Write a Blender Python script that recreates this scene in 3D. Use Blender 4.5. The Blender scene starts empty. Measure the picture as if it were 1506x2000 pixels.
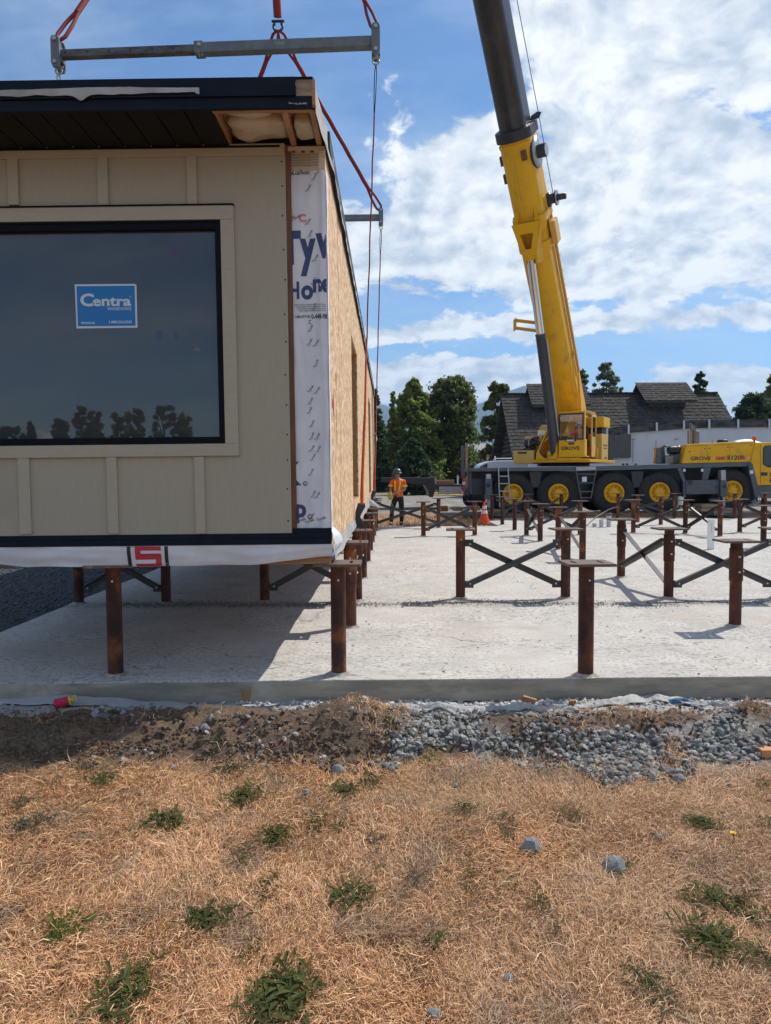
import bpy, bmesh, math, random
import numpy as np
from mathutils import Vector, Matrix, noise as mnoise

random.seed(7)
RNG = np.random.default_rng(11)
S = bpy.context.scene
COL = S.collection
rad = math.radians

# ------------------------------------------------------------------ camera
cam_d = bpy.data.cameras.new('camera')
cam = bpy.data.objects.new('camera', cam_d)
COL.objects.link(cam)
cam_d.sensor_fit = 'VERTICAL'
cam_d.sensor_height = 36.0
cam_d.lens = 1400.0 / 2000.0 * 36.0
cam_d.clip_start = 0.05
cam_d.clip_end = 30000
CAMC = Vector((0, 0, 1.5))
CAMM = Matrix.Rotation(0.0057, 3, 'Z') @ Matrix.Rotation(rad(90 - 2.94), 3, 'X') @ Matrix.Rotation(-0.005, 3, 'Z')
cam.matrix_world = Matrix.Translation(CAMC) @ CAMM.to_4x4()
S.camera = cam

# ------------------------------------------------------------------ sun, sky, exposure
SUNV = Vector((0.64, 0.50, 1.0)).normalized()
sun_d = bpy.data.lights.new('sun', 'SUN')
sun = bpy.data.objects.new('sun', sun_d)
COL.objects.link(sun)
sun_d.energy = 4.2
sun_d.angle = rad(0.53)
sun_d.color = (1.0, 0.95, 0.87)
sun.rotation_euler = SUNV.to_track_quat('Z', 'Y').to_euler()
sun.location = (20, 20, 40)
S.view_settings.view_transform = 'Standard'
S.view_settings.look = 'None'
S.view_settings.gamma = 1
S.view_settings.use_curve_mapping = False
S.view_settings.exposure = 0.24


class NT:
    """small helper to write shader nodes"""
    def __init__(self, tree):
        self.t = tree

    def n(self, typ, **kw):
        nd = self.t.nodes.new(typ)
        for k, v in kw.items():
            setattr(nd, k, v)
        return nd

    def put(self, sock, v):
        if isinstance(v, bpy.types.NodeSocket):
            self.t.links.new(v, sock)
        else:
            sock.default_value = v

    def math(self, op, a, b=0.0, c=None, clamp=False):
        nd = self.n('ShaderNodeMath', operation=op, use_clamp=clamp)
        self.put(nd.inputs[0], a)
        self.put(nd.inputs[1], b)
        if c is not None:
            self.put(nd.inputs[2], c)
        return nd.outputs[0]

    def noise(self, vec, scale, detail=6, rough=0.55, dist=0.0, color=False):
        nd = self.n('ShaderNodeTexNoise')
        if vec is not None:
            self.put(nd.inputs['Vector'], vec)
        nd.inputs['Scale'].default_value = scale
        nd.inputs['Detail'].default_value = detail
        nd.inputs['Roughness'].default_value = rough
        nd.inputs['Distortion'].default_value = dist
        return nd.outputs['Color' if color else 'Fac']

    def ramp(self, fac, lo, hi, smooth=True):
        nd = self.n('ShaderNodeMapRange', interpolation_type='SMOOTHSTEP' if smooth else 'LINEAR')
        self.put(nd.inputs[0], fac)
        self.put(nd.inputs[1], lo)
        self.put(nd.inputs[2], hi)
        return nd.outputs[0]

    def mix(self, fac, a, b):
        nd = self.n('ShaderNodeMix', data_type='RGBA')
        self.put(nd.inputs[0], fac)
        self.put(nd.inputs[6], a if isinstance(a, bpy.types.NodeSocket) else (*a, 1))
        self.put(nd.inputs[7], b if isinstance(b, bpy.types.NodeSocket) else (*b, 1))
        return nd.outputs[2]

    def comb(self, x, y, z):
        nd = self.n('ShaderNodeCombineXYZ')
        for i, v in enumerate((x, y, z)):
            self.put(nd.inputs[i], v)
        return nd.outputs[0]

    def vscale(self, vec, s):
        nd = self.n('ShaderNodeVectorMath', operation='MULTIPLY')
        self.put(nd.inputs[0], vec)
        nd.inputs[1].default_value = s
        return nd.outputs[0]


def make_world():
    w = bpy.data.worlds.new('World')
    S.world = w
    w.use_nodes = True
    t = w.node_tree
    t.nodes.clear()
    N = NT(t)
    out = N.n('ShaderNodeOutputWorld')
    bg = N.n('ShaderNodeBackground')
    t.links.new(bg.outputs[0], out.inputs[0])
    sky = N.n('ShaderNodeTexSky', sky_type='NISHITA', sun_disc=False)
    sky.sun_elevation = math.asin(SUNV.z)
    sky.sun_rotation = math.atan2(SUNV.x, SUNV.y)
    sky.air_density = 1.0
    sky.dust_density = 0.15
    sky.ozone_density = 4.0
    K = 0.095
    bg.inputs['Strength'].default_value = K
    tc = N.n('ShaderNodeTexCoord')
    sep = N.n('ShaderNodeSeparateXYZ')
    t.links.new(tc.outputs['Generated'], sep.inputs[0])
    X, Y, Z = sep.outputs
    # plane-projected coordinates: a cloud deck overhead that thins to small far puffs at the horizon
    zz = N.math('MAXIMUM', Z, 0.0)
    den = N.math('ADD', zz, 0.42)
    px = N.math('DIVIDE', X, den)
    py = N.math('DIVIDE', Y, den)
    P = N.comb(px, py, 0.37)
    warp = N.noise(P, 2.6, 4, 0.55, color=True)
    wv = N.n('ShaderNodeVectorMath', operation='MULTIPLY_ADD')
    t.links.new(warp, wv.inputs[0])
    wv.inputs[1].default_value = (0.16, 0.16, 0.0)
    t.links.new(P, wv.inputs[2])
    big = N.noise(wv.outputs[0], 2.6, 3, 0.55)
    fine = N.noise(wv.outputs[0], 9.5, 11, 0.58)
    # the same field looked at a little towards the sun: its difference shades the puffs
    off = N.n('ShaderNodeVectorMath', operation='ADD')
    t.links.new(wv.outputs[0], off.inputs[0])
    off.inputs[1].default_value = (0.030, 0.026, 0.0)
    fine2 = N.noise(off.outputs[0], 9.5, 7, 0.56)
    # where the cloud banks stand, by azimuth (u) and height (v) of the view direction
    yy = N.math('MAXIMUM', N.math('ABSOLUTE', Y), 0.05)
    behind = N.math('LESS_THAN', Y, 0.0)
    u = N.math('ADD', N.math('DIVIDE', X, yy), N.math('MULTIPLY', behind, 0.0))
    v = N.math('DIVIDE', Z, yy)

    def blob(u0, v0, su, sv, amp, rot=0.0):
        du = N.math('SUBTRACT', u, u0)
        dv = N.math('SUBTRACT', v, v0)
        if rot:
            c, s_ = math.cos(rot), math.sin(rot)
            a = N.math('ADD', N.math('MULTIPLY', du, c), N.math('MULTIPLY', dv, s_))
            b = N.math('SUBTRACT', N.math('MULTIPLY', dv, c), N.math('MULTIPLY', du, s_))
            du, dv = a, b
        du = N.math('DIVIDE', du, su)
        dv = N.math('DIVIDE', dv, sv)
        r = N.math('ADD', N.math('MULTIPLY', du, du), N.math('MULTIPLY', dv, dv))
        e = N.math('POWER', 2.718, N.math('MULTIPLY', r, -1.0))
        return N.math('MULTIPLY', e, amp)
    acc = None
    for b in BLOBS:
        o = blob(*b)
        acc = o if acc is None else N.math('ADD', acc, o)
    cov = N.math('ADD', acc, N.math('MULTIPLY', N.math('SUBTRACT', big, 0.5), 1.7))
    cov = N.math('ADD', cov, N.math('MULTIPLY', N.math('SUBTRACT', fine, 0.5), 2.7))
    up = N.ramp(Z, 0.0, 0.03)
    dens = N.math('MULTIPLY', N.ramp(cov, 0.08, 0.40), up)
    thick = N.ramp(cov, 0.35, 1.15)
    lit = N.math('ADD', N.math('MULTIPLY', N.math('SUBTRACT', fine, fine2), 3.6), 0.66)
    soft = N.math('MULTIPLY', N.math('SUBTRACT', N.noise(wv.outputs[0], 5.0, 4, 0.5), 0.5), 1.7)
    lit = N.math('SUBTRACT', N.math('ADD', lit, soft), N.math('MULTIPLY', thick, 0.06), clamp=True)
    cc = N.mix(lit, tuple(c / K for c in (0.46, 0.54, 0.63)), tuple(c / K for c in (0.92, 0.94, 0.955)))
    # thin high veil
    veil = N.math('MULTIPLY', N.ramp(N.noise(N.vscale(P, (0.8, 1.9, 1)), 3.0, 7, 0.62), 0.35, 0.82), 0.50)
    tint = N.n('ShaderNodeMix', data_type='RGBA', blend_type='MULTIPLY')
    tint.inputs[0].default_value = 1.0
    t.links.new(sky.outputs[0], tint.inputs[6])
    tint.inputs[7].default_value = (0.87, 1.06, 1.19, 1)
    hor = N.math('MULTIPLY', N.ramp(Z, 0.16, 0.0), 0.6)
    blue = N.mix(hor, tint.outputs[2], tuple(c / K for c in (0.34, 0.52, 0.74)))
    skyc = N.mix(N.math('MULTIPLY', veil, up), blue, tuple(c / K for c in (0.62, 0.72, 0.82)))
    t.links.new(N.mix(dens, skyc, cc), bg.inputs['Color'])


# cloud banks: (azimuth tan, elevation tan, half widths, weight, tilt)
BLOBS = [(0.28, 0.38, 0.32, 0.16, 0.60, 0.30), (0.02, 0.36, 0.17, 0.11, 0.50, 0.45), (-0.02, 0.29, 0.12, 0.05, 0.40, 0.0),
         (0.50, 0.60, 0.34, 0.18, 0.62, 0.45), (0.26, 0.62, 0.14, 0.10, 0.28, 0.0),
         (0.52, 0.33, 0.30, 0.10, 0.45, 0.05),
         (0.20, 0.202, 0.36, 0.016, 0.50, 0.06), (0.13, 0.140, 0.12, 0.035, 0.75, 0.10), (0.03, 0.13, 0.09, 0.030, 0.65, 0.0),
         (0.52, 0.128, 0.20, 0.024, 0.70, 0.05),
         (0.40, 0.172, 0.55, 0.018, -0.60, 0.0), (0.25, 0.232, 0.40, 0.014, -0.35, 0.03), (-0.34, 0.55, 0.30, 0.40, -0.75, 0.0), (0.45, 0.505, 0.10, 0.030, -0.60, -0.25),
         (0.02, 0.235, 0.16, 0.018, -0.4, 0.0), (0.05, 0.60, 0.14, 0.12, -0.15, 0.0), (0.14, 0.50, 0.10, 0.03, -0.25, 0.4),
         (1.6, 0.5, 0.8, 0.35, 0.25, 0.0)]
make_world()


# ------------------------------------------------------------------ pixel helpers used while surveying the place
def ray(x, y):
    return CAMM @ Vector(((x - 753) / 1400.0, -(y - 1000) / 1400.0, -1.0))


def G(x, y, z=0.0):
    d = ray(x, y)
    return CAMC + d * ((z - CAMC.z) / d.z)


def PY(x, y, Y):
    d = ray(x, y)
    return CAMC + d * (Y / d.y)


# ------------------------------------------------------------------ materials
MATS = {}


def mat(name, c1, c2=None, scale=6, rough=0.6, metal=0.0, bump=0.0, bscale=60, detail=6, stretch=None,
        spec=0.5, lo=0.35, hi=0.65, c3=None, s3=1.5, lo3=0.55, hi3=0.7, dist=0.0, rvar=0.0, island=0.0, orand=0.0):
    """noise mottled principled material in object space; c3 = larger stains, island = per piece tone change"""
    m = bpy.data.materials.new(name)
    m.use_nodes = True
    t = m.node_tree
    N = NT(t)
    b = t.nodes['Principled BSDF']
    tc = N.n('ShaderNodeTexCoord')
    vec = base_vec = tc.outputs['Object']
    if orand:
        oi = N.n('ShaderNodeObjectInfo')
        va = N.n('ShaderNodeVectorMath', operation='ADD')
        t.links.new(vec, va.inputs[0])
        r_ = N.math('MULTIPLY', oi.outputs['Random'], 40.0)
        t.links.new(N.comb(r_, r_, r_), va.inputs[1])
        vec = base_vec = va.outputs[0]
    if stretch:
        vec = N.vscale(vec, stretch)
    col = None
    if c2 is None and c3 is None and not island:
        b.inputs['Base Color'].default_value = (*c1, 1)
    else:
        col = N.mix(N.ramp(N.noise(vec, scale, detail, 0.6, dist), lo, hi), c1, c2 if c2 else c1)
        if c3 is not None:
            col = N.mix(N.ramp(N.noise(base_vec, s3, 7, 0.62), lo3, hi3), col, c3)
        if island:
            ge = N.n('ShaderNodeNewGeometry')
            hs = N.n('ShaderNodeHueSaturation')
            t.links.new(col, hs.inputs['Color'])
            t.links.new(N.math('MULTIPLY_ADD', ge.outputs['Random Per Island'], 2 * island, 1 - island), hs.inputs['Value'])
            col = hs.outputs[0]
        if orand:
            h2 = N.n('ShaderNodeHueSaturation')
            t.links.new(col, h2.inputs['Color'])
            t.links.new(N.math('MULTIPLY_ADD', oi.outputs['Random'], 2 * orand, 1 - orand), h2.inputs['Value'])
            col = h2.outputs[0]
        t.links.new(col, b.inputs['Base Color'])
    b.inputs['Roughness'].default_value = rough
    if rvar:
        t.links.new(N.math('MULTIPLY_ADD', N.noise(vec, scale * 2.3, 5), rvar, rough - rvar / 2), b.inputs['Roughness'])
    b.inputs['Metallic'].default_value = metal
    b.inputs['Specular IOR Level'].default_value = spec
    if bump:
        bp = N.n('ShaderNodeBump')
        bp.inputs['Strength'].default_value = bump
        bp.inputs['Distance'].default_value = 0.01
        t.links.new(N.noise(vec, bscale, 8, 0.65), bp.inputs['Height'])
        t.links.new(bp.outputs[0], b.inputs['Normal'])
    MATS[name] = m
    return m


def leafmat(name, c1, c2, c3):
    m = bpy.data.materials.new(name)
    m.use_nodes = True
    t = m.node_tree
    t.nodes.clear()
    N = NT(t)
    out = N.n('ShaderNodeOutputMaterial')
    ge = N.n('ShaderNodeNewGeometry')
    tc = N.n('ShaderNodeTexCoord')
    r = ge.outputs['Random Per Island']
    col = N.mix(r, c1, c2)
    col = N.mix(N.ramp(N.noise(tc.outputs['Object'], 0.7, 3), 0.45, 0.7), col, c3)
    d = N.n('ShaderNodeBsdfPrincipled')
    d.inputs['Roughness'].default_value = 0.6
    d.inputs['Specular IOR Level'].default_value = 0.15
    tr = N.n('ShaderNodeBsdfTranslucent')
    t.links.new(col, d.inputs['Base Color'])
    t.links.new(col, tr.inputs['Color'])
    mx = N.n('ShaderNodeMixShader')
    mx.inputs[0].default_value = 0.55
    t.links.new(d.outputs[0], mx.inputs[1])
    t.links.new(tr.outputs[0], mx.inputs[2])
    t.links.new(mx.outputs[0], out.inputs[0])
    MATS[name] = m
    return m


# ------------------------------------------------------------------ mesh building
def root_of(o):
    while o.parent is not None:
        o = o.parent
    return o


def link(name, me, m, parent):
    o = bpy.data.objects.new(name, me)
    COL.objects.link(o)
    if m is not None and len(me.materials) == 0:
        me.materials.append(m)
    if parent is not None:
        o.parent = parent
    return o


class MB:
    def __init__(self):
        self.v = []
        self.f = []
        self.sm = []

    def add(self, verts, faces, smooth=False):
        k = len(self.v)
        self.v += [tuple(p) for p in verts]
        self.f += [tuple(i + k for i in f) for f in faces]
        self.sm += [smooth] * len(faces)
        return self

    def box(self, x0, x1, y0, y1, z0, z1):
        return self.add([(x0, y0, z0), (x1, y0, z0), (x1, y1, z0), (x0, y1, z0), (x0, y0, z1), (x1, y0, z1), (x1, y1, z1), (x0, y1, z1)],
                        [(0, 3, 2, 1), (4, 5, 6, 7), (0, 1, 5, 4), (1, 2, 6, 5), (2, 3, 7, 6), (3, 0, 4, 7)])

    def fbox(self, F, f0, f1, s0, s1, z0, z1):
        """box in the frame F(f, s, z)"""
        c = [(f0, s0, z0), (f1, s0, z0), (f1, s1, z0), (f0, s1, z0), (f0, s0, z1), (f1, s0, z1), (f1, s1, z1), (f0, s1, z1)]
        return self.add([F(*p) for p in c], [(0, 3, 2, 1), (4, 5, 6, 7), (0, 1, 5, 4), (1, 2, 6, 5), (2, 3, 7, 6), (3, 0, 4, 7)])

    def prism(self, pts, ext):
        """closed 3D polygon pts pushed along ext"""
        e = Vector(ext)
        a = [Vector(p) for p in pts]
        n = len(a)
        return self.add(a + [p + e for p in a], [tuple(range(n))[::-1], tuple(range(n, 2 * n))] + [(i, (i + 1) % n, (i + 1) % n + n, i + n) for i in range(n)])

    def beam(self, a, b, w, h, up=(0, 0, 1)):
        """rectangular bar from a to b, w across, h along up"""
        a, b = Vector(a), Vector(b)
        d = (b - a).normalized()
        s = d.cross(Vector(up))
        if s.length < 1e-4:
            s = d.cross(Vector((0, 1, 0)))
        s.normalize()
        u = s.cross(d)
        q = [s * (-w / 2) + u * (-h / 2), s * (w / 2) + u * (-h / 2), s * (w / 2) + u * (h / 2), s * (-w / 2) + u * (h / 2)]
        return self.add([a + p for p in q] + [b + p for p in q], [(0, 1, 2, 3), (7, 6, 5, 4), (0, 4, 5, 1), (1, 5, 6, 2), (2, 6, 7, 3), (3, 7, 4, 0)])

    def tube(self, pts, r, n=10, smooth=True, caps=True):
        pts = [Vector(p) for p in pts]
        rs = r if isinstance(r, (list, tuple)) else [r] * len(pts)
        vs = []
        ref = None
        for i, p in enumerate(pts):
            d = (pts[min(i + 1, len(pts) - 1)] - pts[max(i - 1, 0)]).normalized()
            if ref is None:
                ref = d.orthogonal().normalized()
            s = d.cross(ref)
            if s.length < 1e-5:
                s = d.orthogonal()
            s.normalize()
            ref = s.cross(d)
            for k in range(n):
                a = 2 * math.pi * k / n
                vs.append(p + (ref * math.cos(a) + s * math.sin(a)) * rs[i])
        fs = []
        for i in range(len(pts) - 1):
            for k in range(n):
                fs.append((i * n + k, i * n + (k + 1) % n, (i + 1) * n + (k + 1) % n, (i + 1) * n + k))
        k0 = len(self.f)
        self.add(vs, fs, smooth)
        if caps:
            self.add(vs[:n], [tuple(range(n))[::-1]])
            self.add(vs[-n:], [tuple(range(n))])
        return self

    def lathe(self, prof, origin, axis, n=24, smooth=True):
        """prof = [(radius, along)]"""
        o, d = Vector(origin), Vector(axis).normalized()
        e = d.orthogonal().normalized()
        s = d.cross(e)
        vs = []
        for r, h in prof:
            for k in range(n):
                a = 2 * math.pi * k / n
                vs.append(o + d * h + (e * math.cos(a) + s * math.sin(a)) * max(r, 1e-4))
        fs = [(i * n + k, i * n + (k + 1) % n, (i + 1) * n + (k + 1) % n, (i + 1) * n + k) for i in range(len(prof) - 1) for k in range(n)]
        return self.add(vs, fs, smooth)

    def grid(self, fn, nu, nv, smooth=True):
        vs = [fn(i / nu, j / nv) for j in range(nv + 1) for i in range(nu + 1)]
        fs = [(j * (nu + 1) + i, j * (nu + 1) + i + 1, (j + 1) * (nu + 1) + i + 1, (j + 1) * (nu + 1) + i) for j in range(nv) for i in range(nu)]
        return self.add(vs, fs, smooth)

    def build(self, name, m, parent=None, bevel=0.0, world=True, thick=0.0):
        me = bpy.data.meshes.new(name)
        off = Vector((0, 0, 0))
        if parent is not None and world:
            off = root_of(parent).location
        me.from_pydata([(p[0] - off.x, p[1] - off.y, p[2] - off.z) for p in self.v], [], self.f)
        me.polygons.foreach_set('use_smooth', self.sm)
        bm = bmesh.new()
        bm.from_mesh(me)
        bmesh.ops.recalc_face_normals(bm, faces=bm.faces)
        bm.to_mesh(me)
        bm.free()
        o = link(name, me, MATS[m] if isinstance(m, str) else m, parent)
        if thick:
            md = o.modifiers.new('thick', 'SOLIDIFY')
            md.thickness = thick
            md.offset = 0
        if bevel:
            md = o.modifiers.new('bevel', 'BEVEL')
            md.width = bevel
            md.segments = 2
            md.limit_method = 'ANGLE'
            md.angle_limit = rad(40)
        return o


def npmesh(name, V, F, m, parent=None, smooth=False):
    """numpy vertices and equal-sided faces to one mesh object"""
    me = bpy.data.meshes.new(name)
    V = np.ascontiguousarray(V, dtype=np.float32)
    F = np.ascontiguousarray(F, dtype=np.int32)
    k = F.shape[1]
    me.vertices.add(len(V))
    me.vertices.foreach_set('co', V.ravel())
    me.loops.add(F.size)
    me.loops.foreach_set('vertex_index', F.ravel())
    me.polygons.add(len(F))
    me.polygons.foreach_set('loop_start', np.arange(0, F.size, k, dtype=np.int32))
    me.polygons.foreach_set('use_smooth', np.full(len(F), smooth))
    me.update(calc_edges=True)
    me.validate()
    return link(name, me, MATS[m] if isinstance(m, str) else m, parent)


def tag(o, label=None, cat=None, group=None, kind=None):
    if label:
        o['label'] = label
    if cat:
        o['category'] = cat
    if group:
        o['group'] = group
    if kind:
        o['kind'] = kind
    return o


def thing(name, label, cat, loc=(0, 0, 0), group=None):
    o = bpy.data.objects.new(name, None)
    COL.objects.link(o)
    o.location = loc
    o.empty_display_size = 0.2
    return tag(o, label, cat, group)


def dup(root, loc, rotz=0.0, label=None, group=None):
    r = root.copy()
    COL.objects.link(r)
    r.location = loc
    r.rotation_euler = (0, 0, rotz)
    if label:
        r['label'] = label
    if group:
        r['group'] = group
    for ch in list(root.children):
        c = ch.copy()
        COL.objects.link(c)
        c.parent = r
        for g in ch.children:
            d = g.copy()
            COL.objects.link(d)
            d.parent = c
    return r


def text(name, s, size, m, at, right, up, parent=None, bold=0.0, squeeze=1.0, shear=0.0, thick=0.0015, align='CENTER', spacing=1.0):
    """flat lettering laid on a surface"""
    cu = bpy.data.curves.new(name, 'FONT')
    cu.body = s
    cu.size = size
    cu.offset = bold * size
    cu.extrude = thick
    cu.shear = shear
    cu.align_x = align
    cu.align_y = 'CENTER'
    cu.space_character = spacing
    cu.resolution_u = 3
    tmp = bpy.data.objects.new('tmp_text', cu)
    me0 = tmp.to_mesh()
    r = Vector(right).normalized()
    u = Vector(up).normalized()
    nn = r.cross(u)
    off = root_of(parent).location if parent is not None else Vector((0, 0, 0))
    a = Vector(at) - off
    vs = [a + r * (p.co.x * squeeze) + u * p.co.y + nn * p.co.z for p in me0.vertices]
    fs = [tuple(p.vertices) for p in me0.polygons]
    tmp.to_mesh_clear()
    bpy.data.objects.remove(tmp)
    bpy.data.curves.remove(cu)
    me = bpy.data.meshes.new(name)
    me.from_pydata(vs, [], fs)
    return link(name, me, MATS[m], parent)


def join_meshes(name, objs, parent):
    """several small prints into one part"""
    vs, fs = [], []
    for o in objs:
        k = len(vs)
        vs += [tuple(p.co) for p in o.data.vertices]
        fs += [tuple(i + k for i in p.vertices) for p in o.data.polygons]
    me = bpy.data.meshes.new(name)
    me.from_pydata(vs, [], fs)
    m = objs[0].data.materials[0]
    for o in objs:
        bpy.data.objects.remove(o)
    return link(name, me, m, parent)


def fbm(x, y, seed=0.0, oct=5, lac=2.1, gain=0.5):
    """numpy value noise, about -1..1"""
    x = np.asarray(x, float) + seed * 17.13
    y = np.asarray(y, float) + seed * 7.77
    tot = np.zeros_like(x)
    amp, norm = 1.0, 0.0

    def h(ix, iy):
        n = (ix.astype(np.int64) * 374761393 + iy.astype(np.int64) * 668265263) & 0x7fffffff
        n = ((n ^ (n >> 13)) * 1274126177) & 0x7fffffff
        return ((n ^ (n >> 16)) & 0xffff) / 32767.5 - 1.0
    for _ in range(oct):
        ix, iy = np.floor(x), np.floor(y)
        fx, fy = x - ix, y - iy
        fx = fx * fx * (3 - 2 * fx)
        fy = fy * fy * (3 - 2 * fy)
        v = (h(ix, iy) * (1 - fx) + h(ix + 1, iy) * fx) * (1 - fy) + (h(ix, iy + 1) * (1 - fx) + h(ix + 1, iy + 1) * fx) * fy
        tot += v * amp
        norm += amp
        amp *= gain
        x = x * lac + 31.7
        y = y * lac + 11.3
    return tot / norm


def sstep(a, b, x):
    t = np.clip((x - a) / (b - a), 0, 1)
    return t * t * (3 - 2 * t)

# ------------------------------------------------------------------ palette
mat('siding', (0.395, 0.36, 0.278), (0.372, 0.34, 0.262), 9, 0.7, bump=0.06, bscale=30, stretch=(9, 9, 0.5), c3=(0.355, 0.324, 0.252), s3=1.1, spec=0.25)
mat('trim', (0.42, 0.383, 0.298), (0.395, 0.36, 0.278), 14, 0.7, spec=0.25, bump=0.12, bscale=30, stretch=(1, 1, 4))
mat('navy_metal', (0.008, 0.012, 0.020), (0.011, 0.015, 0.024), 5, 0.5, spec=0.10, c3=(0.016, 0.02, 0.028), s3=3.0, lo3=0.6, hi3=0.75)
mat('black_vinyl', (0.004, 0.005, 0.007), (0.006, 0.007, 0.009), 12, 0.45, spec=0.10)
mat('soffit_metal', (0.011, 0.0105, 0.009), (0.014, 0.0135, 0.012), 3, 0.6, spec=0.15)
mat('house_wrap', (0.70, 0.71, 0.74), (0.62, 0.64, 0.68), 4, 0.5, bump=0.25, bscale=9, c3=(0.55, 0.55, 0.56), s3=2.2, lo3=0.58, hi3=0.8)
mat('wrap_tan', (0.55, 0.47, 0.36), (0.48, 0.41, 0.31), 4, 0.55, bump=0.3, bscale=12)
mat('plastic_sheet', (0.42, 0.415, 0.40), (0.31, 0.30, 0.28), 5, 0.6, spec=0.2, bump=0.5, bscale=14, c3=(0.36, 0.33, 0.28), s3=4, lo3=0.55, hi3=0.75)
mat('lumber', (0.44, 0.245, 0.11), (0.33, 0.175, 0.075), 5, 0.7, bump=0.15, bscale=20, stretch=(1.2, 1.2, 12), c3=(0.27, 0.15, 0.07), s3=2.5, lo3=0.62, hi3=0.8)
mat('lumber_x', (0.42, 0.23, 0.10), (0.29, 0.15, 0.065), 5, 0.7, bump=0.15, bscale=20, stretch=(0.8, 9, 9), c3=(0.25, 0.14, 0.07), s3=2.5, lo3=0.62, hi3=0.8)
mat('old_lumber', (0.34, 0.25, 0.16), (0.22, 0.16, 0.11), 6, 0.8, bump=0.3, bscale=25, stretch=(1, 6, 6))
mat('stud_brown', (0.17, 0.075, 0.035), (0.11, 0.05, 0.025), 7, 0.75, bump=0.2, stretch=(8, 8, 0.6))
mat('insulation', (0.58, 0.50, 0.36), (0.48, 0.40, 0.27), 6, 0.9, bump=0.4, bscale=14)
mat('navy_print', (0.035, 0.055, 0.16), rough=0.55)
mat('black_print', (0.02, 0.02, 0.025), rough=0.55)
mat('grey_print', (0.16, 0.16, 0.18), rough=0.6)
mat('red_print', (0.50, 0.03, 0.055), rough=0.5)
mat('pink_print', (0.62, 0.22, 0.25), rough=0.5)
mat('sticker_blue', (0.012, 0.17, 0.46), rough=0.35)
mat('sticker_white', (0.60, 0.66, 0.70), rough=0.4)
mat('ghost_purple', (0.10, 0.05, 0.13), rough=0.3)
mat('ghost_blue', (0.05, 0.08, 0.14), rough=0.3)
mat('white_paint', (0.80, 0.80, 0.78), (0.72, 0.72, 0.70), 7, 0.5)
mat('rust', (0.105, 0.037, 0.021), (0.036, 0.017, 0.013), 8, 0.7, bump=0.35, bscale=45, stretch=(1, 1, 0.35), c3=(0.27, 0.088, 0.022), s3=3.2, lo3=0.50, hi3=0.70, rvar=0.25, spec=0.3, orand=0.35)
mat('rust_plate', (0.115, 0.07, 0.053), (0.085, 0.05, 0.038), 12, 0.55, bump=0.2, bscale=60, c3=(0.21, 0.15, 0.12), s3=6, rvar=0.2, orand=0.25)
mat('brace_steel', (0.052, 0.052, 0.054), (0.034, 0.033, 0.033), 14, 0.42, bump=0.08, c3=(0.10, 0.07, 0.05), s3=4, lo3=0.52, hi3=0.75, rvar=0.2, orand=0.3)
mat('bolt_zinc', (0.62, 0.63, 0.62), (0.5, 0.5, 0.5), 30, 0.35, metal=0.6)
mat('galv', (0.42, 0.44, 0.45), (0.34, 0.36, 0.37), 12, 0.4, metal=0.5)
mat('spreader_grey', (0.15, 0.175, 0.19), (0.11, 0.13, 0.14), 10, 0.5, bump=0.05, c3=(0.20, 0.17, 0.14), s3=4, lo3=0.62, hi3=0.8)
mat('spreader_worn', (0.12, 0.115, 0.11), (0.035, 0.032, 0.03), 11, 0.5, bump=0.1, c3=(0.22, 0.12, 0.07), s3=7, lo3=0.58, hi3=0.75, stretch=(0.4, 1, 1))
mat('sling_red', (0.27, 0.022, 0.016), (0.19, 0.018, 0.014), 30, 0.75, bump=0.3, bscale=160)
mat('sling_orange', (0.62, 0.12, 0.025), (0.50, 0.09, 0.02), 30, 0.7, bump=0.3, bscale=160)
mat('sling_black', (0.02, 0.02, 0.022), rough=0.8)
mat('crane_yellow', (0.76, 0.40, 0.006), (0.68, 0.355, 0.006), 2.2, 0.42, spec=0.35, c3=(0.36, 0.21, 0.045), s3=2.2, lo3=0.56, hi3=0.82, rvar=0.15)
mat('crane_tan', (0.72, 0.43, 0.10), (0.66, 0.38, 0.08), 3, 0.42, c3=(0.50, 0.30, 0.09), s3=3.5, lo3=0.6, hi3=0.8)
mat('crane_grey', (0.085, 0.10, 0.115), (0.065, 0.078, 0.09), 4, 0.45, c3=(0.12, 0.115, 0.11), s3=3, lo3=0.6, hi3=0.8)
mat('crane_dark', (0.018, 0.021, 0.027), (0.026, 0.028, 0.033), 5, 0.5)
mat('boom_dark', (0.040, 0.038, 0.038), (0.027, 0.026, 0.027), 2.5, 0.30, stretch=(3, 3, 0.25), c3=(0.065, 0.055, 0.046), s3=0.9, lo3=0.5, hi3=0.7)
mat('barrel_grey', (0.048, 0.056, 0.066), (0.04, 0.046, 0.055), 3, 0.45)
mat('chrome', (0.72, 0.73, 0.74), rough=0.22, metal=1.0)
mat('tyre', (0.013, 0.013, 0.014), (0.024, 0.022, 0.021), 6, 0.8, bump=0.3, bscale=40, c3=(0.045, 0.04, 0.034), s3=3, lo3=0.62, hi3=0.85)
mat('engine_black', (0.018, 0.018, 0.02), (0.04, 0.04, 0.042), 9, 0.45)
mat('exhaust', (0.22, 0.20, 0.18), (0.15, 0.135, 0.12), 8, 0.5, metal=0.4)
mat('beacon', (0.62, 0.10, 0.02), rough=0.25)
mat('hi_vis', (0.93, 0.14, 0.006), (0.84, 0.115, 0.006), 14, 0.75)
mat('operator_red', (0.72, 0.06, 0.03), rough=0.75)
mat('tape_yellow', (0.85, 0.62, 0.05), rough=0.45)
mat('trouser', (0.011, 0.011, 0.013), (0.02, 0.02, 0.023), 18, 0.85)
mat('skin', (0.42, 0.24, 0.165), (0.36, 0.19, 0.13), 20, 0.55)
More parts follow.
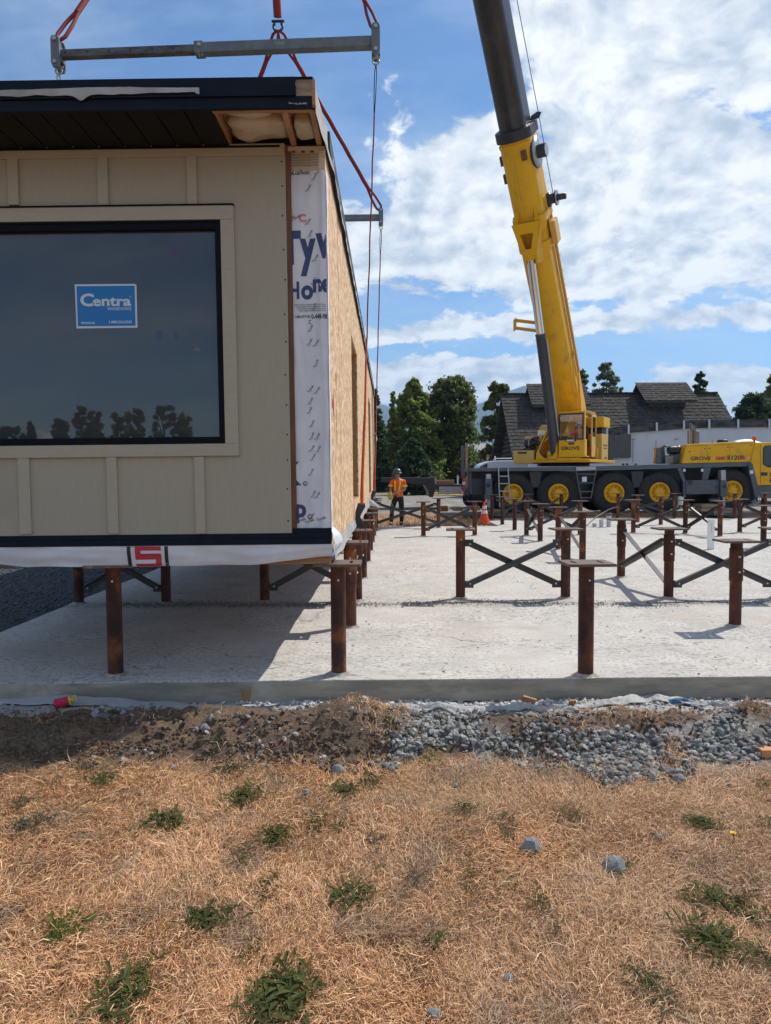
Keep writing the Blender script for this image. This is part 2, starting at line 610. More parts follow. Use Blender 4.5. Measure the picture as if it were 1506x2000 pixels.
mat('helmet', (0.055, 0.058, 0.062), (0.075, 0.078, 0.08), 12, 0.3)
mat('boot', (0.02, 0.016, 0.013), rough=0.7)
mat('rope_yellow', (0.78, 0.66, 0.06), rough=0.7)
mat('cone_orange', (0.85, 0.075, 0.012), (0.75, 0.06, 0.01), 8, 0.5)
mat('cone_white', (0.74, 0.72, 0.70), (0.6, 0.58, 0.56), 12, 0.5)
mat('string_pink', (0.80, 0.05, 0.10), (0.62, 0.03, 0.07), 60, 0.8, bump=0.5, bscale=200, stretch=(1, 1, 1))
mat('string_end', (0.75, 0.55, 0.04), rough=0.5)
mat('rag_blue', (0.03, 0.13, 0.23), (0.02, 0.08, 0.16), 20, 0.8)
mat('pvc', (0.50, 0.51, 0.52), rough=0.45)
mat('bark', (0.085, 0.065, 0.05), (0.05, 0.04, 0.032), 8, 0.9, bump=0.4, stretch=(6, 6, 1))
mat('log_wall', (0.070, 0.056, 0.046), (0.042, 0.034, 0.029), 5, 0.85, bump=0.3, stretch=(1, 1, 5), c3=(0.10, 0.085, 0.07), s3=1.5)
mat('shake', (0.080, 0.070, 0.060), (0.045, 0.039, 0.034), 6, 0.9, spec=0.2, bump=0.4, bscale=12, stretch=(7, 1, 1), island=0.26)
mat('house_cream', (0.52, 0.50, 0.43), (0.47, 0.45, 0.39), 3, 0.8)
mat('house_roof', (0.30, 0.29, 0.27), (0.24, 0.235, 0.22), 5, 0.85)
mat('dark_glass', (0.015, 0.018, 0.022), rough=0.06, spec=0.8)
mat('wrap_white', (0.56, 0.60, 0.67), (0.51, 0.55, 0.62), 1.1, 0.55, bump=0.2, bscale=5, c3=(0.47, 0.50, 0.56), s3=0.8)
mat('tarp_black', (0.014, 0.016, 0.022), (0.03, 0.033, 0.04), 3, 0.3, bump=0.8, bscale=3)
mat('panel_grey', (0.085, 0.09, 0.095), (0.07, 0.074, 0.08), 5, 0.6)
mat('van_white', (0.62, 0.66, 0.72), rough=0.3)
mat('trailer_black', (0.02, 0.02, 0.022), (0.032, 0.03, 0.03), 8, 0.5)
mat('aluminium', (0.42, 0.43, 0.44), (0.34, 0.35, 0.36), 8, 0.45, metal=0.5)
mat('reflector_red', (0.40, 0.02, 0.02), rough=0.3)
mat('rock', (0.30, 0.30, 0.295), (0.15, 0.155, 0.158), 14, 0.85, spec=0.2, bump=0.6, bscale=50, c3=(0.36, 0.38, 0.39), s3=9, lo3=0.55, hi3=0.7, island=0.15)
mat('gravel', (0.315, 0.30, 0.272), (0.175, 0.17, 0.158), 18, 0.9, spec=0.15, bump=0.3, bscale=60, c3=(0.34, 0.325, 0.295), s3=5, lo3=0.55, hi3=0.75, island=0.5)
mat('gravel_shaded', (0.115, 0.122, 0.13), (0.075, 0.08, 0.085), 18, 0.85, island=0.35)  # dark stones, with the building's shade deepened in their colour
mat('clod', (0.14, 0.094, 0.06), (0.085, 0.056, 0.037), 20, 0.95, bump=0.6, bscale=80, island=0.3)
mat('brick_orange', (0.55, 0.26, 0.10), rough=0.85)
mat('dandelion', (0.85, 0.62, 0.02), rough=0.6)
mat('bitumen', (0.02, 0.02, 0.022), rough=0.7)


def straw_material():
    m = bpy.data.materials.new('straw')
    m.use_nodes = True
    t = m.node_tree
    N = NT(t)
    b = t.nodes['Principled BSDF']
    ge = N.n('ShaderNodeNewGeometry')
    tc = N.n('ShaderNodeTexCoord')
    r = ge.outputs['Random Per Island']
    cr = N.n('ShaderNodeValToRGB')
    t.links.new(r, cr.inputs[0])
    e = cr.color_ramp.elements
    e[0].position, e[0].color = 0.0, (0.16, 0.075, 0.033, 1)
    e[1].position, e[1].color = 1.0, (0.96, 0.69, 0.42, 1)
    for p, c in ((0.22, (0.44, 0.225, 0.105, 1)), (0.5, (0.69, 0.375, 0.175, 1)), (0.8, (0.86, 0.52, 0.27, 1))):
        x = e.new(p)
        x.color = c
    pos = tc.outputs['Object']
    col = N.mix(N.math('MULTIPLY', N.ramp(N.noise(pos, 1.7, 4), 0.48, 0.68), 0.65), cr.outputs[0], (0.84, 0.48, 0.23))
    col = N.mix(N.math('MULTIPLY', N.ramp(N.noise(pos, 2.6, 5, dist=0.4), 0.50, 0.66), 0.62), col, (0.29, 0.21, 0.145))
    col = N.mix(N.math('MULTIPLY', N.ramp(N.noise(pos, 3.9, 4, dist=0.7), 0.62, 0.74), 0.45), col, (0.13, 0.14, 0.06))
    sx = N.n('ShaderNodeSeparateXYZ')
    t.links.new(pos, sx.inputs[0])
    grey = N.math('MULTIPLY', N.ramp(N.math('ADD', sx.outputs[0], N.math('MULTIPLY', N.noise(pos, 1.2, 4), 2.4)), 0.8, 2.4), 0.4)
    col = N.mix(grey, col, (0.55, 0.38, 0.235))
    t.links.new(col, b.inputs['Base Color'])
    b.inputs['Roughness'].default_value = 0.6
    b.inputs['Specular IOR Level'].default_value = 0.3
    MATS['straw'] = m


straw_material()


def ground_material():
    """base colours by what the ground is made of: R dirt, G gravel, B pale rubble, else dry turf soil"""
    m = bpy.data.materials.new('ground')
    m.use_nodes = True
    t = m.node_tree
    N = NT(t)
    b = t.nodes['Principled BSDF']
    at = N.n('ShaderNodeVertexColor', layer_name='zone')
    sep = N.n('ShaderNodeSeparateColor')
    t.links.new(at.outputs[0], sep.inputs[0])
    tc = N.n('ShaderNodeTexCoord')
    p = tc.outputs['Object']
    n1 = N.noise(p, 3.0, 8, 0.65)
    n2 = N.noise(p, 42.0, 8, 0.7)
    soil = N.mix(N.ramp(n2, 0.35, 0.65), (0.17, 0.10, 0.052), (0.38, 0.235, 0.125))
    far = N.mix(N.ramp(N.noise(p, 0.55, 8, 0.68), 0.42, 0.62), (0.30, 0.20, 0.11), (0.20, 0.175, 0.10))
    soil = N.mix(N.ramp(n1, 0.55, 0.75), soil, far)
    dirt = N.mix(N.ramp(n2, 0.3, 0.7), (0.075, 0.050, 0.034), (0.20, 0.138, 0.09))
    dirt = N.mix(N.ramp(n1, 0.5, 0.75), dirt, (0.21, 0.14, 0.088))
    vo = N.n('ShaderNodeTexVoronoi')
    t.links.new(p, vo.inputs['Vector'])
    vo.inputs['Scale'].default_value = 22
    gcol = N.mix(N.math('MULTIPLY', vo.outputs['Color'], 1.0), (0.13, 0.115, 0.095), (0.31, 0.285, 0.245))
    gcol = N.mix(N.ramp(N.noise(p, 0.9, 6), 0.45, 0.72), gcol, (0.36, 0.345, 0.32))
    rub = N.mix(N.ramp(n2, 0.35, 0.7), (0.26, 0.25, 0.235), (0.55, 0.54, 0.52))
    gcol = N.mix(at.outputs['Alpha'], (0.055, 0.058, 0.06), gcol)  # left yard: the building's shade is mixed into the gravel colour
    c = N.mix(sep.outputs[0], soil, dirt)
    c = N.mix(sep.outputs[1], c, gcol)
    c = N.mix(sep.outputs[2], c, rub)
    t.links.new(c, b.inputs['Base Color'])
    b.inputs['Roughness'].default_value = 0.92
    b.inputs['Specular IOR Level'].default_value = 0.2
    bp = N.n('ShaderNodeBump')
    bp.inputs['Strength'].default_value = 0.7
    bp.inputs['Distance'].default_value = 0.02
    h = N.math('ADD', n2, N.math('MULTIPLY', vo.outputs['Distance'], sep.outputs[1]))
    t.links.new(h, bp.inputs['Height'])
    t.links.new(bp.outputs[0], b.inputs['Normal'])
    MATS['ground'] = m


ground_material()


def slab_material():
    m = bpy.data.materials.new('concrete')
    m.use_nodes = True
    t = m.node_tree
    N = NT(t)
    b = t.nodes['Principled BSDF']
    tc = N.n('ShaderNodeTexCoord')
    p = tc.outputs['Object']
    sep = N.n('ShaderNodeSeparateXYZ')
    t.links.new(p, sep.inputs[0])
    base = N.mix(N.ramp(N.noise(p, 2.2, 8, 0.6), 0.35, 0.7), (0.475, 0.447, 0.405), (0.585, 0.555, 0.508))
    # trowel scuffs: thin, wide-stretched dark flecks
    fl = N.noise(N.vscale(p, (5.5, 10.5, 8.0)), 1.4, 9, 0.74, 1.2)
    base = N.mix(N.math('MULTIPLY', N.math('MULTIPLY', N.ramp(fl, 0.53, 0.60), N.ramp(N.noise(p, 0.7, 4), 0.36, 0.60)), 0.85), base, (0.23, 0.225, 0.215))
    sp = N.noise(p, 26, 8, 0.8)
    base = N.mix(N.math('MULTIPLY', N.ramp(sp, 0.52, 0.58), N.ramp(N.noise(p, 1.1, 5), 0.34, 0.56)), base, (0.235, 0.23, 0.22))
    base = N.mix(N.math('MULTIPLY', N.ramp(N.noise(p, 0.8, 6, 0.6), 0.56, 0.70), 0.55), base, (0.33, 0.315, 0.29))
    base = N.mix(N.math('MULTIPLY', N.ramp(N.noise(p, 0.42, 5, 0.6), 0.52, 0.70), 0.5), base, (0.46, 0.395, 0.315))
    # the swept ridge of dirt across the slab
    wob = N.math('MULTIPLY', N.math('SUBTRACT', N.noise(N.vscale(p, (1, 0, 0)), 1.3, 4), 0.5), 0.5)
    d = N.math('ABSOLUTE', N.math('SUBTRACT', N.math('ADD', sep.outputs[1], wob), 8.30))
    band = N.math('MULTIPLY', N.ramp(d, 0.30, 0.04), N.ramp(N.noise(p, 13, 6, 0.7), 0.32, 0.6))
    base = N.mix(N.math('MULTIPLY', band, 0.6), base, (0.20, 0.185, 0.165))
    # hairline cracks
    vo = N.n('ShaderNodeTexVoronoi', feature='DISTANCE_TO_EDGE')
    vo.inputs['Scale'].default_value = 0.55
    wp = N.n('ShaderNodeVectorMath', operation='MULTIPLY_ADD')
    t.links.new(N.noise(p, 2.5, 6, 0.65, color=True), wp.inputs[0])
    wp.inputs[1].default_value = (0.6, 0.6, 0.0)
    t.links.new(p, wp.inputs[2])
    t.links.new(wp.outputs[0], vo.inputs['Vector'])
    cr = N.math('MULTIPLY', N.ramp(vo.outputs['Distance'], 0.010, 0.003), N.ramp(N.noise(p, 0.9, 3), 0.48, 0.6))
    base = N.mix(N.math('MULTIPLY', cr, 0.6), base, (0.2, 0.19, 0.18))
    t.links.new(base, b.inputs['Base Color'])
    b.inputs['Roughness'].default_value = 0.88
    b.inputs['Specular IOR Level'].default_value = 0.25
    bp = N.n('ShaderNodeBump')
    bp.inputs['Strength'].default_value = 0.55
    bp.inputs['Distance'].default_value = 0.012
    t.links.new(N.math('ADD', N.noise(p, 38, 9, 0.72), N.math('MULTIPLY', N.noise(p, 4, 4), 1.2)), bp.inputs['Height'])
    t.links.new(bp.outputs[0], b.inputs['Normal'])
    MATS['concrete'] = m
    mat('formed_edge', (0.40, 0.345, 0.265), (0.25, 0.22, 0.175), 4, 0.8, bump=0.35, bscale=18, stretch=(0.6, 1, 3), c3=(0.46, 0.41, 0.33), s3=1.6)


slab_material()


# ------------------------------------------------------------------ the ground sheet
def slab_front(x):
    return 5.20 + 0.0185 * x


MOUNDS = []
for (mx_, my_, sx_, sy_) in ((1085, 1430, 100, 0.20), (1270, 1411, 115, 0.15), (1482, 1408, 45, 0.14), (975, 1412, 45, 0.12), (1320, 1463, 26, 0.20)):
    g_ = G(mx_, my_, -0.09)
    MOUNDS.append((g_.x, g_.y, sx_ / 1400 * g_.y, sy_))


def mounds(x, y):
    t = np.zeros_like(np.asarray(x, float))
    for (a, b, c, d) in MOUNDS:
        t = np.maximum(t, np.exp(-(((x - a) / c) ** 2 + ((y - b) / d) ** 2) ** 1.5))
    return t


def ground_h(x, y):
    x = np.asarray(x, float)
    y = np.asarray(y, float)
    z = -0.175 + 0.020 * fbm(x * 1.3, y * 1.3, 1) + 0.012 * fbm(x * 5, y * 5, 2, 4)
    yc = 4.52 + 0.10 * fbm(x * 0.9, x * 0.3, 3, 3) + 0.03 * x
    amp = 0.135 + 0.05 * fbm(x * 1.6, x * 0.2 + 5, 4, 3)
    amp = amp * (1 - 0.75 * np.exp(-((x - 0.42) / 0.30) ** 2))
    amp = amp * np.where(x > 0.5, 0.80, 1.0) + 0.05 * np.exp(-((x + 0.33) / 0.2) ** 2)
    d = y - yc
    w = np.where(d < 0, 0.36, 0.22)
    near = sstep(5.35, 5.0, y)
    b = np.exp(-(np.abs(d) / w) ** 3.4) * amp
    lump = 0.080 * fbm(x * 3.6, y * 5.5, 5, 6) + 0.050 * np.abs(fbm(x * 9, y * 12, 6, 5))
    z = z + near * b * (1 + 0.0 * d) + near * np.exp(-(np.abs(d) / 0.45) ** 4) * lump
    z = z + near * sstep(4.72, 4.95, y) * 0.025 + near * mounds(x, y) * 0.045
    far = sstep(20.5, 26.0, y)
    yard = -0.10 + 0.015 * fbm(x * 0.6, y * 0.6, 7, 4)
    back = -0.035 + 0.10 * sstep(22.3, 25.5, y) + 0.02 * fbm(x * 0.7, y * 0.7, 8, 4)
    fz = np.where(y > 5.6, yard * (1 - far) + back * far, z)
    blend = sstep(5.15, 5.6, y)
    return z * (1 - blend) + fz * blend


YARD_SHADE = [None]


def ground_zones(x, y):
    """dirt, gravel, rubble weights"""
    yc = 4.52 + 0.10 * fbm(x * 0.9, x * 0.3, 3, 3) + 0.03 * x
    n = fbm(x * 2.6, y * 2.6, 9, 5)
    d = y - yc
    dirt = sstep(-0.62, -0.40, d + 0.16 * n) * sstep(0.36, 0.24, d + 0.1 * n) * (y < 5.3)
    grav = sstep(0.0, 0.25, x + 0.15 * n) * sstep(-0.75, -0.45, d + 0.2 * n) * sstep(5.2, 5.0, y) * sstep(-0.05, 0.15, n + 0.25)
    mo = sstep(0.25, 0.6, mounds(x, y) + 0.25 * n) * (y < 5.3)
    grav = grav * (1 - mo)
    dirt = np.maximum(dirt, mo)
    rub = sstep(0.18, 0.32, d + 0.05 * n) * (y < 5.5)
    far = y > 5.4
    side = far & (y < 20.2)
    nn = fbm(x * 0.22, y * 0.5, 12, 4)
    g_far = np.where(side, 1.0, 0.0)
    ring = sstep(26.4, 27.2, y + 0.8 * nn)
    ring = np.maximum(ring, sstep(22.2, 21.4, y + 0.5 * n))
    g_far = np.where(far & ~side, ring * sstep(70, 45, y), g_far)
    grav = np.where(far, g_far, grav)
    YARD_SHADE[0] = side & (x < -3)
    dirt = np.where(far, 0.15 * (n > 0.1), dirt)
    rub = np.where(far, 0.0, rub)
    return dirt, grav, rub


def axis(*segs):
    out = []
    for a, b, step in segs:
        out += list(np.arange(a, b, step))
    out.append(segs[-1][1])
    return np.array(out)


gx = np.concatenate([-np.geomspace(4200, 7, 26), axis((-6, -2.9, 0.16), (-2.9, 3.2, 0.024), (3.2, 16, 0.4)), np.geomspace(17, 4200, 24)])
gy = np.concatenate([-np.geomspace(400, 2, 14), axis((-1, 1.2, 0.25), (1.2, 3.5, 0.05), (3.5, 5.3, 0.022), (5.3, 30, 0.35)), np.geomspace(31, 7000, 30)])
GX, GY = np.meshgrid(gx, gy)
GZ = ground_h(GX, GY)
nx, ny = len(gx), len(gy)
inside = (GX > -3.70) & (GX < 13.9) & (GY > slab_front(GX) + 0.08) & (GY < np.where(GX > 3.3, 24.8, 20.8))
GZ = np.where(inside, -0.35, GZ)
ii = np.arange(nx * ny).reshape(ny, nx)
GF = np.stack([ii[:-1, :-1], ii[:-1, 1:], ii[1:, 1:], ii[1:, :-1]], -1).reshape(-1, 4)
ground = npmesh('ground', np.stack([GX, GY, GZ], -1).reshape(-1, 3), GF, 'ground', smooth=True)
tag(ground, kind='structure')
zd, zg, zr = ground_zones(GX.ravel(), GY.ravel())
ca = ground.data.color_attributes.new('zone', 'FLOAT_COLOR', 'POINT')
ca.data.foreach_set('color', np.stack([zd, zg, zr, np.where(YARD_SHADE[0], 0.0, 1.0)], -1).astype(np.float32).ravel())

# ------------------------------------------------------------------ the concrete slab
sl = MB()
SX0, SX1 = -3.78, 14.0
poly = [(SX0, slab_front(SX0)), (SX1, slab_front(SX1)), (SX1, 24.9), (3.2, 24.9), (3.2, 20.9), (SX0, 20.9)]
sl.prism([(x, y, 0.0) for x, y in poly], (0, 0, -0.145))
slab = sl.build('concrete_slab', 'concrete', None, bevel=0.006)
tag(slab, kind='structure')
ed = MB()
ed.grid(lambda u, v: (SX0 + (SX1 - SX0) * u, slab_front(SX0 + (SX1 - SX0) * u) - 0.004 - 0.003 * mnoise.noise(Vector((u * 60, v * 3, 0))), -0.008 - 0.155 * v), 160, 3)
ed.build('formed_face', 'formed_edge', slab)
# ------------------------------------------------------------------ the building section that hangs from the crane
MXP, MYF, TILT = -0.43, 5.2, 0.006
mod = thing('modular_building', 'beige modular building section hanging level just above the rusty piles', 'building', (MXP, MYF, 0.86))
XL, XR, YB = -3.66, -0.43, 21.2
ZB, ZT = 0.87, 3.86


def mq(px, py, Y=MYF):
    p = PY(px, py, Y)
    return p.x, p.z - TILT * (p.x - MXP)


# carcass: floor, roof deck, far walls
MB().box(XL, XR - 0.03, MYF + 0.05, YB, ZB + 0.03, ZB + 0.20).build('floor_deck', 'lumber_x', mod)
MB().box(XL, XL + 0.12, MYF + 0.04, YB, ZB + 0.201, ZT).build('side_wall', 'wrap_white', mod)
MB().box(XL + 0.121, XR - 0.1, YB - 0.12, YB, ZB + 0.201, ZT).build('end_wall', 'lumber_x', mod)

# front sheathing behind the siding, with the window hole left open
wx, wz0 = mq(441, 866)
_, wz1 = mq(432, 430)
WXR = wx + 0.006
WXL = -3.14
SXR = mq(566, 650)[0]
SZ0, SZ1 = mq(575, 1041)[1], mq(557, 281)[1]


def ringed(mb, x0, x1, z0, z1, hx0, hx1, hz0, hz1, y0, y1):
    mb.box(x0, hx0, y0, y1, z0, z1)
    mb.box(hx1, x1, y0, y1, z0, z1)
    mb.box(hx0, hx1, y0, y1, z0, hz0)
    mb.box(hx0, hx1, y0, y1, hz1, z1)


b = MB()
ringed(b, XL, SXR, SZ0, SZ1, WXL, WXR, wz0, wz1, MYF, MYF + 0.016)
b.build('siding_panel', 'siding', mod)
b = MB()
ringed(b, XL + 0.121, XR - 0.031, ZB + 0.201, ZT - 0.001, WXL - 0.02, WXR + 0.02, wz0 - 0.02, wz1 + 0.02, MYF + 0.036, MYF + 0.16)
b.build('wall_frame', 'engine_black', mod)
# nail heads down the siding's free edge
b = MB()
for k in range(13):
    z = SZ0 + 0.1 + k * (SZ1 - SZ0 - 0.2) / 12 + random.uniform(-.03, .03)
    b.lathe([(0.0, 0.003), (0.006, 0.002), (0.007, 0.0)], (SXR - 0.022 + random.uniform(-.006, .006), MYF, z), (0, -1, 0), 6)
b.build('nail_heads', 'black_print', mod)['kind'] = 'stuff'

# battens
for (a, c, y0, y1) in ((22, 42, 306, 402), (197, 217, 306, 402), (371, 390, 306, 401), (40, 62, 892, 1043), (212, 232, 892, 1042), (383, 402, 892, 1042)):
    x0 = mq(a + 0.013 * 0, (y0 + y1) / 2)[0]
    x1 = mq(c, (y0 + y1) / 2)[0]
    z1 = mq(a, y0)[1]
    z0 = mq(a, y1)[1]
    MB().box(x0, x1, MYF - 0.020, MYF - 0.001, z0, z1).build('batten', 'trim', mod, bevel=0.002)
# hidden continuation of the batten rhythm left of the frame
for xx in (-3.30,):
    MB().box(xx, xx + 0.07, MYF - 0.020, MYF - 0.001, SZ0, mq(40, 892)[1]).build('batten', 'trim', mod, bevel=0.002)
z0, z1 = mq(553, 305)[1], mq(557, 282)[1]
MB().box(XL, SXR - 0.004, MYF - 0.019, MYF - 0.001, z0, z1).build('frieze_board', 'trim', mod, bevel=0.002)
tx = mq(461, 415)[0]
tz0, tz1 = mq(461, 430)[1], mq(461, 403)[1]
MB().box(XL, tx, MYF - 0.027, MYF - 0.001, tz0, tz1).build('head_casing', 'trim', mod, bevel=0.002)
MB().box(XL, tx + 0.006, MYF - 0.040, MYF - 0.001, tz1 + 0.001, tz1 + 0.008).build('drip_flashing', 'black_vinyl', mod)
jx1 = mq(466, 700)[0]
MB().box(WXR + 0.001, jx1, MYF - 0.026, MYF - 0.001, mq(466, 866)[1], tz0 - 0.001).build('side_casing', 'trim', mod, bevel=0.002)
MB().box(XL, jx1 + 0.004, MYF - 0.027, MYF - 0.001, mq(466, 890)[1], mq(466, 866)[1] - 0.001).build('sill_casing', 'trim', mod, bevel=0.002)

# window > frame, pane, sticker
win = MB()
gx1 = mq(427, 640)[0]
gz0, gz1 = mq(432, 853)[1], mq(424, 448)[1]
ringed(win, WXL, WXR, wz0, wz1, WXL + 0.03, gx1, gz0, gz1, MYF - 0.010, MYF + 0.075)
window = win.build('window', 'black_vinyl', mod, bevel=0.003)
lip = MB()
ringed(lip, WXL + 0.005, WXR - 0.004, wz0 + 0.004, wz1 - 0.004, WXL + 0.018, WXR - 0.016, wz0 + 0.016, wz1 - 0.016, MYF - 0.018, MYF - 0.0105)
lip.build('frame_lip', 'black_vinyl', window)


def pane_material():
    m = bpy.data.materials.new('pane')
    m.use_nodes = True
    b = m.node_tree.nodes['Principled BSDF']
    b.inputs['Base Color'].default_value = (0.045, 0.047, 0.048, 1)
    b.inputs['Roughness'].default_value = 0.02
    b.inputs['IOR'].default_value = 1.72
    N = NT(m.node_tree)
    tc = N.n('ShaderNodeTexCoord')
    sm = N.ramp(N.noise(tc.outputs['Object'], 2.2, 6, 0.6), 0.55, 0.8)
    m.node_tree.links.new(N.math('MULTIPLY_ADD', sm, 0.03, 0.015), b.inputs['Roughness'])
    MATS['pane'] = m


pane_material()
GY0 = MYF + 0.028
MB().box(WXL + 0.0302, gx1 - 0.0002, GY0, GY0 + 0.024, gz0 + 0.0002, gz1 - 0.0002).build('pane', 'pane', window)


def gq(px, py, dy=0.0):
    p = PY(px, py, GY0)
    return Vector((p.x, GY0 - dy, p.z - TILT * (p.x - MXP)))


def quad(mb, c, dy, th=0.0012):
    mb.prism([gq(x, y, dy) for x, y in c], (0, th, 0))


s = MB()
quad(s, [(149.5, 555.5), (267, 554.5), (270, 557), (271.5, 640), (152.5, 641.5)], 0.0016)
s.build('sticker', 'sticker_white', window)
s = MB()
quad(s, [(152.8, 559), (266.5, 558), (267.8, 636.3), (155.3, 637.5)], 0.0024, 0.0007)
s.build('sticker_face', 'sticker_blue', window)
ex = (gq(271, 600) - gq(151, 601)).normalized()
up = Vector((0, 0, 1))
px_m = (gq(271, 600) - gq(151, 601)).length / 120.0


def on_glass(st, cx, cy, hpx, wpx, m='sticker_white', bold=0.0, shear=0.0, name='print', spacing=1.0):
    o = text(name, st, 1.0, m, (0, 0, 0), ex, up, None, bold=bold, shear=shear, thick=0.0, spacing=spacing)
    xs = [v.co.dot(ex) for v in o.data.vertices]
    zs = [v.co.z for v in o.data.vertices]
    sx = wpx * px_m / (max(xs) - min(xs))
    sz = hpx * px_m / (max(zs) - min(zs))
    mx_, mz_ = (max(xs) + min(xs)) / 2, (max(zs) + min(zs)) / 2
    c = gq(cx, cy, 0.0028) - mod.location
    for v in o.data.vertices:
        a, h = v.co.dot(ex), v.co.z
        v.co = c + ex * ((a - mx_) * sx) + up * ((h - mz_) * sz)
    return o


prints = [on_glass('C', 173.5, 586, 25, 27, bold=0.03), on_glass('entra', 222, 589.3, 17.5, 75, bold=0.028),
          on_glass('WINDOWS', 236.5, 603.2, 6.2, 47, bold=0.012, spacing=1.12),
          on_glass('centra.ca', 175, 630.5, 5, 27.5, bold=0.02), on_glass('1.888.534.3333', 238.5, 629, 5.2, 44, bold=0.02),
          on_glass('®', 258, 579.5, 3.6, 3.6)]
join_meshes('sticker_lettering', prints, window)['kind'] = 'stuff'
s = MB()
quad(s, [(331, 485), (352, 483), (355, 489), (353, 497), (346, 495), (341, 498), (335, 496)], 0.0010, 0.0006)
s.build('label_residue', 'ghost_purple', window)
s = MB()
quad(s, [(307, 648), (319, 647), (320, 663), (308, 664)], 0.0010, 0.0006)
quad(s, [(343, 649), (351, 648), (352, 663), (344, 664)], 0.0010, 0.0006)
s.build('label_residue', 'ghost_blue', window)

# base flashing, two steps, black
fz1, fz0 = SZ0 + 0.004, mq(646, 1062)[1]
fxr = mq(648, 1050)[0]
MB().box(XL, fxr, MYF - 0.006, MYF + 0.03, (fz0 + fz1) / 2, fz1 - 0.005).build('base_flashing', 'navy_metal', mod)
MB().box(XL, fxr, MYF - 0.020, MYF + 0.03, fz0, (fz0 + fz1) / 2 - 0.0005).build('base_flashing', 'navy_metal', mod, bevel=0.002)
MB().box(SXR + 0.005, fxr, MYF + 0.002, MYF + 0.03, fz1 - 0.0045, fz1 + 0.030).build('base_flashing', 'navy_metal', mod)

# brown furring strip and the wrapped corner
b = MB()
b.box(SXR + 0.002, SXR + 0.036, MYF + 0.004, MYF + 0.036, SZ0 + 0.03, SZ1 - 0.01)
b.build('furring_strip', 'stud_brown', mod)
HX0, HX1 = SXR + 0.028, XR + 0.002
HZ0, HZ1 = fz1 + 0.028, ZT - 0.05


def wrap_y(x, z):
    u = (x - HX0) / (HX1 - HX0)
    return MYF + 0.022 - 0.010 * mnoise.noise(Vector((x * 7, z * 2.4, 1.3))) - 0.006 * mnoise.noise(Vector((x * 22, z * 5 + x * 9, 4.1))) - 0.012 * math.exp(-((u - 0.86 - 0.05 * math.sin(z * 4)) / 0.07) ** 2) + 0.03 * max(0, u - 0.9) * 10 * 0.12


hw = MB()
hz_mid = mq(600, 331)[1]
hw.grid(lambda u, v: (HX0 + (HX1 - HX0) * u, wrap_y(HX0 + (HX1 - HX0) * u, HZ0 + (hz_mid - HZ0) * v), HZ0 + (hz_mid - HZ0) * v), 22, 160)
wrap = hw.build('house_wrap', 'house_wrap', mod)
hw = MB()
hw.grid(lambda u, v: (HX0 + (HX1 - 0.02 - HX0) * u, wrap_y(HX0 + (HX1 - HX0) * u, hz_mid + (HZ1 - hz_mid) * v) + 0.004, hz_mid - 0.02 + (HZ1 - hz_mid + 0.02) * v), 18, 20)
hw.build('house_wrap', 'wrap_tan', mod)
hw = MB()   # the wrap turns the corner and is folded back on the sheathing
hw.grid(lambda u, v: (HX1 + 0.006 + 0.004 * mnoise.noise(Vector((u * 3, v * 22, 2))), MYF + 0.02 + u * (0.085 + 0.035 * mnoise.noise(Vector((0, v * 9, 7)))), HZ0 - 0.1 + (hz_mid - HZ0 + 0.1) * v), 6, 90)
hw.build('wrap_fold', 'house_wrap', mod)


def lay(o, m='navy_print'):
    """drape a flat print over the wrap"""
    off = mod.location
    for v in o.data.vertices:
        x, z = v.co.x + off.x, v.co.z + off.z
        v.co.y = wrap_y(min(max(x, HX0), HX1), z) - 0.0025 - off.y
    return o


def fit(st, m, box, bold=0.03, name='lettering', shear=0.0, clip=True, sub=0):
    """print st inside the pixel box (x0, y0, x1, y1) on the wrap"""
    o = text(name, st, 1.0, m, (0, 0, 0), (1, 0, 0), (0, 0, 1), mod, bold=bold, thick=0.0, shear=shear)
    xs = [v.co.x for v in o.data.vertices]
    zs = [v.co.z for v in o.data.vertices]
    x0, za = mq(box[0], box[1], MYF + 0.02)
    x1, zb = mq(box[2], box[3], MYF + 0.02)
    off = mod.location
    for v in o.data.vertices:
        v.co.x = x0 + (v.co.x - min(xs)) / (max(xs) - min(xs)) * (x1 - x0) - off.x
        v.co.z = zb + (v.co.z - min(zs)) / (max(zs) - min(zs)) * (za - zb) - off.z
    bm = bmesh.new()
    bm.from_mesh(o.data)
    for k in range(12):
        zc = zb + (za - zb) * k / 12 - off.z
        bmesh.ops.bisect_plane(bm, geom=bm.verts[:] + bm.edges[:] + bm.faces[:], plane_co=(0, 0, zc), plane_no=(0, 0, 1))
    for xc, sgn in ((HX0 + 0.004, -1), (HX1 - 0.004, 1)):
        bmesh.ops.bisect_plane(bm, geom=bm.verts[:] + bm.edges[:] + bm.faces[:], plane_co=(xc - off.x, 0, 0), plane_no=(sgn, 0, 0), clear_outer=True)
    bm.to_mesh(o.data)
    bm.free()
    return lay(o)


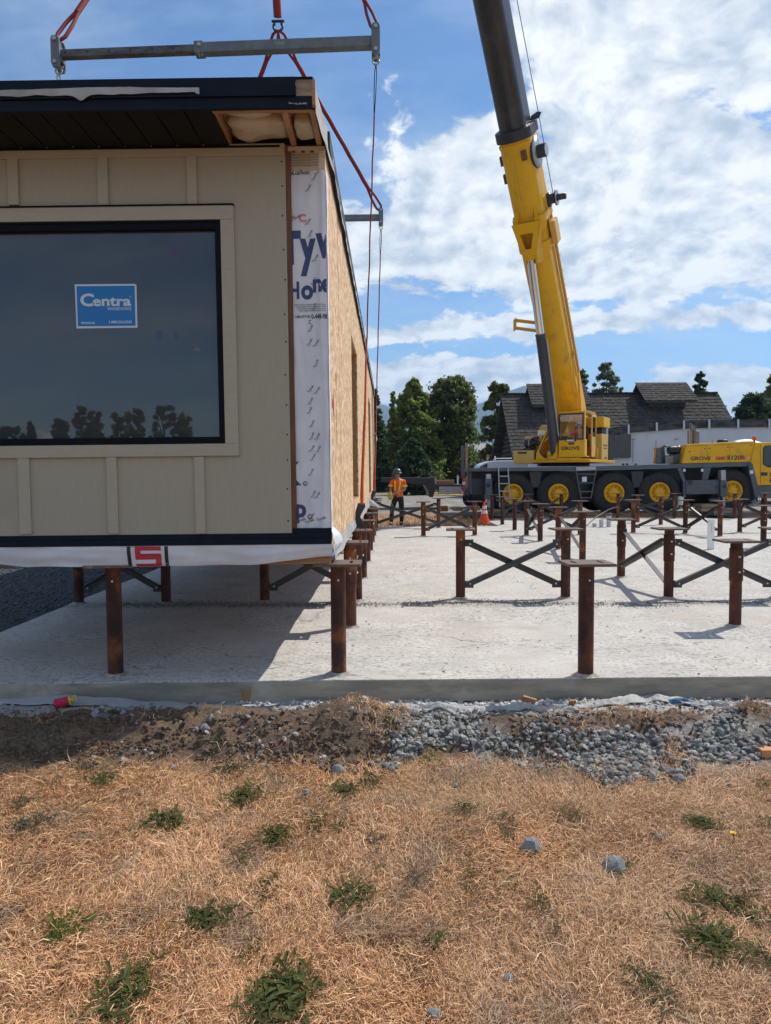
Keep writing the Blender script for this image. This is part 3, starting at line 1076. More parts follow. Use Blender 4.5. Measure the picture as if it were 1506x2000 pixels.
navy = [fit('T', 'navy_print', (551, 451, 592, 517), 0.05), fit('y', 'navy_print', (589, 466, 621, 539), 0.05), fit('v', 'navy_print', (620, 456, 652, 505), 0.05),
        fit('H', 'navy_print', (566, 550, 588, 584), 0.03), fit('o', 'navy_print', (591, 557, 615, 585), 0.04), fit('n', 'navy_print', (614, 545, 632, 571), 0.04), fit('e', 'navy_print', (631, 544, 653, 572), 0.04),
        fit('K', 'navy_print', (548, 902, 590, 948), 0.05), fit('p', 'navy_print', (577, 985, 599, 1022), 0.04)]
for o in navy:
    o.name = 'letter'
blk = [fit('yvek.ca/hom', 'black_print', (561, 332, 609, 344), 0.015), fit('0-448-98', 'black_print', (611, 613, 642, 623), 0.02),
       fit('®', 'black_print', (593, 940, 602, 949)), fit('®', 'black_print', (601, 1004, 611, 1014)),
       fit('1-888-38TYVEK', 'black_print', (579, 616, 610, 621), 0.01), fit('C', 'black_print', (606, 625, 611, 633), 0.02)]
for k in range(5):
    blk.append(fit('THE INFORMATION PROVIDED HEREIN IS FOR USE', 'black_print', (566, 301 + k * 5.2, 626, 303.2 + k * 5.2), 0.0))
for k in range(4):
    blk.append(fit('FOR MORE INFORMATION CALL', 'black_print', (578 + k * 3, 594 + k * 4, 640, 596 + k * 4), 0.0))
join_meshes('small_lettering', blk, mod)['kind'] = 'stuff'
pk = [fit('er', 'pink_print', (560, 421, 581, 434), 0.05), fit('C', 'pink_print', (587, 418, 603, 434), 0.05)]
join_meshes('pink_lettering', pk, mod)
# tape: short black repeats of the maker's word, each at its own slant
tape = []
ty = 345
k = 0
while ty < 1030:
    for tx_ in ((606 + random.uniform(-4, 3)), (616 + random.uniform(-3, 4))):
        if random.random() < 0.5:
            continue
        p = PY(tx_ + (ty - 345) * 0.010, ty + random.uniform(-4, 4), MYF + 0.02)
        a = rad(random.choice((62, 66, 70, 58)) + random.uniform(-6, 6))
        o = text('tape_print', 'Tyvek', 0.026, 'grey_print', (p.x, 0, p.z - TILT * (p.x - MXP)), (math.cos(a), 0, math.sin(a)), (-math.sin(a), 0, math.cos(a)), mod, bold=0.01, thick=0.0)
        tape.append(lay(o))
    ty += 23
for tx_, ty in ((588, 1016), (605, 1018), (628, 1013), (583, 425)):
    p = PY(tx_, ty, MYF + 0.02)
    a = rad(20)
    tape.append(lay(text('tape_print', 'Tyvek', 0.03, 'black_print', (p.x, 0, p.z - TILT * (p.x - MXP)), (math.cos(a), 0, math.sin(a)), (-math.sin(a), 0, math.cos(a)), mod, bold=0.02, thick=0.0)))
join_meshes('tape_lettering', tape, mod)['kind'] = 'stuff'

# membrane skirt below the flashing
KZ1 = fz0 - 0.001
KX1 = mq(650, 1075)[0]


def skirt(u, v):
    x = XL + (KX1 - XL) * u
    end = sstep(0.80, 1.0, u)
    drop = 0.150 + 0.012 * mnoise.noise(Vector((x * 3, 0, 3))) - float(end) * 0.055 - 0.03 * max(0.0, 0.18 - abs(x + 2.85)) * 4
    return (x, MYF - 0.012 + 0.012 * mnoise.noise(Vector((x * 4, v * 3, 5))) + 0.028 * v * v + 0.008 * math.sin(x * 9) * v, KZ1 - drop * v)


k_ = MB()
k_.grid(skirt, 120, 8)
memb = k_.build('membrane_skirt', 'house_wrap', mod)


def skx(px):
    return (mq(px, 1085)[0] - XL) / (KX1 - XL)


def skirt_patch(mb, u0, u1, v0, v1, n=4):
    mb.grid(lambda a, c: tuple(Vector(skirt(u0 + (u1 - u0) * a, v0 + (v1 - v0) * c)) + Vector((0, -0.0035, 0))), 6, n)


s = MB()
for a in ((249, 256), (323, 330)):
    skirt_patch(s, skx(a[0]), skx(a[1]), 0.02, 0.985)
s.build('black_bars', 'black_print', mod)
s = MB()   # a blocky S whose foot is cut by the fabric edge
l, r = skx(264.5), skx(316)
t_ = skx(279) - skx(268)
skirt_patch(s, l, r, 0.02, 0.22)
skirt_patch(s, l, l + t_, 0.22, 0.37)
skirt_patch(s, l, r, 0.37, 0.66)
skirt_patch(s, r - t_, r, 0.66, 0.86)
skirt_patch(s, l, r, 0.86, 0.985)
s.build('red_letter', 'red_print', mod)
# rim joist glimpsed under the membrane's lifted right end, and underside joists
MB().box(-1.05, XR - 0.005, MYF + 0.052, MYF + 0.09, ZB - 0.02, ZB + 0.13).build('rim_joist', 'lumber_x', mod)
MB().box(XL, -2.6, MYF + 0.052, MYF + 0.09, ZB - 0.015, ZB + 0.13).build('rim_joist', 'lumber_x', mod)
for k in range(10):
    y = MYF + 0.6 + k * 1.6
    MB().box(XL + 0.05, XR - 0.06, y, y + 0.04, ZB - 0.02, ZB + 0.0295).build('floor_joist', 'lumber_x', mod)
# loose wrap at the right corner
c_ = MB()
c_.grid(lambda u, v: (XR + 0.010 + 0.05 * math.sin(v * 3.1) * (0.4 + u) + 0.012 * mnoise.noise(Vector((u * 4, v * 6, 1))), MYF - 0.01 + 0.14 * u + 0.02 * mnoise.noise(Vector((u * 5, v * 5, 8))), 1.10 - 0.20 * v + 0.02 * u), 6, 10)
c_.build('loose_wrap', 'house_wrap', mod)

# ------------------------------------------------------------------ right wall: strand board sheets, opening, hanging strip


def osb_material():
    m = bpy.data.materials.new('strand_board')
    m.use_nodes = True
    t = m.node_tree
    N = NT(t)
    b = t.nodes['Principled BSDF']
    tc = N.n('ShaderNodeTexCoord')
    vo = N.n('ShaderNodeTexVoronoi')
    wv = N.n('ShaderNodeVectorMath', operation='MULTIPLY_ADD')
    t.links.new(N.noise(tc.outputs['Object'], 6, 3, color=True), wv.inputs[0])
    wv.inputs[1].default_value = (0.03, 0.03, 0.03)
    t.links.new(tc.outputs['Object'], wv.inputs[2])
    t.links.new(N.vscale(wv.outputs[0], (1, 7.5, 8.5)), vo.inputs['Vector'])
    vo.inputs['Scale'].default_value = 2.6
    sp = N.n('ShaderNodeSeparateColor')
    t.links.new(vo.outputs['Color'], sp.inputs[0])
    col = N.mix(sp.outputs[0], (0.46, 0.275, 0.14), (0.74, 0.50, 0.29))
    fine = N.noise(N.vscale(tc.outputs['Object'], (1, 5.0, 7.0)), 1.9, 9, 0.74)
    col = N.mix(N.math('MULTIPLY', N.ramp(fine, 0.50, 0.62), 0.85), col, (0.27, 0.15, 0.072))
    col = N.mix(N.math('MULTIPLY', N.ramp(fine, 0.44, 0.34), 0.7), col, (0.80, 0.62, 0.42))
    col = N.mix(N.math('MULTIPLY', N.ramp(sp.outputs[1], 0.82, 0.9), 0.8), col, (0.78, 0.60, 0.40))
    t.links.new(col, b.inputs['Base Color'])
    b.inputs['Roughness'].default_value = 0.72
    bp = N.n('ShaderNodeBump')
    bp.inputs['Strength'].default_value = 0.5
    bp.inputs['Distance'].default_value = 0.006
    t.links.new(N.math('ADD', sp.outputs[2], fine), bp.inputs['Height'])
    t.links.new(bp.outputs[0], b.inputs['Normal'])
    MATS['strand_board'] = m


osb_material()
OZ0, OZ1 = ZB + 0.10, ZT - 0.04
OP = (8.55, 10.05, 1.20, 3.17)     # window hole in the long wall
OP2 = (15.3, 16.9, 1.10, 3.17)
y = MYF + 0.03
sheets = [(y, 6.44), (6.443, 7.66), (7.663, OP[0]), (OP[0], OP[1]), (OP[1], 11.32), (11.323, 12.54), (12.543, 13.76), (13.763, OP2[0]), (OP2[0], OP2[1]), (OP2[1], 18.6), (18.603, 19.85), (19.853, YB)]
for a, c in sheets:
    if (a, c) in ((OP[0], OP[1]), (OP2[0], OP2[1])):
        o = OP if a == OP[0] else OP2
        MB().box(XR - 0.02, XR, a + 0.0015, c - 0.0015, OZ0, o[2]).build('strand_board', 'strand_board', mod)
        MB().box(XR - 0.02, XR, a + 0.0015, c - 0.0015, o[3], OZ1).build('strand_board', 'strand_board', mod)
    else:
        MB().box(XR - 0.02 + random.uniform(-.001, .001), XR + random.uniform(-.001, .001), a, c - 0.003, OZ0, OZ1).build('strand_board', 'strand_board', mod)
for o in (OP, OP2):
    for k, ya in enumerate((o[0] - 0.04, o[1] - 0.001)):
        MB().box(XR - 0.17, XR - 0.021, ya, ya + 0.041, ZB + 0.21, ZT - 0.06).build('stud', 'lumber', mod)
    MB().box(XR - 0.17, XR - 0.004, o[0] + 0.001, o[1] - 0.0015, o[2] - 0.04, o[2] + 0.003).build('sill_plate', 'lumber', mod)
    MB().box(XR - 0.17, XR - 0.021, o[0] + 0.001, o[1] - 0.0015, o[3], o[3] + 0.2).build('lintel', 'lumber', mod)
# thin black marks and a spray mark
s = MB()
for (ya, za, zb) in ((5.95, 1.9, 2.05), (5.95, 1.75, 1.88), (5.96, 2.2, 2.34)):
    s.box(XR + 0.0015, XR + 0.003, ya, ya + 0.012, za, zb)
s.build('felt_marks', 'black_print', mod)
s = MB()
s.box(XR + 0.0015, XR + 0.003, 5.55, 5.70, 2.02, 2.09)
s.box(XR + 0.0015, XR + 0.003, 5.62, 5.66, 1.96, 2.13)
s.build('spray_mark', 'red_print', mod)
# strip of wrap that hangs along the bottom edge
h_ = MB()
h_.grid(lambda u, v: (XR + 0.006 + 0.022 * v + 0.012 * v * mnoise.noise(Vector((u * 9, v * 2, 3))), MYF + 0.10 + u * (YB - MYF - 0.2), OZ0 + 0.012 - v * (0.105 + 0.02 * mnoise.noise(Vector((u * 30, 0, 9))))), 160, 4)
h_.build('hanging_strip', 'plastic_sheet', mod)

# ------------------------------------------------------------------ roof: deck, overhang, fascia, soffit
FY = 4.65
RX = mq(615, 180, FY)[0]
fa_t = mq(583, 151, FY)[1]
fa_m = mq(583, 187, FY)[1]
fa_b = mq(600, 210, FY)[1]
ZS = fa_b + 0.012
MB().box(XL - 0.1, XR + 0.03, MYF + 0.10, YB + 0.3, ZT + 0.0, fa_t - 0.03).build('roof_deck', 'bitumen', mod)
MB().box(XL - 0.1, RX - 0.01, FY + 0.035, MYF + 0.0995, fa_t - 0.06, fa_t - 0.03).build('roof_overhang', 'lumber_x', mod)
up_x = mq(583, 170, FY)[0]
MB().box(XL - 0.1, up_x, FY - 0.012, FY + 0.010, fa_m, fa_t).build('fascia', 'navy_metal', mod, bevel=0.002)
MB().box(XL - 0.1, RX, FY, FY + 0.028, fa_b, fa_m - 0.0015).build('fascia', 'navy_metal', mod, bevel=0.002)
MB().box(XL - 0.1, up_x - 0.004, FY - 0.017, FY - 0.0125, fa_m - 0.004, fa_m + 0.004).build('fascia_hem', 'navy_metal', mod)
MB().box(up_x + 0.002, RX - 0.001, FY + 0.003, FY + 0.034, fa_m + 0.0005, fa_t - 0.012).build('blocking', 'old_lumber', mod)
MB().box(up_x - 0.02, RX + 0.004, FY - 0.004, FY + 0.036, fa_t - 0.0115, fa_t + 0.002).build('drip_edge', 'black_vinyl', mod)
# torn strip of protective film
s = MB()
xs0, xs1 = mq(-120, 185, FY)[0], mq(397, 185, FY)[0]


def film(u, v):
    x = xs0 + (xs1 - xs0) * u
    top = mq(0, 181, FY)[1] + 0.012 * math.exp(-((u - 0.62) / 0.25) ** 2) + 0.004 * mnoise.noise(Vector((u * 9, 1, 0)))
    bot = mq(0, 192.5, FY)[1] + 0.010 * float(sstep(0.45, 1, u)) - 0.034 * math.exp(-((u - 0.555) / 0.022) ** 2) + 0.010 * mnoise.noise(Vector((u * 14, 4, 0))) - 0.012 * (u > 0.985)
    return (x, FY - 0.024 - 0.006 * abs(mnoise.noise(Vector((u * 25, v * 3, 6)))), bot + (top - bot) * v)


s.grid(film, 110, 4)
s.build('torn_film', 'plastic_sheet', mod)
s = MB()   # chipped paint flecks
for k in range(16):
    x = mq(570 + k * 2.3, 203, FY)[0]
    z = mq(570, 205 - 5 * random.random() * (1 if k < 4 else 0.4), FY)[1]
    w = random.uniform(.003, .008)
    s.box(x, x + w, FY - 0.002, FY - 0.0006, z, z + random.uniform(.003, .01))
s.build('paint_chips', 'plastic_sheet', mod)
# soffit planks run front to back under the overhang
sx_end = mq(416, 214, FY)[0]
k = 0
x = sx_end
while x > XL - 0.1:
    w = 0.185
    o = MB().box(x - w + 0.011, x, FY + 0.03, MYF - 0.001, ZS, ZS + 0.012).build('soffit_plank', 'soffit_metal', mod, bevel=0.002)
    MB().box(x - w, x - w + 0.0105, FY + 0.03, MYF - 0.001, ZS + 0.0085, ZS + 0.0115).build('soffit_joint', 'black_vinyl', o)
    x -= w
MB().box(XL - 0.1, mq(552, 276)[0], MYF - 0.022, MYF - 0.001, ZS - 0.016, ZS - 0.001).build('soffit_channel', 'black_vinyl', mod)
# open end of the soffit: joist ends, insulation, sub-fascia
MB().box(sx_end + 0.004, RX - 0.002, FY + 0.030, FY + 0.066, fa_b + 0.001, fa_t - 0.065).build('sub_fascia', 'lumber_x', mod)
for px in (551, 607):
    xa = mq(px, 214, FY)[0]
    MB().box(xa, xa + 0.036, FY + 0.067, MYF + 0.03, ZS + 0.004, fa_t - 0.061).build('rafter', 'lumber', mod)
MB().box(sx_end - 0.01, sx_end + 0.014, FY + 0.067, MYF + 0.03, ZS + 0.016, fa_t - 0.061).build('rafter', 'lumber', mod)
MB().box(sx_end + 0.016, RX - 0.002, FY + 0.068, MYF + 0.09, fa_t - 0.085, fa_t - 0.0615).build('roof_board', 'lumber_x', mod)


def batt(x0, x1, y0, y1, z0, sd):
    m_ = MB()
    c = Vector(((x0 + x1) / 2, (y0 + y1) / 2, z0 + 0.05))

    def f(u, v):
        th, ph = u * 2 * math.pi, (v - 0.5) * math.pi
        d = Vector((math.cos(th) * math.cos(ph), math.sin(th) * math.cos(ph), math.sin(ph)))
        e = 0.45
        q = Vector([math.copysign(abs(a) ** e, a) for a in d])
        q = Vector((q.x * (x1 - x0) / 2, q.y * (y1 - y0) / 2, q.z * 0.055))
        return c + q + d * 0.03 * mnoise.noise(q * 7 + Vector((sd, 0, 0))) + d * 0.008 * mnoise.noise(q * 30)
    m_.grid(f, 36, 18)
    return m_.build('insulation_batt', 'insulation', mod)


xa, xb = mq(551, 214, FY)[0], mq(607, 214, FY)[0]
batt(sx_end + 0.03, xa - 0.005, FY + 0.27, MYF + 0.02, ZS + 0.035, 1)
batt(xa + 0.04, xb - 0.004, FY + 0.26, MYF + 0.01, ZS + 0.03, 5)
fl = MB()
fl.grid(lambda u, v: (sx_end + 0.05 + 0.30 * u, FY + 0.13 + 0.13 * v + 0.04 * u, ZS + 0.05 + 0.03 * v - 0.02 * math.sin(u * 3) + 0.06 * u * (1 - v)), 10, 4)
fl.build('facing_flap', 'insulation', mod, thick=0.002)
# top plate over the wrapped corner, and small notches
MB().box(SXR + 0.02, XR + 0.004, MYF + 0.0, MYF + 0.034, ZS - 0.035, ZS - 0.004).build('top_plate', 'wrap_tan', mod)
for px in (574, 593, 611):
    xa = mq(px, 287)[0]
    MB().box(xa, xa + 0.025, MYF - 0.002, MYF + 0.004, ZS - 0.047, ZS - 0.034).build('plate_notch', 'stud_brown', mod)
# roof edge along the right side: rim board and white film lapped over it
MB().prism([(RX - 0.03, FY + 0.037, ZS + 0.014), (RX - 0.002, FY + 0.037, ZS + 0.014), (XR + 0.012, MYF + 0.3, ZS + 0.014), (XR + 0.012, YB + 0.2, ZS + 0.014), (XR - 0.03, YB + 0.2, ZS + 0.014)], (0, 0, fa_t - 0.034 - ZS)).build('rim_board', 'bitumen', mod)
MB().box(RX - 0.0005, RX + 0.02, FY + 0.002, FY + 0.05, fa_b + 0.02, fa_t - 0.014).build('rim_end', 'lumber', mod)
f_ = MB()
f_.grid(lambda u, v: ((RX + 0.006) + (XR + 0.018 - RX - 0.006) * min(1.0, u * 20) + 0.010 * abs(mnoise.noise(Vector((u * 60, v * 3, 2)))) + 0.014 * v, FY + 0.03 + u * (YB - FY), fa_t - 0.008 - v * (0.20 + 0.05 * mnoise.noise(Vector((u * 40, 0, 5))))), 200, 6)
f_.build('edge_film', 'plastic_sheet', mod)
f_ = MB()
f_.grid(lambda u, v: (RX + 0.012 - 0.03 * v, FY + 0.01 + 0.10 * u, fa_t + 0.002 + 0.012 * mnoise.noise(Vector((u * 9, v * 9, 0))) - 0.05 * v * v), 6, 6)
f_.build('edge_film', 'plastic_sheet', mod)

# steel lifting brackets bolted under the long wall
BRK = []
for yb in (8.75, 16.1):
    for sx in (1, -1):
        xw = XR if sx == 1 else XL
        b = MB()
        pr = [(-0.04, 0.80 + 0.06), (0.115, 0.86), (0.115, 0.885), (0.06, 0.99), (0.075, 1.03), (0.125, 1.115), (0.115, 1.16), (0.035, 1.16), (-0.04, 1.05)]
        b.prism([(xw + sx * (0.012 + q[0] if q[0] > 0 else 0.012), yb, q[1]) for q in pr], (0, 0.03, 0))
        b.build('lifting_bracket', 'engine_black', mod)
        BRK.append((yb, sx, Vector((xw + sx * 0.085, yb + 0.015, 1.145))))
# dangling wrap at the far end
f_ = MB()
f_.grid(lambda u, v: (XR + 0.02 + 0.05 * math.sin(v * 3.1) * (0.3 + u), YB - 0.3 + 0.2 * u, 2.75 - 0.35 * v), 4, 8)
f_.build('loose_wrap', 'house_wrap', mod)
f_ = MB()
f_.grid(lambda u, v: (XR + 0.02 + 0.16 * u * (0.4 + v), 14.4 + 0.5 * u + 0.3 * v, 1.03 - 0.16 * v - 0.05 * u), 5, 6)
f_.build('loose_wrap', 'plastic_sheet', mod)
mod.rotation_euler = (0, -TILT, 0)

# ------------------------------------------------------------------ rusty piles
PT = 0.83
mat('mortar', (0.42, 0.39, 0.35), (0.24, 0.20, 0.165), 22, 0.9, bump=0.4, bscale=60)


def pile_proto(sleeved, at):
    r = thing('steel_pile', 'x', 'pile', at, 'rusty steel piles standing on the slab')
    b = MB()
    zs = [-0.02, 0.0, 0.012, 0.05, 0.3, 0.6, PT - 0.001]
    b.tube([(0, 0, z) for z in zs], [0.060, 0.060, 0.0575, 0.057, 0.057, 0.057, 0.057], 18)
    b.build('pipe', 'rust', r, world=False)
    if sleeved:
        b = MB()
        b.lathe([(0.0575, 0.45), (0.065, 0.45), (0.065, 0.765), (0.0575, 0.77)], (0, 0, 0), (0, 0, 1), 18)
        s_ = b.build('sleeve', 'rust', r, world=False)
        for z in (0.54, 0.69):
            for sx in (0, 1):
                b = MB()
                d = Vector((0, -1, 0)) if sx == 0 else Vector((1, 0, 0))
                b.lathe([(0.0, 0.013), (0.010, 0.013), (0.012, 0.009), (0.012, 0.0)], d * 0.063 + Vector((0, 0, z)), d, 6, smooth=False)
                b.build('bolt', 'bolt_zinc', s_, world=False)
    else:
        b = MB()
        b.lathe([(0.0, 0.001), (0.0075, 0.001), (0.0075, 0.0)], Vector((0.006, -0.0572, 0.72)), (0, -1, 0), 10, smooth=False)
        b.build('bolt_hole_light', 'bolt_zinc' if False else 'white_paint', r, world=False)  # white disc paints the light that shows through a bolt hole
    b = MB()   # mortar smeared round the foot, and the weld under the plate
    b.lathe([(0.0575, 0.020), (0.066, 0.016), (0.080, 0.006), (0.098, 0.001)], (0, 0, 0), (0, 0, 1), 14)
    b.v = [(x * (1 + 0.22 * mnoise.noise(Vector((x * 30, y * 30, 1)))), y * (1 + 0.22 * mnoise.noise(Vector((x * 30, y * 30, 5)))), z) for x, y, z in b.v]
    b.build('foot_mortar', 'mortar', r, world=False)
    b = MB()
    b.lathe([(0.0572, PT - 0.012), (0.064, PT - 0.006), (0.066, PT - 0.0005)], (0, 0, 0), (0, 0, 1), 16)
    b.build('weld_bead', 'rust', r, world=False)
    # plate with two slots: a frame of strips
    b = MB()
    w, d = 0.175, 0.145
    sl = 0.10
    b.box(-w, -sl - 0.012, -d, d, PT, PT + 0.02)
    b.box(-sl + 0.012, sl - 0.012, -d, d, PT, PT + 0.02)
    b.box(sl + 0.012, w, -d, d, PT, PT + 0.02)
    for sx in (-1, 1):
        b.box(sx * sl - 0.012, sx * sl + 0.012, -d, -0.075, PT, PT + 0.02)
        b.box(sx * sl - 0.012, sx * sl + 0.012, 0.075, d, PT, PT + 0.02)
    b.build('top_plate', 'rust_plate', r, world=False)
    return r


ORD = ['first', 'second', 'third', 'fourth', 'fifth', 'sixth', 'seventh', 'eighth', 'ninth', 'tenth', 'eleventh']
PILES = {}
colA = [5.36, 7.04, 8.56, 10.4, 12.4, 14.2, 16.0, 17.65, 19.0, 20.4]
colB = [7.02, 8.63, 10.41, 12.5, 14.31, 16.02, 17.63, 19.3, 21.42, 23.6]
spec = []
for i, y in enumerate(colA):
    lab = ('rusty pile holding its top plate under the hanging building\'s near right corner' if i == 0 else
           f'rusty pile under the building\'s right wall, {ORD[i]} back from the slab\'s front edge')
    spec.append((-0.39, y, lab, i in (1, 2, 5)))
for i, y in enumerate(colB):
    lab = ('rusty pile standing alone at the right with a shadow of its plate beside it' if i == 0 else
           f'rusty pile in the long row across the slab\'s middle, {ORD[i]} back from the camera')
    spec.append((3.40 if i == 0 else 3.37, y, lab, i in (0, 1, 2, 5)))
spec += [
    (-2.08, 5.35, 'dark rusty pile under the front of the hanging building, left of the red letter', False),
    (1.46, 5.30, 'largest rusty pile, alone at the slab\'s front edge right of the building', False),
    (-3.69, 8.42, 'rusty pile at the slab\'s left edge beside the dark gravel, in deep shade', False),
    (-2.66, 8.44, 'shaded rusty pile beneath the building\'s red letter and black bars', False),
    (-1.50, 8.52, 'shaded rusty pile under the building with a short bolted tab on its left', False),
    (0.86, 8.68, 'rusty pile at the left end of the nearest free standing cross brace', False),
    (2.13, 8.65, 'rusty pile at the right end of the nearest free standing cross brace', False),
    (4.66, 8.60, 'rusty pile whose plate just enters the picture at the right edge', False),
    (4.71, 17.72, 'far rusty pile in front of the second crane wheel from the left', False),
    (2.10, 17.66, 'far rusty pile just left of the orange traffic cone', False),
    (0.83, 17.58, 'far rusty pile to the right of the worker with two bright bolts', True),
    (1.39, 20.3, 'bright orange rusty pile behind the cross braces, right of the worker', False),
    (4.63, 24.0, 'far rusty pile below the crane\'s first two wheels, sharing two braces', False),
    (5.82, 24.3, 'far rusty pile in front of the hub of the second crane wheel', False),
    (7.77, 24.4, 'far rusty pile in front of the crane\'s middle wheel', False),
    (6.21, 18.26, 'far rusty pile left of the crane\'s fourth wheel, tallest of its cluster', False),
    (7.71, 22.28, 'far dark pile between the crane\'s third and fourth wheels', False),
    (7.98, 21.1, 'far sleeved pile in front of the hub of the crane\'s fourth wheel', True),
    (9.53, 24.0, 'far rusty pile in front of the white bag by the crane\'s fourth wheel', False),
    (7.42, 17.99, 'far rusty pile with two white bolts, left of the tall white post', True),
    (7.89, 17.12, 'sleeved rusty pile just right of the tall white post', True),
    (11.45, 23.83, 'far rusty pile in front of the hub of the crane\'s last wheel', False),
    (8.93, 18.29, 'bright rust red pile below the crane\'s front fender', False),
    (7.63, 14.63, 'sleeved rusty pile at the right edge in front of far braces', True),
    (12.55, 24.0, 'farthest pile at the right edge below the crane\'s driving cab', False)]
protos = {}
for (x, y, lab, slv) in spec:
    if slv not in protos:
        o = pile_proto(slv, (x, y, 0))
        protos[slv] = o
        o['label'] = lab
    else:
        o = dup(protos[slv], (x, y, 0), random.choice((0, 0.04, -0.05, 0.09, -0.08)), lab)

# ------------------------------------------------------------------ cross braces, each an angle iron bolted to a tab at either end


def brace(a, b, za, zb, side, lab):
    A, B = Vector((*a, za)), Vector((*b, zb))
    h = Vector((B.x - A.x, B.y - A.y, 0)).normalized()
    nrm = Vector((h.y, -h.x, 0))
    if nrm.y > 0 or (abs(nrm.y) < 0.3 and nrm.x > 0):
        nrm = -nrm
    A += h * 0.075 + nrm * side
    B -= h * 0.075 - nrm * side
    r = thing('cross_brace', lab, 'brace', A, 'steel cross braces between piles')
    d = (B - A).normalized()
    u = nrm.cross(d)
    if u.z < 0:
        u = -u
    m_ = MB()
    m_.prism([A + u * 0.034, A - u * 0.034, A - u * 0.034 + nrm * 0.007, A + u * 0.034 + nrm * 0.007], B - A)
    m_.prism([A + u * 0.0345 + nrm * 0.0, A + u * 0.0415, A + u * 0.0415 + nrm * 0.062, A + u * 0.0345 + nrm * 0.062], B - A)
    m_.build('angle_iron', 'brace_steel', r)
    for E_, sg in ((A, 1), (B, -1)):
        m_ = MB()
        c = E_ + d * 0.02 * sg
        q = c - nrm * 0.009
        m_.beam(q - h * 0.06 * sg, q + h * 0.065 * sg, 0.012, 0.085)
        tb = m_.build('tab', 'brace_steel', r)
        m_ = MB()
        m_.lathe([(0.0, 0.016), (0.011, 0.016), (0.013, 0.012), (0.013, 0.0)], c + d * 0.025 * sg + nrm * 0.008, nrm, 6, smooth=False)
        m_.build('bolt', 'bolt_zinc', tb)
    return r


pairs = [((0.86, 8.68), (2.13, 8.65), 'in the nearest free standing cross, right of the building'),
         ((3.37, 10.41), (3.37, 8.63), 'in the cross running away left of the big right cross'),
         ((3.37, 8.63), (4.66, 8.60), 'in the big cross that leaves the right edge of the picture'),
         ((0.83, 17.58), (2.10, 17.66), 'in the far cross between the worker and the traffic cone'),
         ((-0.39, 20.4), (1.39, 20.3), 'in the cross in front of the worker\'s legs'),
         ((3.37, 17.63), (3.37, 16.02), 'in the narrow steep cross right of the traffic cone'),
         ((3.49, 23.6), (4.63, 24.0), 'in the farthest cross below the crane\'s first wheel'),
         ((4.63, 24.0), (5.82, 24.3), 'in the farthest cross below the crane\'s second wheel'),
         ((3.37, 17.63), (4.71, 17.72), 'in the far cross behind the narrow steep cross'),
         ((3.37, 14.31), (3.37, 12.5), 'in the steep cross behind the large front pile\'s plate'),
         ((6.21, 18.26), (7.42, 17.99), 'in the far cross left of the tall white post'),
         ((7.42, 17.99), (7.89, 17.12), 'in the cross partly hidden by the tall white post'),
         ((7.77, 24.4), (9.53, 24.0), 'in the farthest cross below the crane\'s fourth wheel'),
         ((8.93, 18.29), (10.2, 18.2), 'in the far cross at the right edge below the crane cab'),
         ((-3.69, 8.42), (-2.66, 8.44), 'in the shaded cross under the building by the dark gravel'),
         ((-1.50, 8.52), (-0.39, 8.56), 'in the shaded cross under the building\'s right side')]
for a, b, w in pairs:
    brace(a, b, 0.16, 0.68, 0.012, 'dark brace rising rightwards ' + w)
    brace(a, b, 0.68, 0.16, -0.012 - 0.075 * 0, 'dark brace falling rightwards ' + w)
# ------------------------------------------------------------------ mobile crane
CR0 = Vector((8.0, 26.7, 0.08))
crane = thing('mobile_crane', 'large yellow mobile crane with its boom raised over the site', 'crane', CR0)
YF = 25.30


def cq(px, py, Y=YF):
    return PY(px, py, Y)


def cprism(poly, depth, Y=YF, mb=None):
    mb = mb or MB()
    mb.prism([cq(x, y, Y) for x, y in poly], (0, depth, 0))
    return mb


# carrier: deck, chassis, fenders
cprism([(916, 914.5), (1123, 911.5), (1331, 906), (1467, 902.5), (1464, 911), (1331, 913.5), (1123, 919.5), (916, 921)], 2.75).build('carrier_deck', 'crane_grey', crane, bevel=0.01)
cprism([(921, 921.5), (1123, 920), (1331, 914), (1464, 911.5), (1478, 968), (921, 965)], 1.5, 26.0).build('chassis', 'crane_dark', crane)
cprism([(1040, 935), (1480, 930), (1480, 978), (1040, 982)], 1.2, 26.3).build('axle_frame', 'crane_dark', crane)
for x in (1046, 1245):
    cprism([(x - 12, 921), (x + 12, 921), (x + 8, 952), (x - 8, 952)], 0.08, 25.42).build('mudguard_post', 'crane_dark', crane)
cprism([(1323, 914), (1331, 914), (1340, 941), (1340, 972), (1334.5, 972), (1334.5, 942)], 0.10, 25.28).build('fender_strut', 'crane_grey', crane)
cprism([(1375, 913.5), (1389, 913.5), (1382, 938), (1371, 938)], 0.10, 25.30).build('fender_strut', 'crane_grey', crane)
cprism([(1461, 906), (1470, 905), (1481, 950), (1481, 972), (1475, 972), (1466, 930)], 0.5, 25.26).build('front_fender', 'crane_grey', crane, bevel=0.01)
cprism([(1464, 919), (1471, 918), (1471.5, 925), (1465, 926)], 0.004, 25.252).build('decal', 'sticker_white', crane)
for x in (1334, 1369):
    cprism([(x, 916), (x + 5, 915.5), (x + 5, 921), (x + 1, 921.5)], 0.01, 25.27).build('decal', 'sticker_white', crane)

# wheels: tyre > rim with bolts
WH = [(1002, 965), (1091, 965), (1200, 963), (1289, 962), (1431, 959)]
RT = 0.745


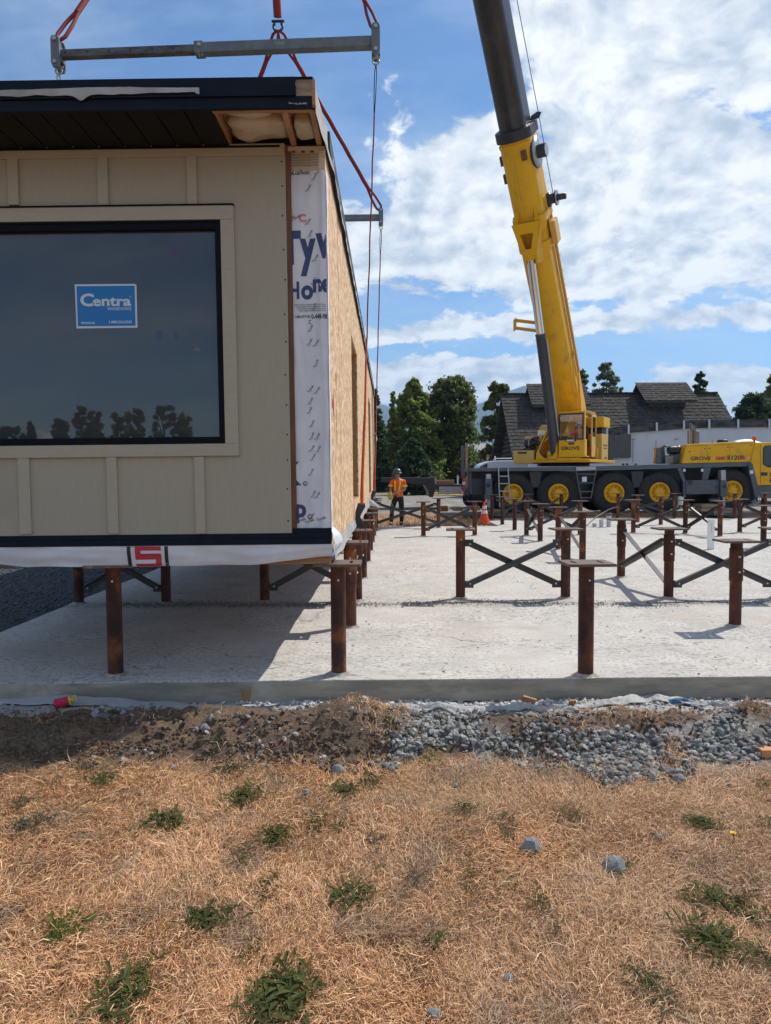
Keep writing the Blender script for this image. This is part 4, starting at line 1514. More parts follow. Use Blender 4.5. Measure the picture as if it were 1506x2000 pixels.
def wheel(c, far=False):
    m_ = MB()
    prof = [(0.36, 0.06), (0.40, 0.015), (0.50, 0.0), (0.62, 0.0), (0.69, 0.02), (0.725, 0.06), (0.742, 0.12), (0.745, 0.25), (0.742, 0.40), (0.72, 0.46), (0.60, 0.5), (0.36, 0.5)]
    m_.lathe(prof, c, (0, 1, 0), 56)
    for k in range(44):
        a = 2 * math.pi * k / 44
        e = Vector((math.cos(a), 0, math.sin(a)))
        tt = Vector((-math.sin(a), 0, math.cos(a)))
        p = Vector(c) + e * 0.722
        m_.beam(p + Vector((0, 0.035, 0)) - tt * 0.02, p + Vector((0, 0.2, 0)) + tt * 0.03, 0.045, 0.055, up=e)
    w = m_.build('wheel', 'tyre', crane)
    m_ = MB()
    m_.lathe([(0.365, 0.07), (0.365, 0.02), (0.335, 0.0), (0.30, 0.01), (0.285, 0.06), (0.27, 0.11), (0.19, 0.11), (0.185, 0.05), (0.175, 0.02), (0.10, 0.005), (0.0, 0.0)], c, (0, 1, 0), 40)
    rim = m_.build('rim', 'crane_yellow', w)
    m_ = MB()
    for k in range(10):
        a = 2 * math.pi * k / 10
        p = Vector(c) + Vector((math.cos(a), 0, math.sin(a))) * 0.232 + Vector((0, 0.11, 0))
        m_.lathe([(0.0, 0.03), (0.018, 0.03), (0.02, 0.0)], p, (0, -1, 0), 6, smooth=False)
    o = m_.build('wheel_nuts', 'stud_brown', w)
    o['kind'] = 'stuff'
    return w


for (x, y) in WH:
    c = PY(x, y, 25.36)
    wheel((c.x, 25.36, c.z))
for (x, y) in WH:
    c = PY(x, y, 25.36)
    m_ = MB()
    m_.lathe([(0.05, 0.0), (0.62, 0.0), (0.72, 0.05), (0.745, 0.25), (0.72, 0.45), (0.05, 0.5)], (c.x, 27.5, c.z), (0, 1, 0), 36)
    m_.build('wheel', 'tyre', crane)
# axles
for (x, y) in WH:
    c = PY(x, y, 25.36)
    MB().tube([(c.x, 25.8, c.z), (c.x, 27.6, c.z)], 0.12, 10).build('axle', 'crane_dark', crane)


def ladder(x0, x1, xb0, xb1, y0, y1, rungs, m, Y):
    L = MB()
    L.beam(cq(x0, y0, Y), cq(xb0, y1, Y), 0.035, 0.05, up=(0, 1, 0))
    L.beam(cq(x1, y0, Y), cq(xb1, y1, Y), 0.035, 0.05, up=(0, 1, 0))
    o = L.build('ladder', m, crane)
    for ry in rungs:
        t_ = (ry - y0) / (y1 - y0)
        a, b = x0 + (xb0 - x0) * t_, x1 + (xb1 - x1) * t_
        MB().beam(cq(a, ry, Y), cq(b, ry, Y), 0.05, 0.035, up=(0, 0, 1)).build('rung', m, o)


ladder(973.5, 992, 976, 997, 911, 990, (930, 944.5, 959, 973), 'galv', 25.22)
ladder(1125, 1164, 1135, 1154, 919, 974, (926, 943, 960, 972), 'crane_grey', 25.22)
cprism([(1125, 912.5), (1164, 911), (1164, 917.5), (1125, 919)], 0.06, 25.21).build('step_tread', 'aluminium', crane)
cprism([(1137, 931.5), (1146, 931), (1146, 940.5), (1137, 941)], 0.006, 25.20).build('decal', 'sticker_white', crane)

# rear outrigger and its box, tail lamps rack
cprism([(948, 935), (961, 935), (962, 976), (949, 976)], 0.30, 25.15).build('outrigger_jack', 'crane_grey', crane, bevel=0.012)
m_ = MB()
m_.lathe([(0.0, 0.006), (0.075, 0.006), (0.08, 0.0)], cq(954.5, 947, 25.15), (0, -1, 0), 18)
m_.build('jack_port', 'crane_dark', crane)
MB().tube([cq(955.5, 976, 25.3), cq(955.5, 992, 25.3)], 0.075, 14).build('jack_ram', 'galv', crane)
cprism([(950, 926), (959, 926), (959, 935.5), (950, 935.5)], 0.2, 25.2).build('jack_head', 'aluminium', crane)
cprism([(922, 935), (948, 935), (948, 966), (922, 966)], 0.5, 25.5).build('outrigger_beam', 'crane_dark', crane)
cprism([(944, 992), (967, 992), (967, 994.5), (944, 994.5)], 0.5, 25.05).build('outrigger_pad', 'trailer_black', crane)
for (a, b, y0, y1, mm) in ((901, 907, 870, 922, 'panel_grey'), (909, 914, 865, 960, 'old_lumber'), (915, 918, 905, 960, 'panel_grey'), (902, 912, 922, 932, 'panel_grey')):
    cprism([(a, y0), (b, y0), (b, y1), (a, y1)], 0.12, 25.6).build('rear_rack', mm, crane)
for (y0, y1, mm) in ((933, 940, 'reflector_red'), (941, 946.5, 'sticker_white'), (947.5, 954, 'reflector_red'), (955, 962, 'reflector_red')):
    cprism([(903.5, y0), (908.5, y0), (908.5, y1), (903.5, y1)], 0.05, 25.5).build('tail_lamp', mm, crane)
m_ = MB()
m_.lathe([(0.0, -0.12), (0.1, -0.08), (0.13, 0.02), (0.08, 0.12), (0.03, 0.2), (0.03, 0.26)], cq(912, 966, 25.45), (0, 0, 1), 12)
m_.tube([cq(912.5, 968, 25.45), cq(912.5, 979, 25.45)], 0.02, 8)
m_.lathe([(0.02, 0.03), (0.13, 0.0), (0.13, -0.02), (0, -0.02)], cq(912.5, 980, 25.45), (0, 0, 1), 12)
m_.build('tow_coupling', 'engine_black', crane)

# front outrigger
cprism([(1340, 938), (1420, 937), (1420, 968), (1402, 968), (1402, 965), (1340, 966)], 0.5, 25.24).build('outrigger_beam', 'crane_grey', crane, bevel=0.015)
cprism([(1344, 937.5), (1354, 937.5), (1352, 946), (1347, 946)], 0.03, 25.20).build('outrigger_bracket', 'crane_dark', crane)
cprism([(1408.5, 918), (1418, 918), (1418, 938), (1408.5, 938)], 0.26, 25.14).build('outrigger_jack', 'aluminium', crane, bevel=0.01)
cprism([(1407.5, 938.2), (1420.5, 938.2), (1420.5, 970), (1407.5, 970)], 0.28, 25.12).build('outrigger_jack', 'crane_grey', crane, bevel=0.01)
m_ = MB()
m_.lathe([(0.0, 0.006), (0.062, 0.006), (0.066, 0.0)], cq(1415, 949.5, 25.12), (0, -1, 0), 16)
m_.lathe([(0.0, 0.006), (0.02, 0.006), (0.02, 0.0)], cq(1400, 949.5, 25.238), (0, -1, 0), 10)
m_.build('jack_port', 'crane_dark', crane)
MB().tube([cq(1413, 970, 25.26), cq(1413, 990, 25.26)], 0.06, 12).build('jack_ram', 'galv', crane)
cprism([(1402, 990), (1424, 990), (1424, 993), (1402, 993)], 0.5, 25.02).build('outrigger_pad', 'trailer_black', crane)
cprism([(1386, 974), (1404, 974), (1404, 971), (1407, 971), (1407, 978), (1386, 978)], 0.12, 25.2).build('outrigger_bracket', 'crane_grey', crane)

# engine hood, engine bay, driver's cab
hood = cprism([(1331.5, 905.5), (1341, 867.5), (1471, 861.5), (1475, 866), (1466, 902.5)], 1.2, 25.34).build('engine_hood', 'crane_yellow', crane, bevel=0.02)


def on_face(st, x0, x1, y0, y1, m, Y, parent, bold=0.02, shear=0.0, spacing=1.0, name='lettering', nrm=(0, -1, 0)):
    o = text(name, st, 1.0, m, (0, 0, 0), (1, 0, 0), (0, 0, 1), None, bold=bold, thick=0.0, shear=shear, spacing=spacing)
    xs = [v.co.x for v in o.data.vertices]
    zs = [v.co.z for v in o.data.vertices]
    bl, tl = cq(x0, y1, Y), cq(x0, y0, Y)
    br = cq(x1, y1 - (x1 - x0) * 0.006 * 0, Y)
    off = root_of(parent).location
    for v in o.data.vertices:
        u = (v.co.x - min(xs)) / (max(xs) - min(xs))
        w = (v.co.z - min(zs)) / (max(zs) - min(zs))
        p = bl + (br - bl) * u + (tl - bl) * w
        v.co = (p.x - off.x, Y - off.y, p.z - off.z)
    o.parent = parent
    return o


on_face('GROVE', 1348.5, 1388.5, 891.5, 899, 'black_print', 25.3385, hood, 0.03)
on_face('GMK', 1397, 1419, 891.5, 898.5, 'red_print', 25.3385, hood, 0.06, 0.0)
on_face('5120', 1420, 1447.5, 889.5, 898, 'black_print', 25.3375, hood, 0.03)
on_face('B', 1447.5, 1455.5, 889, 897.5, 'red_print', 25.337, hood, 0.07)
m_ = MB()
for xa, xb in ((1380, 1382), (1425, 1426)):
    m_.prism([cq(xa, 866.5, 25.337), cq(xa + 0.5, 866.5, 25.337), cq(xb + 0.5, 903, 25.337), cq(xb, 903, 25.337)], (0, 0.004, 0))
m_.prism([cq(1340, 871, 25.337), cq(1470, 865.5, 25.337), cq(1470, 866, 25.337), cq(1340, 871.5, 25.337)], (0, 0.004, 0))
m_.build('panel_seam', 'stud_brown', hood)['kind'] = 'stuff'
m_ = MB()
for x, y in ((1347, 882), (1377, 876), (1386, 876), (1422, 873), (1430, 873), (1466, 870)):
    m_.lathe([(0.0, 0.012), (0.02, 0.012), (0.022, 0.0)], cq(x, y, 25.337), (0, -1, 0), 8)
m_.build('hood_latches', 'engine_black', hood)['kind'] = 'stuff'
m_ = MB()
m_.lathe([(0.0, 0.01), (0.075, 0.01), (0.08, 0.0)], cq(1461, 896, 25.337), (0, -1, 0), 18)
m_.build('filler_cap', 'crane_tan', hood)
m_ = MB()
m_.lathe([(0.19, 0.0), (0.19, 0.09), (0.17, 0.12), (0.0, 0.125)], cq(1411, 865.5, 26.2), (0, 0, 1), 20)
m_.build('air_cleaner', 'engine_black', hood)
m_ = MB()
m_.grid(lambda u, v: tuple(cq(1433, 865, 26.1) + Vector((0.95 * u, 0.5 * (v - 0.5), 0.13 * math.sin(math.pi * min(1, 0.12 + u * 0.9)) * (1 - (2 * v - 1) ** 4)))), 16, 10)
m_.build('header_tank', 'white_paint', hood)
m_ = MB()
m_.lathe([(0.055, 0.0), (0.07, 0.02), (0.07, 0.10), (0.05, 0.15), (0.0, 0.165)], cq(1473.5, 860.5, 25.5), (0, 0, 1), 16)
bc = m_.build('beacon', 'beacon', crane)
MB().tube([cq(1473, 866, 25.5), cq(1473.5, 860, 25.5)], 0.03, 8).build('beacon_stem', 'engine_black', bc)
# engine bay
cprism([(1277.5, 905.5), (1282, 873), (1290, 873), (1286, 905.3)], 0.12, 25.5).build('bay_panel', 'crane_yellow', crane)
cprism([(1283.5, 875), (1291, 875), (1291, 905), (1281, 905)], 0.06, 25.42).build('bay_grille', 'panel_grey', crane)
cprism([(1290, 874), (1298, 872), (1300, 905), (1290, 905)], 0.6, 25.6).build('engine_block', 'engine_black', crane)
m_ = MB()
m_.lathe([(0.10, 0), (0.15, 0.04), (0.15, 0.25), (0.19, 0.3), (0.19, 0.42), (0.08, 0.5), (0, 0.5)], cq(1304, 879, 25.9), (1, 0, -0.05), 18)
m_.tube([cq(1309, 876, 25.8), cq(1320, 875, 25.8), cq(1326, 879, 25.8), cq(1332, 880, 25.8)], 0.07, 10)
m_.tube([cq(1293, 874, 25.8), cq(1297, 870.5, 25.8), cq(1303, 873, 25.8)], 0.035, 8)
m_.tube([cq(1305, 880, 25.7), cq(1309, 888, 25.7), cq(1313, 893, 25.7)], 0.03, 8)
m_.build('engine', 'engine_black', crane)
cprism([(1299.5, 891), (1315, 890), (1315, 905.2), (1299.5, 905.6)], 0.9, 25.5).build('battery_box', 'exhaust', crane)
cprism([(1315.5, 888.5), (1332, 886), (1334, 904.8), (1315.5, 905)], 0.8, 25.6).build('battery_box', 'panel_grey', crane)
cprism([(1327, 881.5), (1337, 873), (1339, 878), (1333, 900)], 0.3, 26.2).build('bay_panel', 'crane_yellow', crane)
# exhaust stack
ex_ = MB()
b0, b1 = cq(1358.5, 867, 26.0), cq(1358.5, 842, 26.0)
ex_.tube([b0, b0 + (b1 - b0) * 0.86, b1 - Vector((0, 0, .02)), b1], [0.135, 0.135, 0.135, 0.11], 20)
exo = ex_.build('exhaust_stack', 'exhaust', crane)
ex_ = MB()
ex_.prism([cq(1349, 824.5, 25.95), cq(1359.5, 835, 25.95), cq(1359, 841.5, 25.95), cq(1352, 841.5, 25.95), cq(1349, 832, 25.95)], (0, 0.14, 0))
ex_.build('exhaust_tip', 'exhaust', exo)
for x, mm in ((1344.5, 'exhaust'), (1349.5, 'lumber')):
    MB().beam(cq(x, 867, 25.9), cq(x, 841.5, 25.9), 0.05, 0.05).build('stack_guard', mm, exo)
# driver's cab runs out of the picture
cab = cprism([(1466.5, 902.5), (1475, 865), (1540, 862.5), (1548, 868), (1552, 946), (1480, 948)], 2.3, 25.30).build('driver_cab', 'crane_yellow', crane, bevel=0.02)
cprism([(1490, 876), (1494, 870.5), (1528, 869), (1530, 905), (1525, 913), (1500, 913), (1490, 907)], 0.012, 25.291).build('door_seal', 'engine_black', cab)
cprism([(1491.5, 877), (1495, 872.5), (1526, 871), (1528, 904), (1523, 910.5), (1501, 909), (1491.5, 905)], 0.006, 25.284).build('door_window', 'dark_glass', cab)
cprism([(1485, 868), (1485.6, 868), (1485.6, 946), (1485, 946)], 0.004, 25.293).build('door_gap', 'engine_black', cab)
cprism([(1487, 922.5), (1499, 922.5), (1499, 929), (1487, 929)], 0.02, 25.28).build('door_handle', 'engine_black', cab)
on_face('GROVE', 1503, 1535, 922, 932, 'black_print', 25.297, cab, 0.05)
for k in range(3):
    cprism([(1503, 934 + k * 3.2), (1512, 934 + k * 3.2), (1512, 936 + k * 3.2), (1503, 936 + k * 3.2)], 0.004, 25.294).build('decal', 'black_print', cab)
cprism([(1480, 948.5), (1553, 947), (1556, 976), (1480, 972)], 2.2, 25.34).build('front_bumper', 'crane_grey', crane)
m_ = MB()
for k in range(5):
    a = [cq(1470 + 4 * k, 978 + random.uniform(-4, 4), 25.3), cq(1473 + 3 * k, 986 - k, 25.25), cq(1478 + k, 982, 25.3)]
    m_.tube(a, 0.02, 6)
m_.tube([cq(1482, 968, 25.25), cq(1483, 978, 25.2), cq(1476, 985, 25.2), cq(1466, 984, 25.2)], 0.014, 6)
m_.build('air_hoses', 'galv', crane)

# ---- slewing superstructure, turned towards the load
UX = Vector((-2.05 - 7.1, 12.4 - 28.0, 0)).normalized()
LX = Vector((-UX.y, UX.x, 0))
LX = LX if LX.x > 0 else -LX
SO = Vector((6.45, 26.7, 0))


def F(f, s, z):
    return SO + UX * f + LX * s + Vector((0, 0, z))


def zz(px, py, f, s):
    return PY(px, py, F(f, s, 0).y).z


ZD = 1.80
m_ = MB()
m_.lathe([(0.95, 0.0), (0.95, 0.10), (0.8, 0.12)], SO + Vector((0, 0, ZD)), (0, 0, 1), 36)
m_.build('slew_ring', 'crane_dark', crane)
ZP = ZD + 0.12
turn = MB()
turn.fbox(F, -2.4, 1.25, -0.75, 1.32, ZP, ZP + 0.11)
turn = turn.build('turntable', 'crane_yellow', crane, bevel=0.012)
# boom cradle: two side plates with a scooped front
for s_ in (-0.62, 0.10):
    pr = [(1.25, ZP + 0.111), (1.25, 2.75), (0.95, 2.95), (0.2, 3.0), (-0.8, 4.0), (-1.7, 4.1), (-2.2, 3.2), (-2.2, ZP + 0.111)]
    if s_ < 0:
        pr = [(1.25, ZP + 0.111), (1.22, 2.25), (0.4, 2.9), (-0.8, 4.0), (-1.7, 4.1), (-2.2, 3.2), (-2.2, ZP + 0.111)]
    m_ = MB()
    m_.prism([F(f, s_, z) for f, z in pr], LX * 0.06)
    m_.build('boom_cradle', 'crane_yellow', crane)
m_ = MB()   # scooped front sill under the lift cylinder
arc = [(-0.55, ZP + 0.112), (-0.55, 2.42)] + [(-0.55 + 0.70 * (k / 12), 2.42 - 0.36 * math.sin(math.pi * k / 12) ** 0.7) for k in range(1, 12)] + [(0.15, 2.42), (0.15, ZP + 0.112)]
m_.prism([F(1.25, s, z) for s, z in arc], UX * 0.03)
m_.build('front_sill', 'crane_yellow', crane)

# operator's cab > windscreen, sliding door, side window, lettering
C0, C1, CF, CB = 0.20, 1.12, 1.22, -0.20
cz0, cz1 = zz(1115, 893, CF, 0.6), zz(1115, 804, CF, 0.6)
wz_0, wz_1 = zz(1115, 857, CF, 0.6), zz(1115, 809, CF, 0.6)
m_ = MB()
m_.fbox(F, CF - 0.05, CF, C0, C1, cz0, wz_0)                 # front apron
m_.fbox(F, CF - 0.05, CF, C0, C0 + 0.05, wz_0, cz1 - 0.05)
m_.fbox(F, CF - 0.06, CF, C1 - 0.07, C1, wz_0, cz1 - 0.05)
m_.fbox(F, CF - 0.05, CF, C0 + 0.05, C1 - 0.07, wz_1, cz1 - 0.05)
m_.fbox(F, CB, CF + 0.01, C0 - 0.005, C1 + 0.005, cz1 - 0.05, cz1)        # roof
m_.fbox(F, CB, CF - 0.05, C0, C1 - 0.02, cz0, cz0 + 0.05)    # floor
m_.fbox(F, CB, CB + 0.04, C0, C1, cz0 + 0.05, wz_0)          # rear wall, left open above to let light in
m_.fbox(F, CB + 0.04, CF - 0.05, C0, C0 + 0.035, cz0 + 0.05, wz_0 + 0.15)   # inner wall
m_.fbox(F, CB + 0.04, CB + 0.30, C1 - 0.04, C1, cz0 + 0.05, cz1 - 0.05)
opcab = m_.build('operator_cab', 'crane_yellow', crane, bevel=0.008)


def clear_glass():
    m = bpy.data.materials.new('clear_glass')
    m.use_nodes = True
    t = m.node_tree
    t.nodes.clear()
    N = NT(t)
    out = N.n('ShaderNodeOutputMaterial')
    tr = N.n('ShaderNodeBsdfTransparent')
    tr.inputs[0].default_value = (0.88, 0.93, 0.94, 1)
    gl = N.n('ShaderNodeBsdfGlossy')
    gl.inputs['Roughness'].default_value = 0.03
    fr = N.n('ShaderNodeFresnel')
    fr.inputs[0].default_value = 1.4
    mx = N.n('ShaderNodeMixShader')
    t.links.new(N.math('ADD', fr.outputs[0], 0.05), mx.inputs[0])
    t.links.new(tr.outputs[0], mx.inputs[1])
    t.links.new(gl.outputs[0], mx.inputs[2])
    t.links.new(mx.outputs[0], out.inputs[0])
    MATS['clear_glass'] = m


clear_glass()
m_ = MB()
m_.fbox(F, CF + 0.002, CF + 0.010, C0 + 0.03, C1 - 0.05, wz_0 - 0.01, wz_1 + 0.01)
m_.build('windscreen', 'clear_glass', opcab)
m_ = MB()
a0, a1, b0_, b1_ = C0 + 0.005, C1 - 0.03, wz_0 - 0.045, wz_1 + 0.03
for q in ((a0, a0 + 0.05, b0_, b1_), (a1 - 0.05, a1, b0_, b1_), (a0 + 0.05, a1 - 0.05, b0_, b0_ + 0.055), (a0 + 0.05, a1 - 0.05, b1_ - 0.05, b1_)):
    m_.fbox(F, CF + 0.0105, CF + 0.022, *q)
m_.build('window_seal', 'engine_black', opcab)
# door slid back: leaf with a window
d0, d1 = 0.02, 0.42
m_ = MB()
wzb = zz(1155, 853, 0.2, C1)
m_.fbox(F, d0 - 0.22, d1, C1 + 0.004, C1 + 0.045, cz0 + 0.02, wzb)
m_.fbox(F, d1 - 0.06, d1, C1 + 0.004, C1 + 0.045, wzb, cz1 - 0.06)
m_.fbox(F, d0 - 0.22, d0 - 0.16, C1 + 0.004, C1 + 0.045, wzb, cz1 - 0.06)
m_.fbox(F, d0 - 0.16, d1 - 0.06, C1 + 0.004, C1 + 0.045, cz1 - 0.14, cz1 - 0.06)
door = m_.build('sliding_door', 'crane_tan', opcab)
m_ = MB()
m_.fbox(F, d0 - 0.16, d1 - 0.06, C1 + 0.018, C1 + 0.026, wzb, cz1 - 0.14)
m_.build('door_window', 'clear_glass', opcab)
m_ = MB()
m_.fbox(F, CF - 0.30, CF - 0.06, C1 - 0.035, C1 + 0.002, cz0 + 0.05, wz_0 - 0.02)
m_.fbox(F, CF - 0.12, CF - 0.06, C1 - 0.035, C1 + 0.002, wz_0 - 0.02, cz1 - 0.05)
m_.build('door_post', 'crane_tan', opcab)
m_ = MB()   # seat, console and the dark interior
m_.fbox(F, 0.05, 0.5, 0.42, 0.92, cz0 + 0.35, cz0 + 0.52)
m_.fbox(F, -0.08, 0.06, 0.45, 0.90, cz0 + 0.5, cz0 + 1.15)
m_.fbox(F, 0.55, 1.1, 0.26, 0.45, cz0 + 0.05, cz0 + 0.75)
m_.build('seat', 'engine_black', opcab)
m_ = MB()
m_.tube([F(CF + 0.03, 0.30, wz_0 + 0.03), F(CF + 0.035, 0.72, wz_0 + 0.16), F(CF + 0.03, 0.80, wz_0 + 0.12)], 0.008, 6)
m_.build('wiper', 'engine_black', opcab)
m_ = MB()
m_.fbox(F, CB + 0.05, CF - 0.2, C1 - 0.12, C1 + 0.03, cz1 + 0.001, cz1 + 0.03)
m_.build('roof_rail', 'crane_tan', opcab)


def frame_text(st, at, right, up_, w, h, m, parent, bold=0.03):
    o = text('lettering', st, 1.0, m, (0, 0, 0), (1, 0, 0), (0, 0, 1), None, bold=bold, thick=0.0)
    xs = [v.co.x for v in o.data.vertices]
    zs = [v.co.z for v in o.data.vertices]
    off = root_of(parent).location
    for v in o.data.vertices:
        p = at + right * (((v.co.x - min(xs)) / (max(xs) - min(xs)) - 0.5) * w) + up_ * (((v.co.z - min(zs)) / (max(zs) - min(zs)) - 0.5) * h)
        v.co = p - off
    o.parent = parent
    return o


ZU = Vector((0, 0, 1))
lz = zz(1111, 875.5, CF, 0.6)
frame_text('GROVE', F(CF + 0.004, 0.62, lz), LX, ZU, 0.66, 0.125, 'black_print', opcab, 0.035)
m_ = MB()
m_.fbox(F, CF + 0.001, CF + 0.02, 0.46, 0.82, lz + 0.24, lz + 0.31)
m_.build('lamp_bar', 'engine_black', opcab)
m_ = MB()
m_.fbox(F, CF + 0.021, CF + 0.024, 0.49, 0.76, lz + 0.252, lz + 0.298)
m_.build('lamp_lens', 'sticker_white', opcab)
m_ = MB()
m_.fbox(F, CF + 0.001, CF + 0.004, 0.55, 0.76, lz + 0.12, lz + 0.21)
m_.build('decal', 'stud_brown', opcab)
m_ = MB()   # step box below the cab
m_.fbox(F, -0.2, CF + 0.10, C0 - 0.02, C1 - 0.10, ZP + 0.112, cz0 - 0.02)
m_.fbox(F, -0.4, CF + 0.12, C0 - 0.02, C1 + 0.16, ZP + 0.06, ZP + 0.11)
m_.build('cab_step', 'crane_yellow', crane, bevel=0.01)

# rear block on the right, with the box above it
rz1 = zz(1180, 848, -0.8, 1.3)
m_ = MB()
m_.fbox(F, -1.35, -0.42, 0.75, 1.31, ZP + 0.112, rz1)
blk_ = m_.build('ballast_frame', 'crane_tan', crane, bevel=0.012)
bz0, bz1 = zz(1180, 835, -0.8, 1.3), zz(1180, 815, -0.8, 1.3)
m_ = MB()
m_.fbox(F, -1.40, -0.45, 0.62, 1.36, bz0, bz1)
m_.build('hydraulic_tank', 'crane_yellow', crane, bevel=0.012)
m_ = MB()
m_.tube([F(-0.75, 0.7, rz1 + 0.13), F(-0.75, 1.25, rz1 + 0.13)], 0.13, 14)
m_.fbox(F, -1.3, -0.9, 0.8, 1.25, rz1 + 0.002, bz0 - 0.002)
m_.tube([F(-0.5, 0.8, rz1), F(-0.45, 1.0, rz1 + 0.1), F(-0.55, 1.2, rz1 + 0.05)], 0.03, 8)
m_.build('hoist_motor', 'engine_black', crane)
m_ = MB()
m_.fbox(F, -0.3, -0.05, 0.85, 1.12, ZP + 0.112, ZP + 0.6)
m_.tube([F(-0.2, 1.18, ZP + 0.15), F(-0.2, 1.2, ZP + 0.45), F(-0.3, 1.15, ZP + 0.55)], 0.05, 8)
m_.build('valve_block', 'crane_yellow', crane)
sl_ = F(-0.9, 1.312, zz(1180, 870, -0.9, 1.31))
frame_text('STAMPEDE', sl_, -UX, ZU, 0.62, 0.07, 'black_print', blk_)
frame_text('CRANE', sl_ - Vector((0, 0, 0.11)), -UX, ZU, 0.58, 0.05, 'black_print', blk_)
frame_text('6042', sl_ - Vector((0, 0, 0.46)) - UX * 0.1, -UX, ZU, 0.34, 0.09, 'black_print', blk_)
m_ = MB()
m_.fbox(F, -3.4, -2.41, -1.25, 0.50, ZP + 0.2, ZP + 1.1)
m_.build('counterweight', 'crane_yellow', crane, bevel=0.02)

# left side: front locker, pump and hoses, winch housing behind
m_ = MB()
m_.fbox(F, 0.55, 1.2, -1.50, -0.72, zz(1020, 906, 1.2, -1.1), zz(1020, 880, 1.2, -1.1))
lock = m_.build('locker', 'crane_tan', crane, bevel=0.012)
m_ = MB()
m_.fbox(F, 1.202, 1.215, -1.32, -0.98, zz(1020, 886, 1.2, -1.1), zz(1020, 882.5, 1.2, -1.1))
m_.build('locker_handle', 'engine_black', lock)
m_ = MB()
m_.fbox(F, -1.0, 0.50, -1.3, -0.66, zz(1035, 880, 0.5, -1), zz(1035, 851, 0.5, -1))
m_.build('winch_housing', 'crane_tan', crane, bevel=0.01)
m_ = MB()
pz = zz(1030, 866, 0.7, -1)
m_.lathe([(0.0, 0), (0.16, 0.0), (0.17, 0.05), (0.17, 0.20), (0.13, 0.22), (0.13, 0.34), (0.06, 0.36), (0.06, 0.5)], F(0.66, -1.22, pz), LX, 18)
m_.fbox(F, 0.52, 0.8, -1.25, -0.95, pz - 0.28, pz - 0.17)
m_.tube([F(0.6, -1.0, pz + 0.15), F(0.7, -0.85, pz + 0.2), F(0.7, -0.7, pz + 0.02), F(0.6, -0.62, pz - 0.3)], 0.045, 8)
m_.tube([F(0.6, -0.9, pz - 0.1), F(0.75, -0.75, pz - 0.3), F(0.9, -0.62, pz - 0.35)], 0.04, 8)
m_.fbox(F, 0.52, 0.62, -0.95, -0.75, pz + 0.17, pz + 0.25)
m_.build('hydraulic_pump', 'engine_black', crane)
m_ = MB()
m_.lathe([(0.0, 0), (0.175, 0), (0.175, 0.03), (0.0, 0.03)], F(0.66, -1.06, pz), LX, 18)
m_.build('pump_band', 'galv', crane)
m_ = MB()
for k in range(4):
    m_.tube([F(1.0, -0.68 + 0.09 * k, 2.40), F(1.12, -0.66 + 0.08 * k, 2.25), F(1.05, -0.66 + 0.09 * k, 2.08)], 0.03, 8)
m_.fbox(F, 0.95, 1.05, -0.71, -0.36, 2.12, 2.2)
m_.build('hydraulic_hoses', 'stud_brown', crane)
m_ = MB()
m_.tube([F(0.7, -0.62, 2.45), F(0.55, -0.62, 2.6), F(0.35, -0.30, 3.0)], 0.035, 8)
m_.build('grab_rail', 'crane_tan', crane)
m_ = MB()
m_.fbox(F, -1.6, -0.5, -1.15, -0.64, zz(1053, 850, -0.5, -0.9), zz(1053, 840, -0.5, -0.9))
m_.build('engine_cover', 'white_paint', crane)
m_ = MB()
m_.fbox(F, -1.65, -0.55, -1.10, -0.64, zz(1053, 839.5, -0.5, -0.9), zz(1053, 833, -0.5, -0.9))
m_.build('engine_cover', 'crane_yellow', crane)
m_ = MB()
q = F(-0.6, -0.80, zz(1053, 833, -0.5, -0.9))
m_.tube([q, q + Vector((0, 0, 0.15)), q + Vector((-0.06, 0, 0.26))], 0.035, 8)
m_.fbox(F, -0.9, -0.7, -1.08, -0.9, q.z + 0.001, q.z + 0.08)
m_.build('exhaust_pipe', 'galv', crane)

# ---- boom
B0 = Vector((7.1, 28.0, 3.3))
BT = Vector((-2.05, 12.4, 28.0))
BD = (BT - B0).normalized()
BN = (Vector((0, 0, 1)) - BD * BD.z).normalized()      # out of the boom's top side
BL = LX


def boom_at(yy):
    lo, hi = 0.0, 1.0
    inv = CAMM.transposed()
    for _ in range(50):
        mid = (lo + hi) / 2
        v = inv @ (B0 + (BT - B0) * mid - CAMC)
        y = 1000 + 1400 * v.y / v.z
        if y > yy:
            lo = mid
        else:
            hi = mid
    return (BT - B0).length * lo


def BP(t, l, n):
    return B0 + BD * t + BL * l + BN * n


def sect(w, h, rr=0.45, seg=7):
    """flat top, straight sides, rounded belly"""
    r = w / 2
    pts = [(-w / 2, h / 2), (-w / 2, -h / 2 + r * 0.72)]
    for k in range(1, 2 * seg):
        a = math.pi + math.pi * k / (2 * seg)
        pts.append((r * math.cos(a) * (1.0), -h / 2 + r * 0.72 + r * 0.72 * math.sin(a)))
    pts += [(w / 2, -h / 2 + r * 0.72), (w / 2, h / 2)]
    return pts


def boom_shell(t0, t1, w, h, w1=None, h1=None):
    a, b = sect(w, h), sect(w1 or w, h1 or h)
    n = len(a)
    m_ = MB()
    m_.add([BP(t0, *p) for p in a] + [BP(t1, *p) for p in b], [(i, (i + 1) % n, (i + 1) % n + n, i + n) for i in range(n)] + [tuple(range(n)), tuple(range(n, 2 * n))])
    return m_


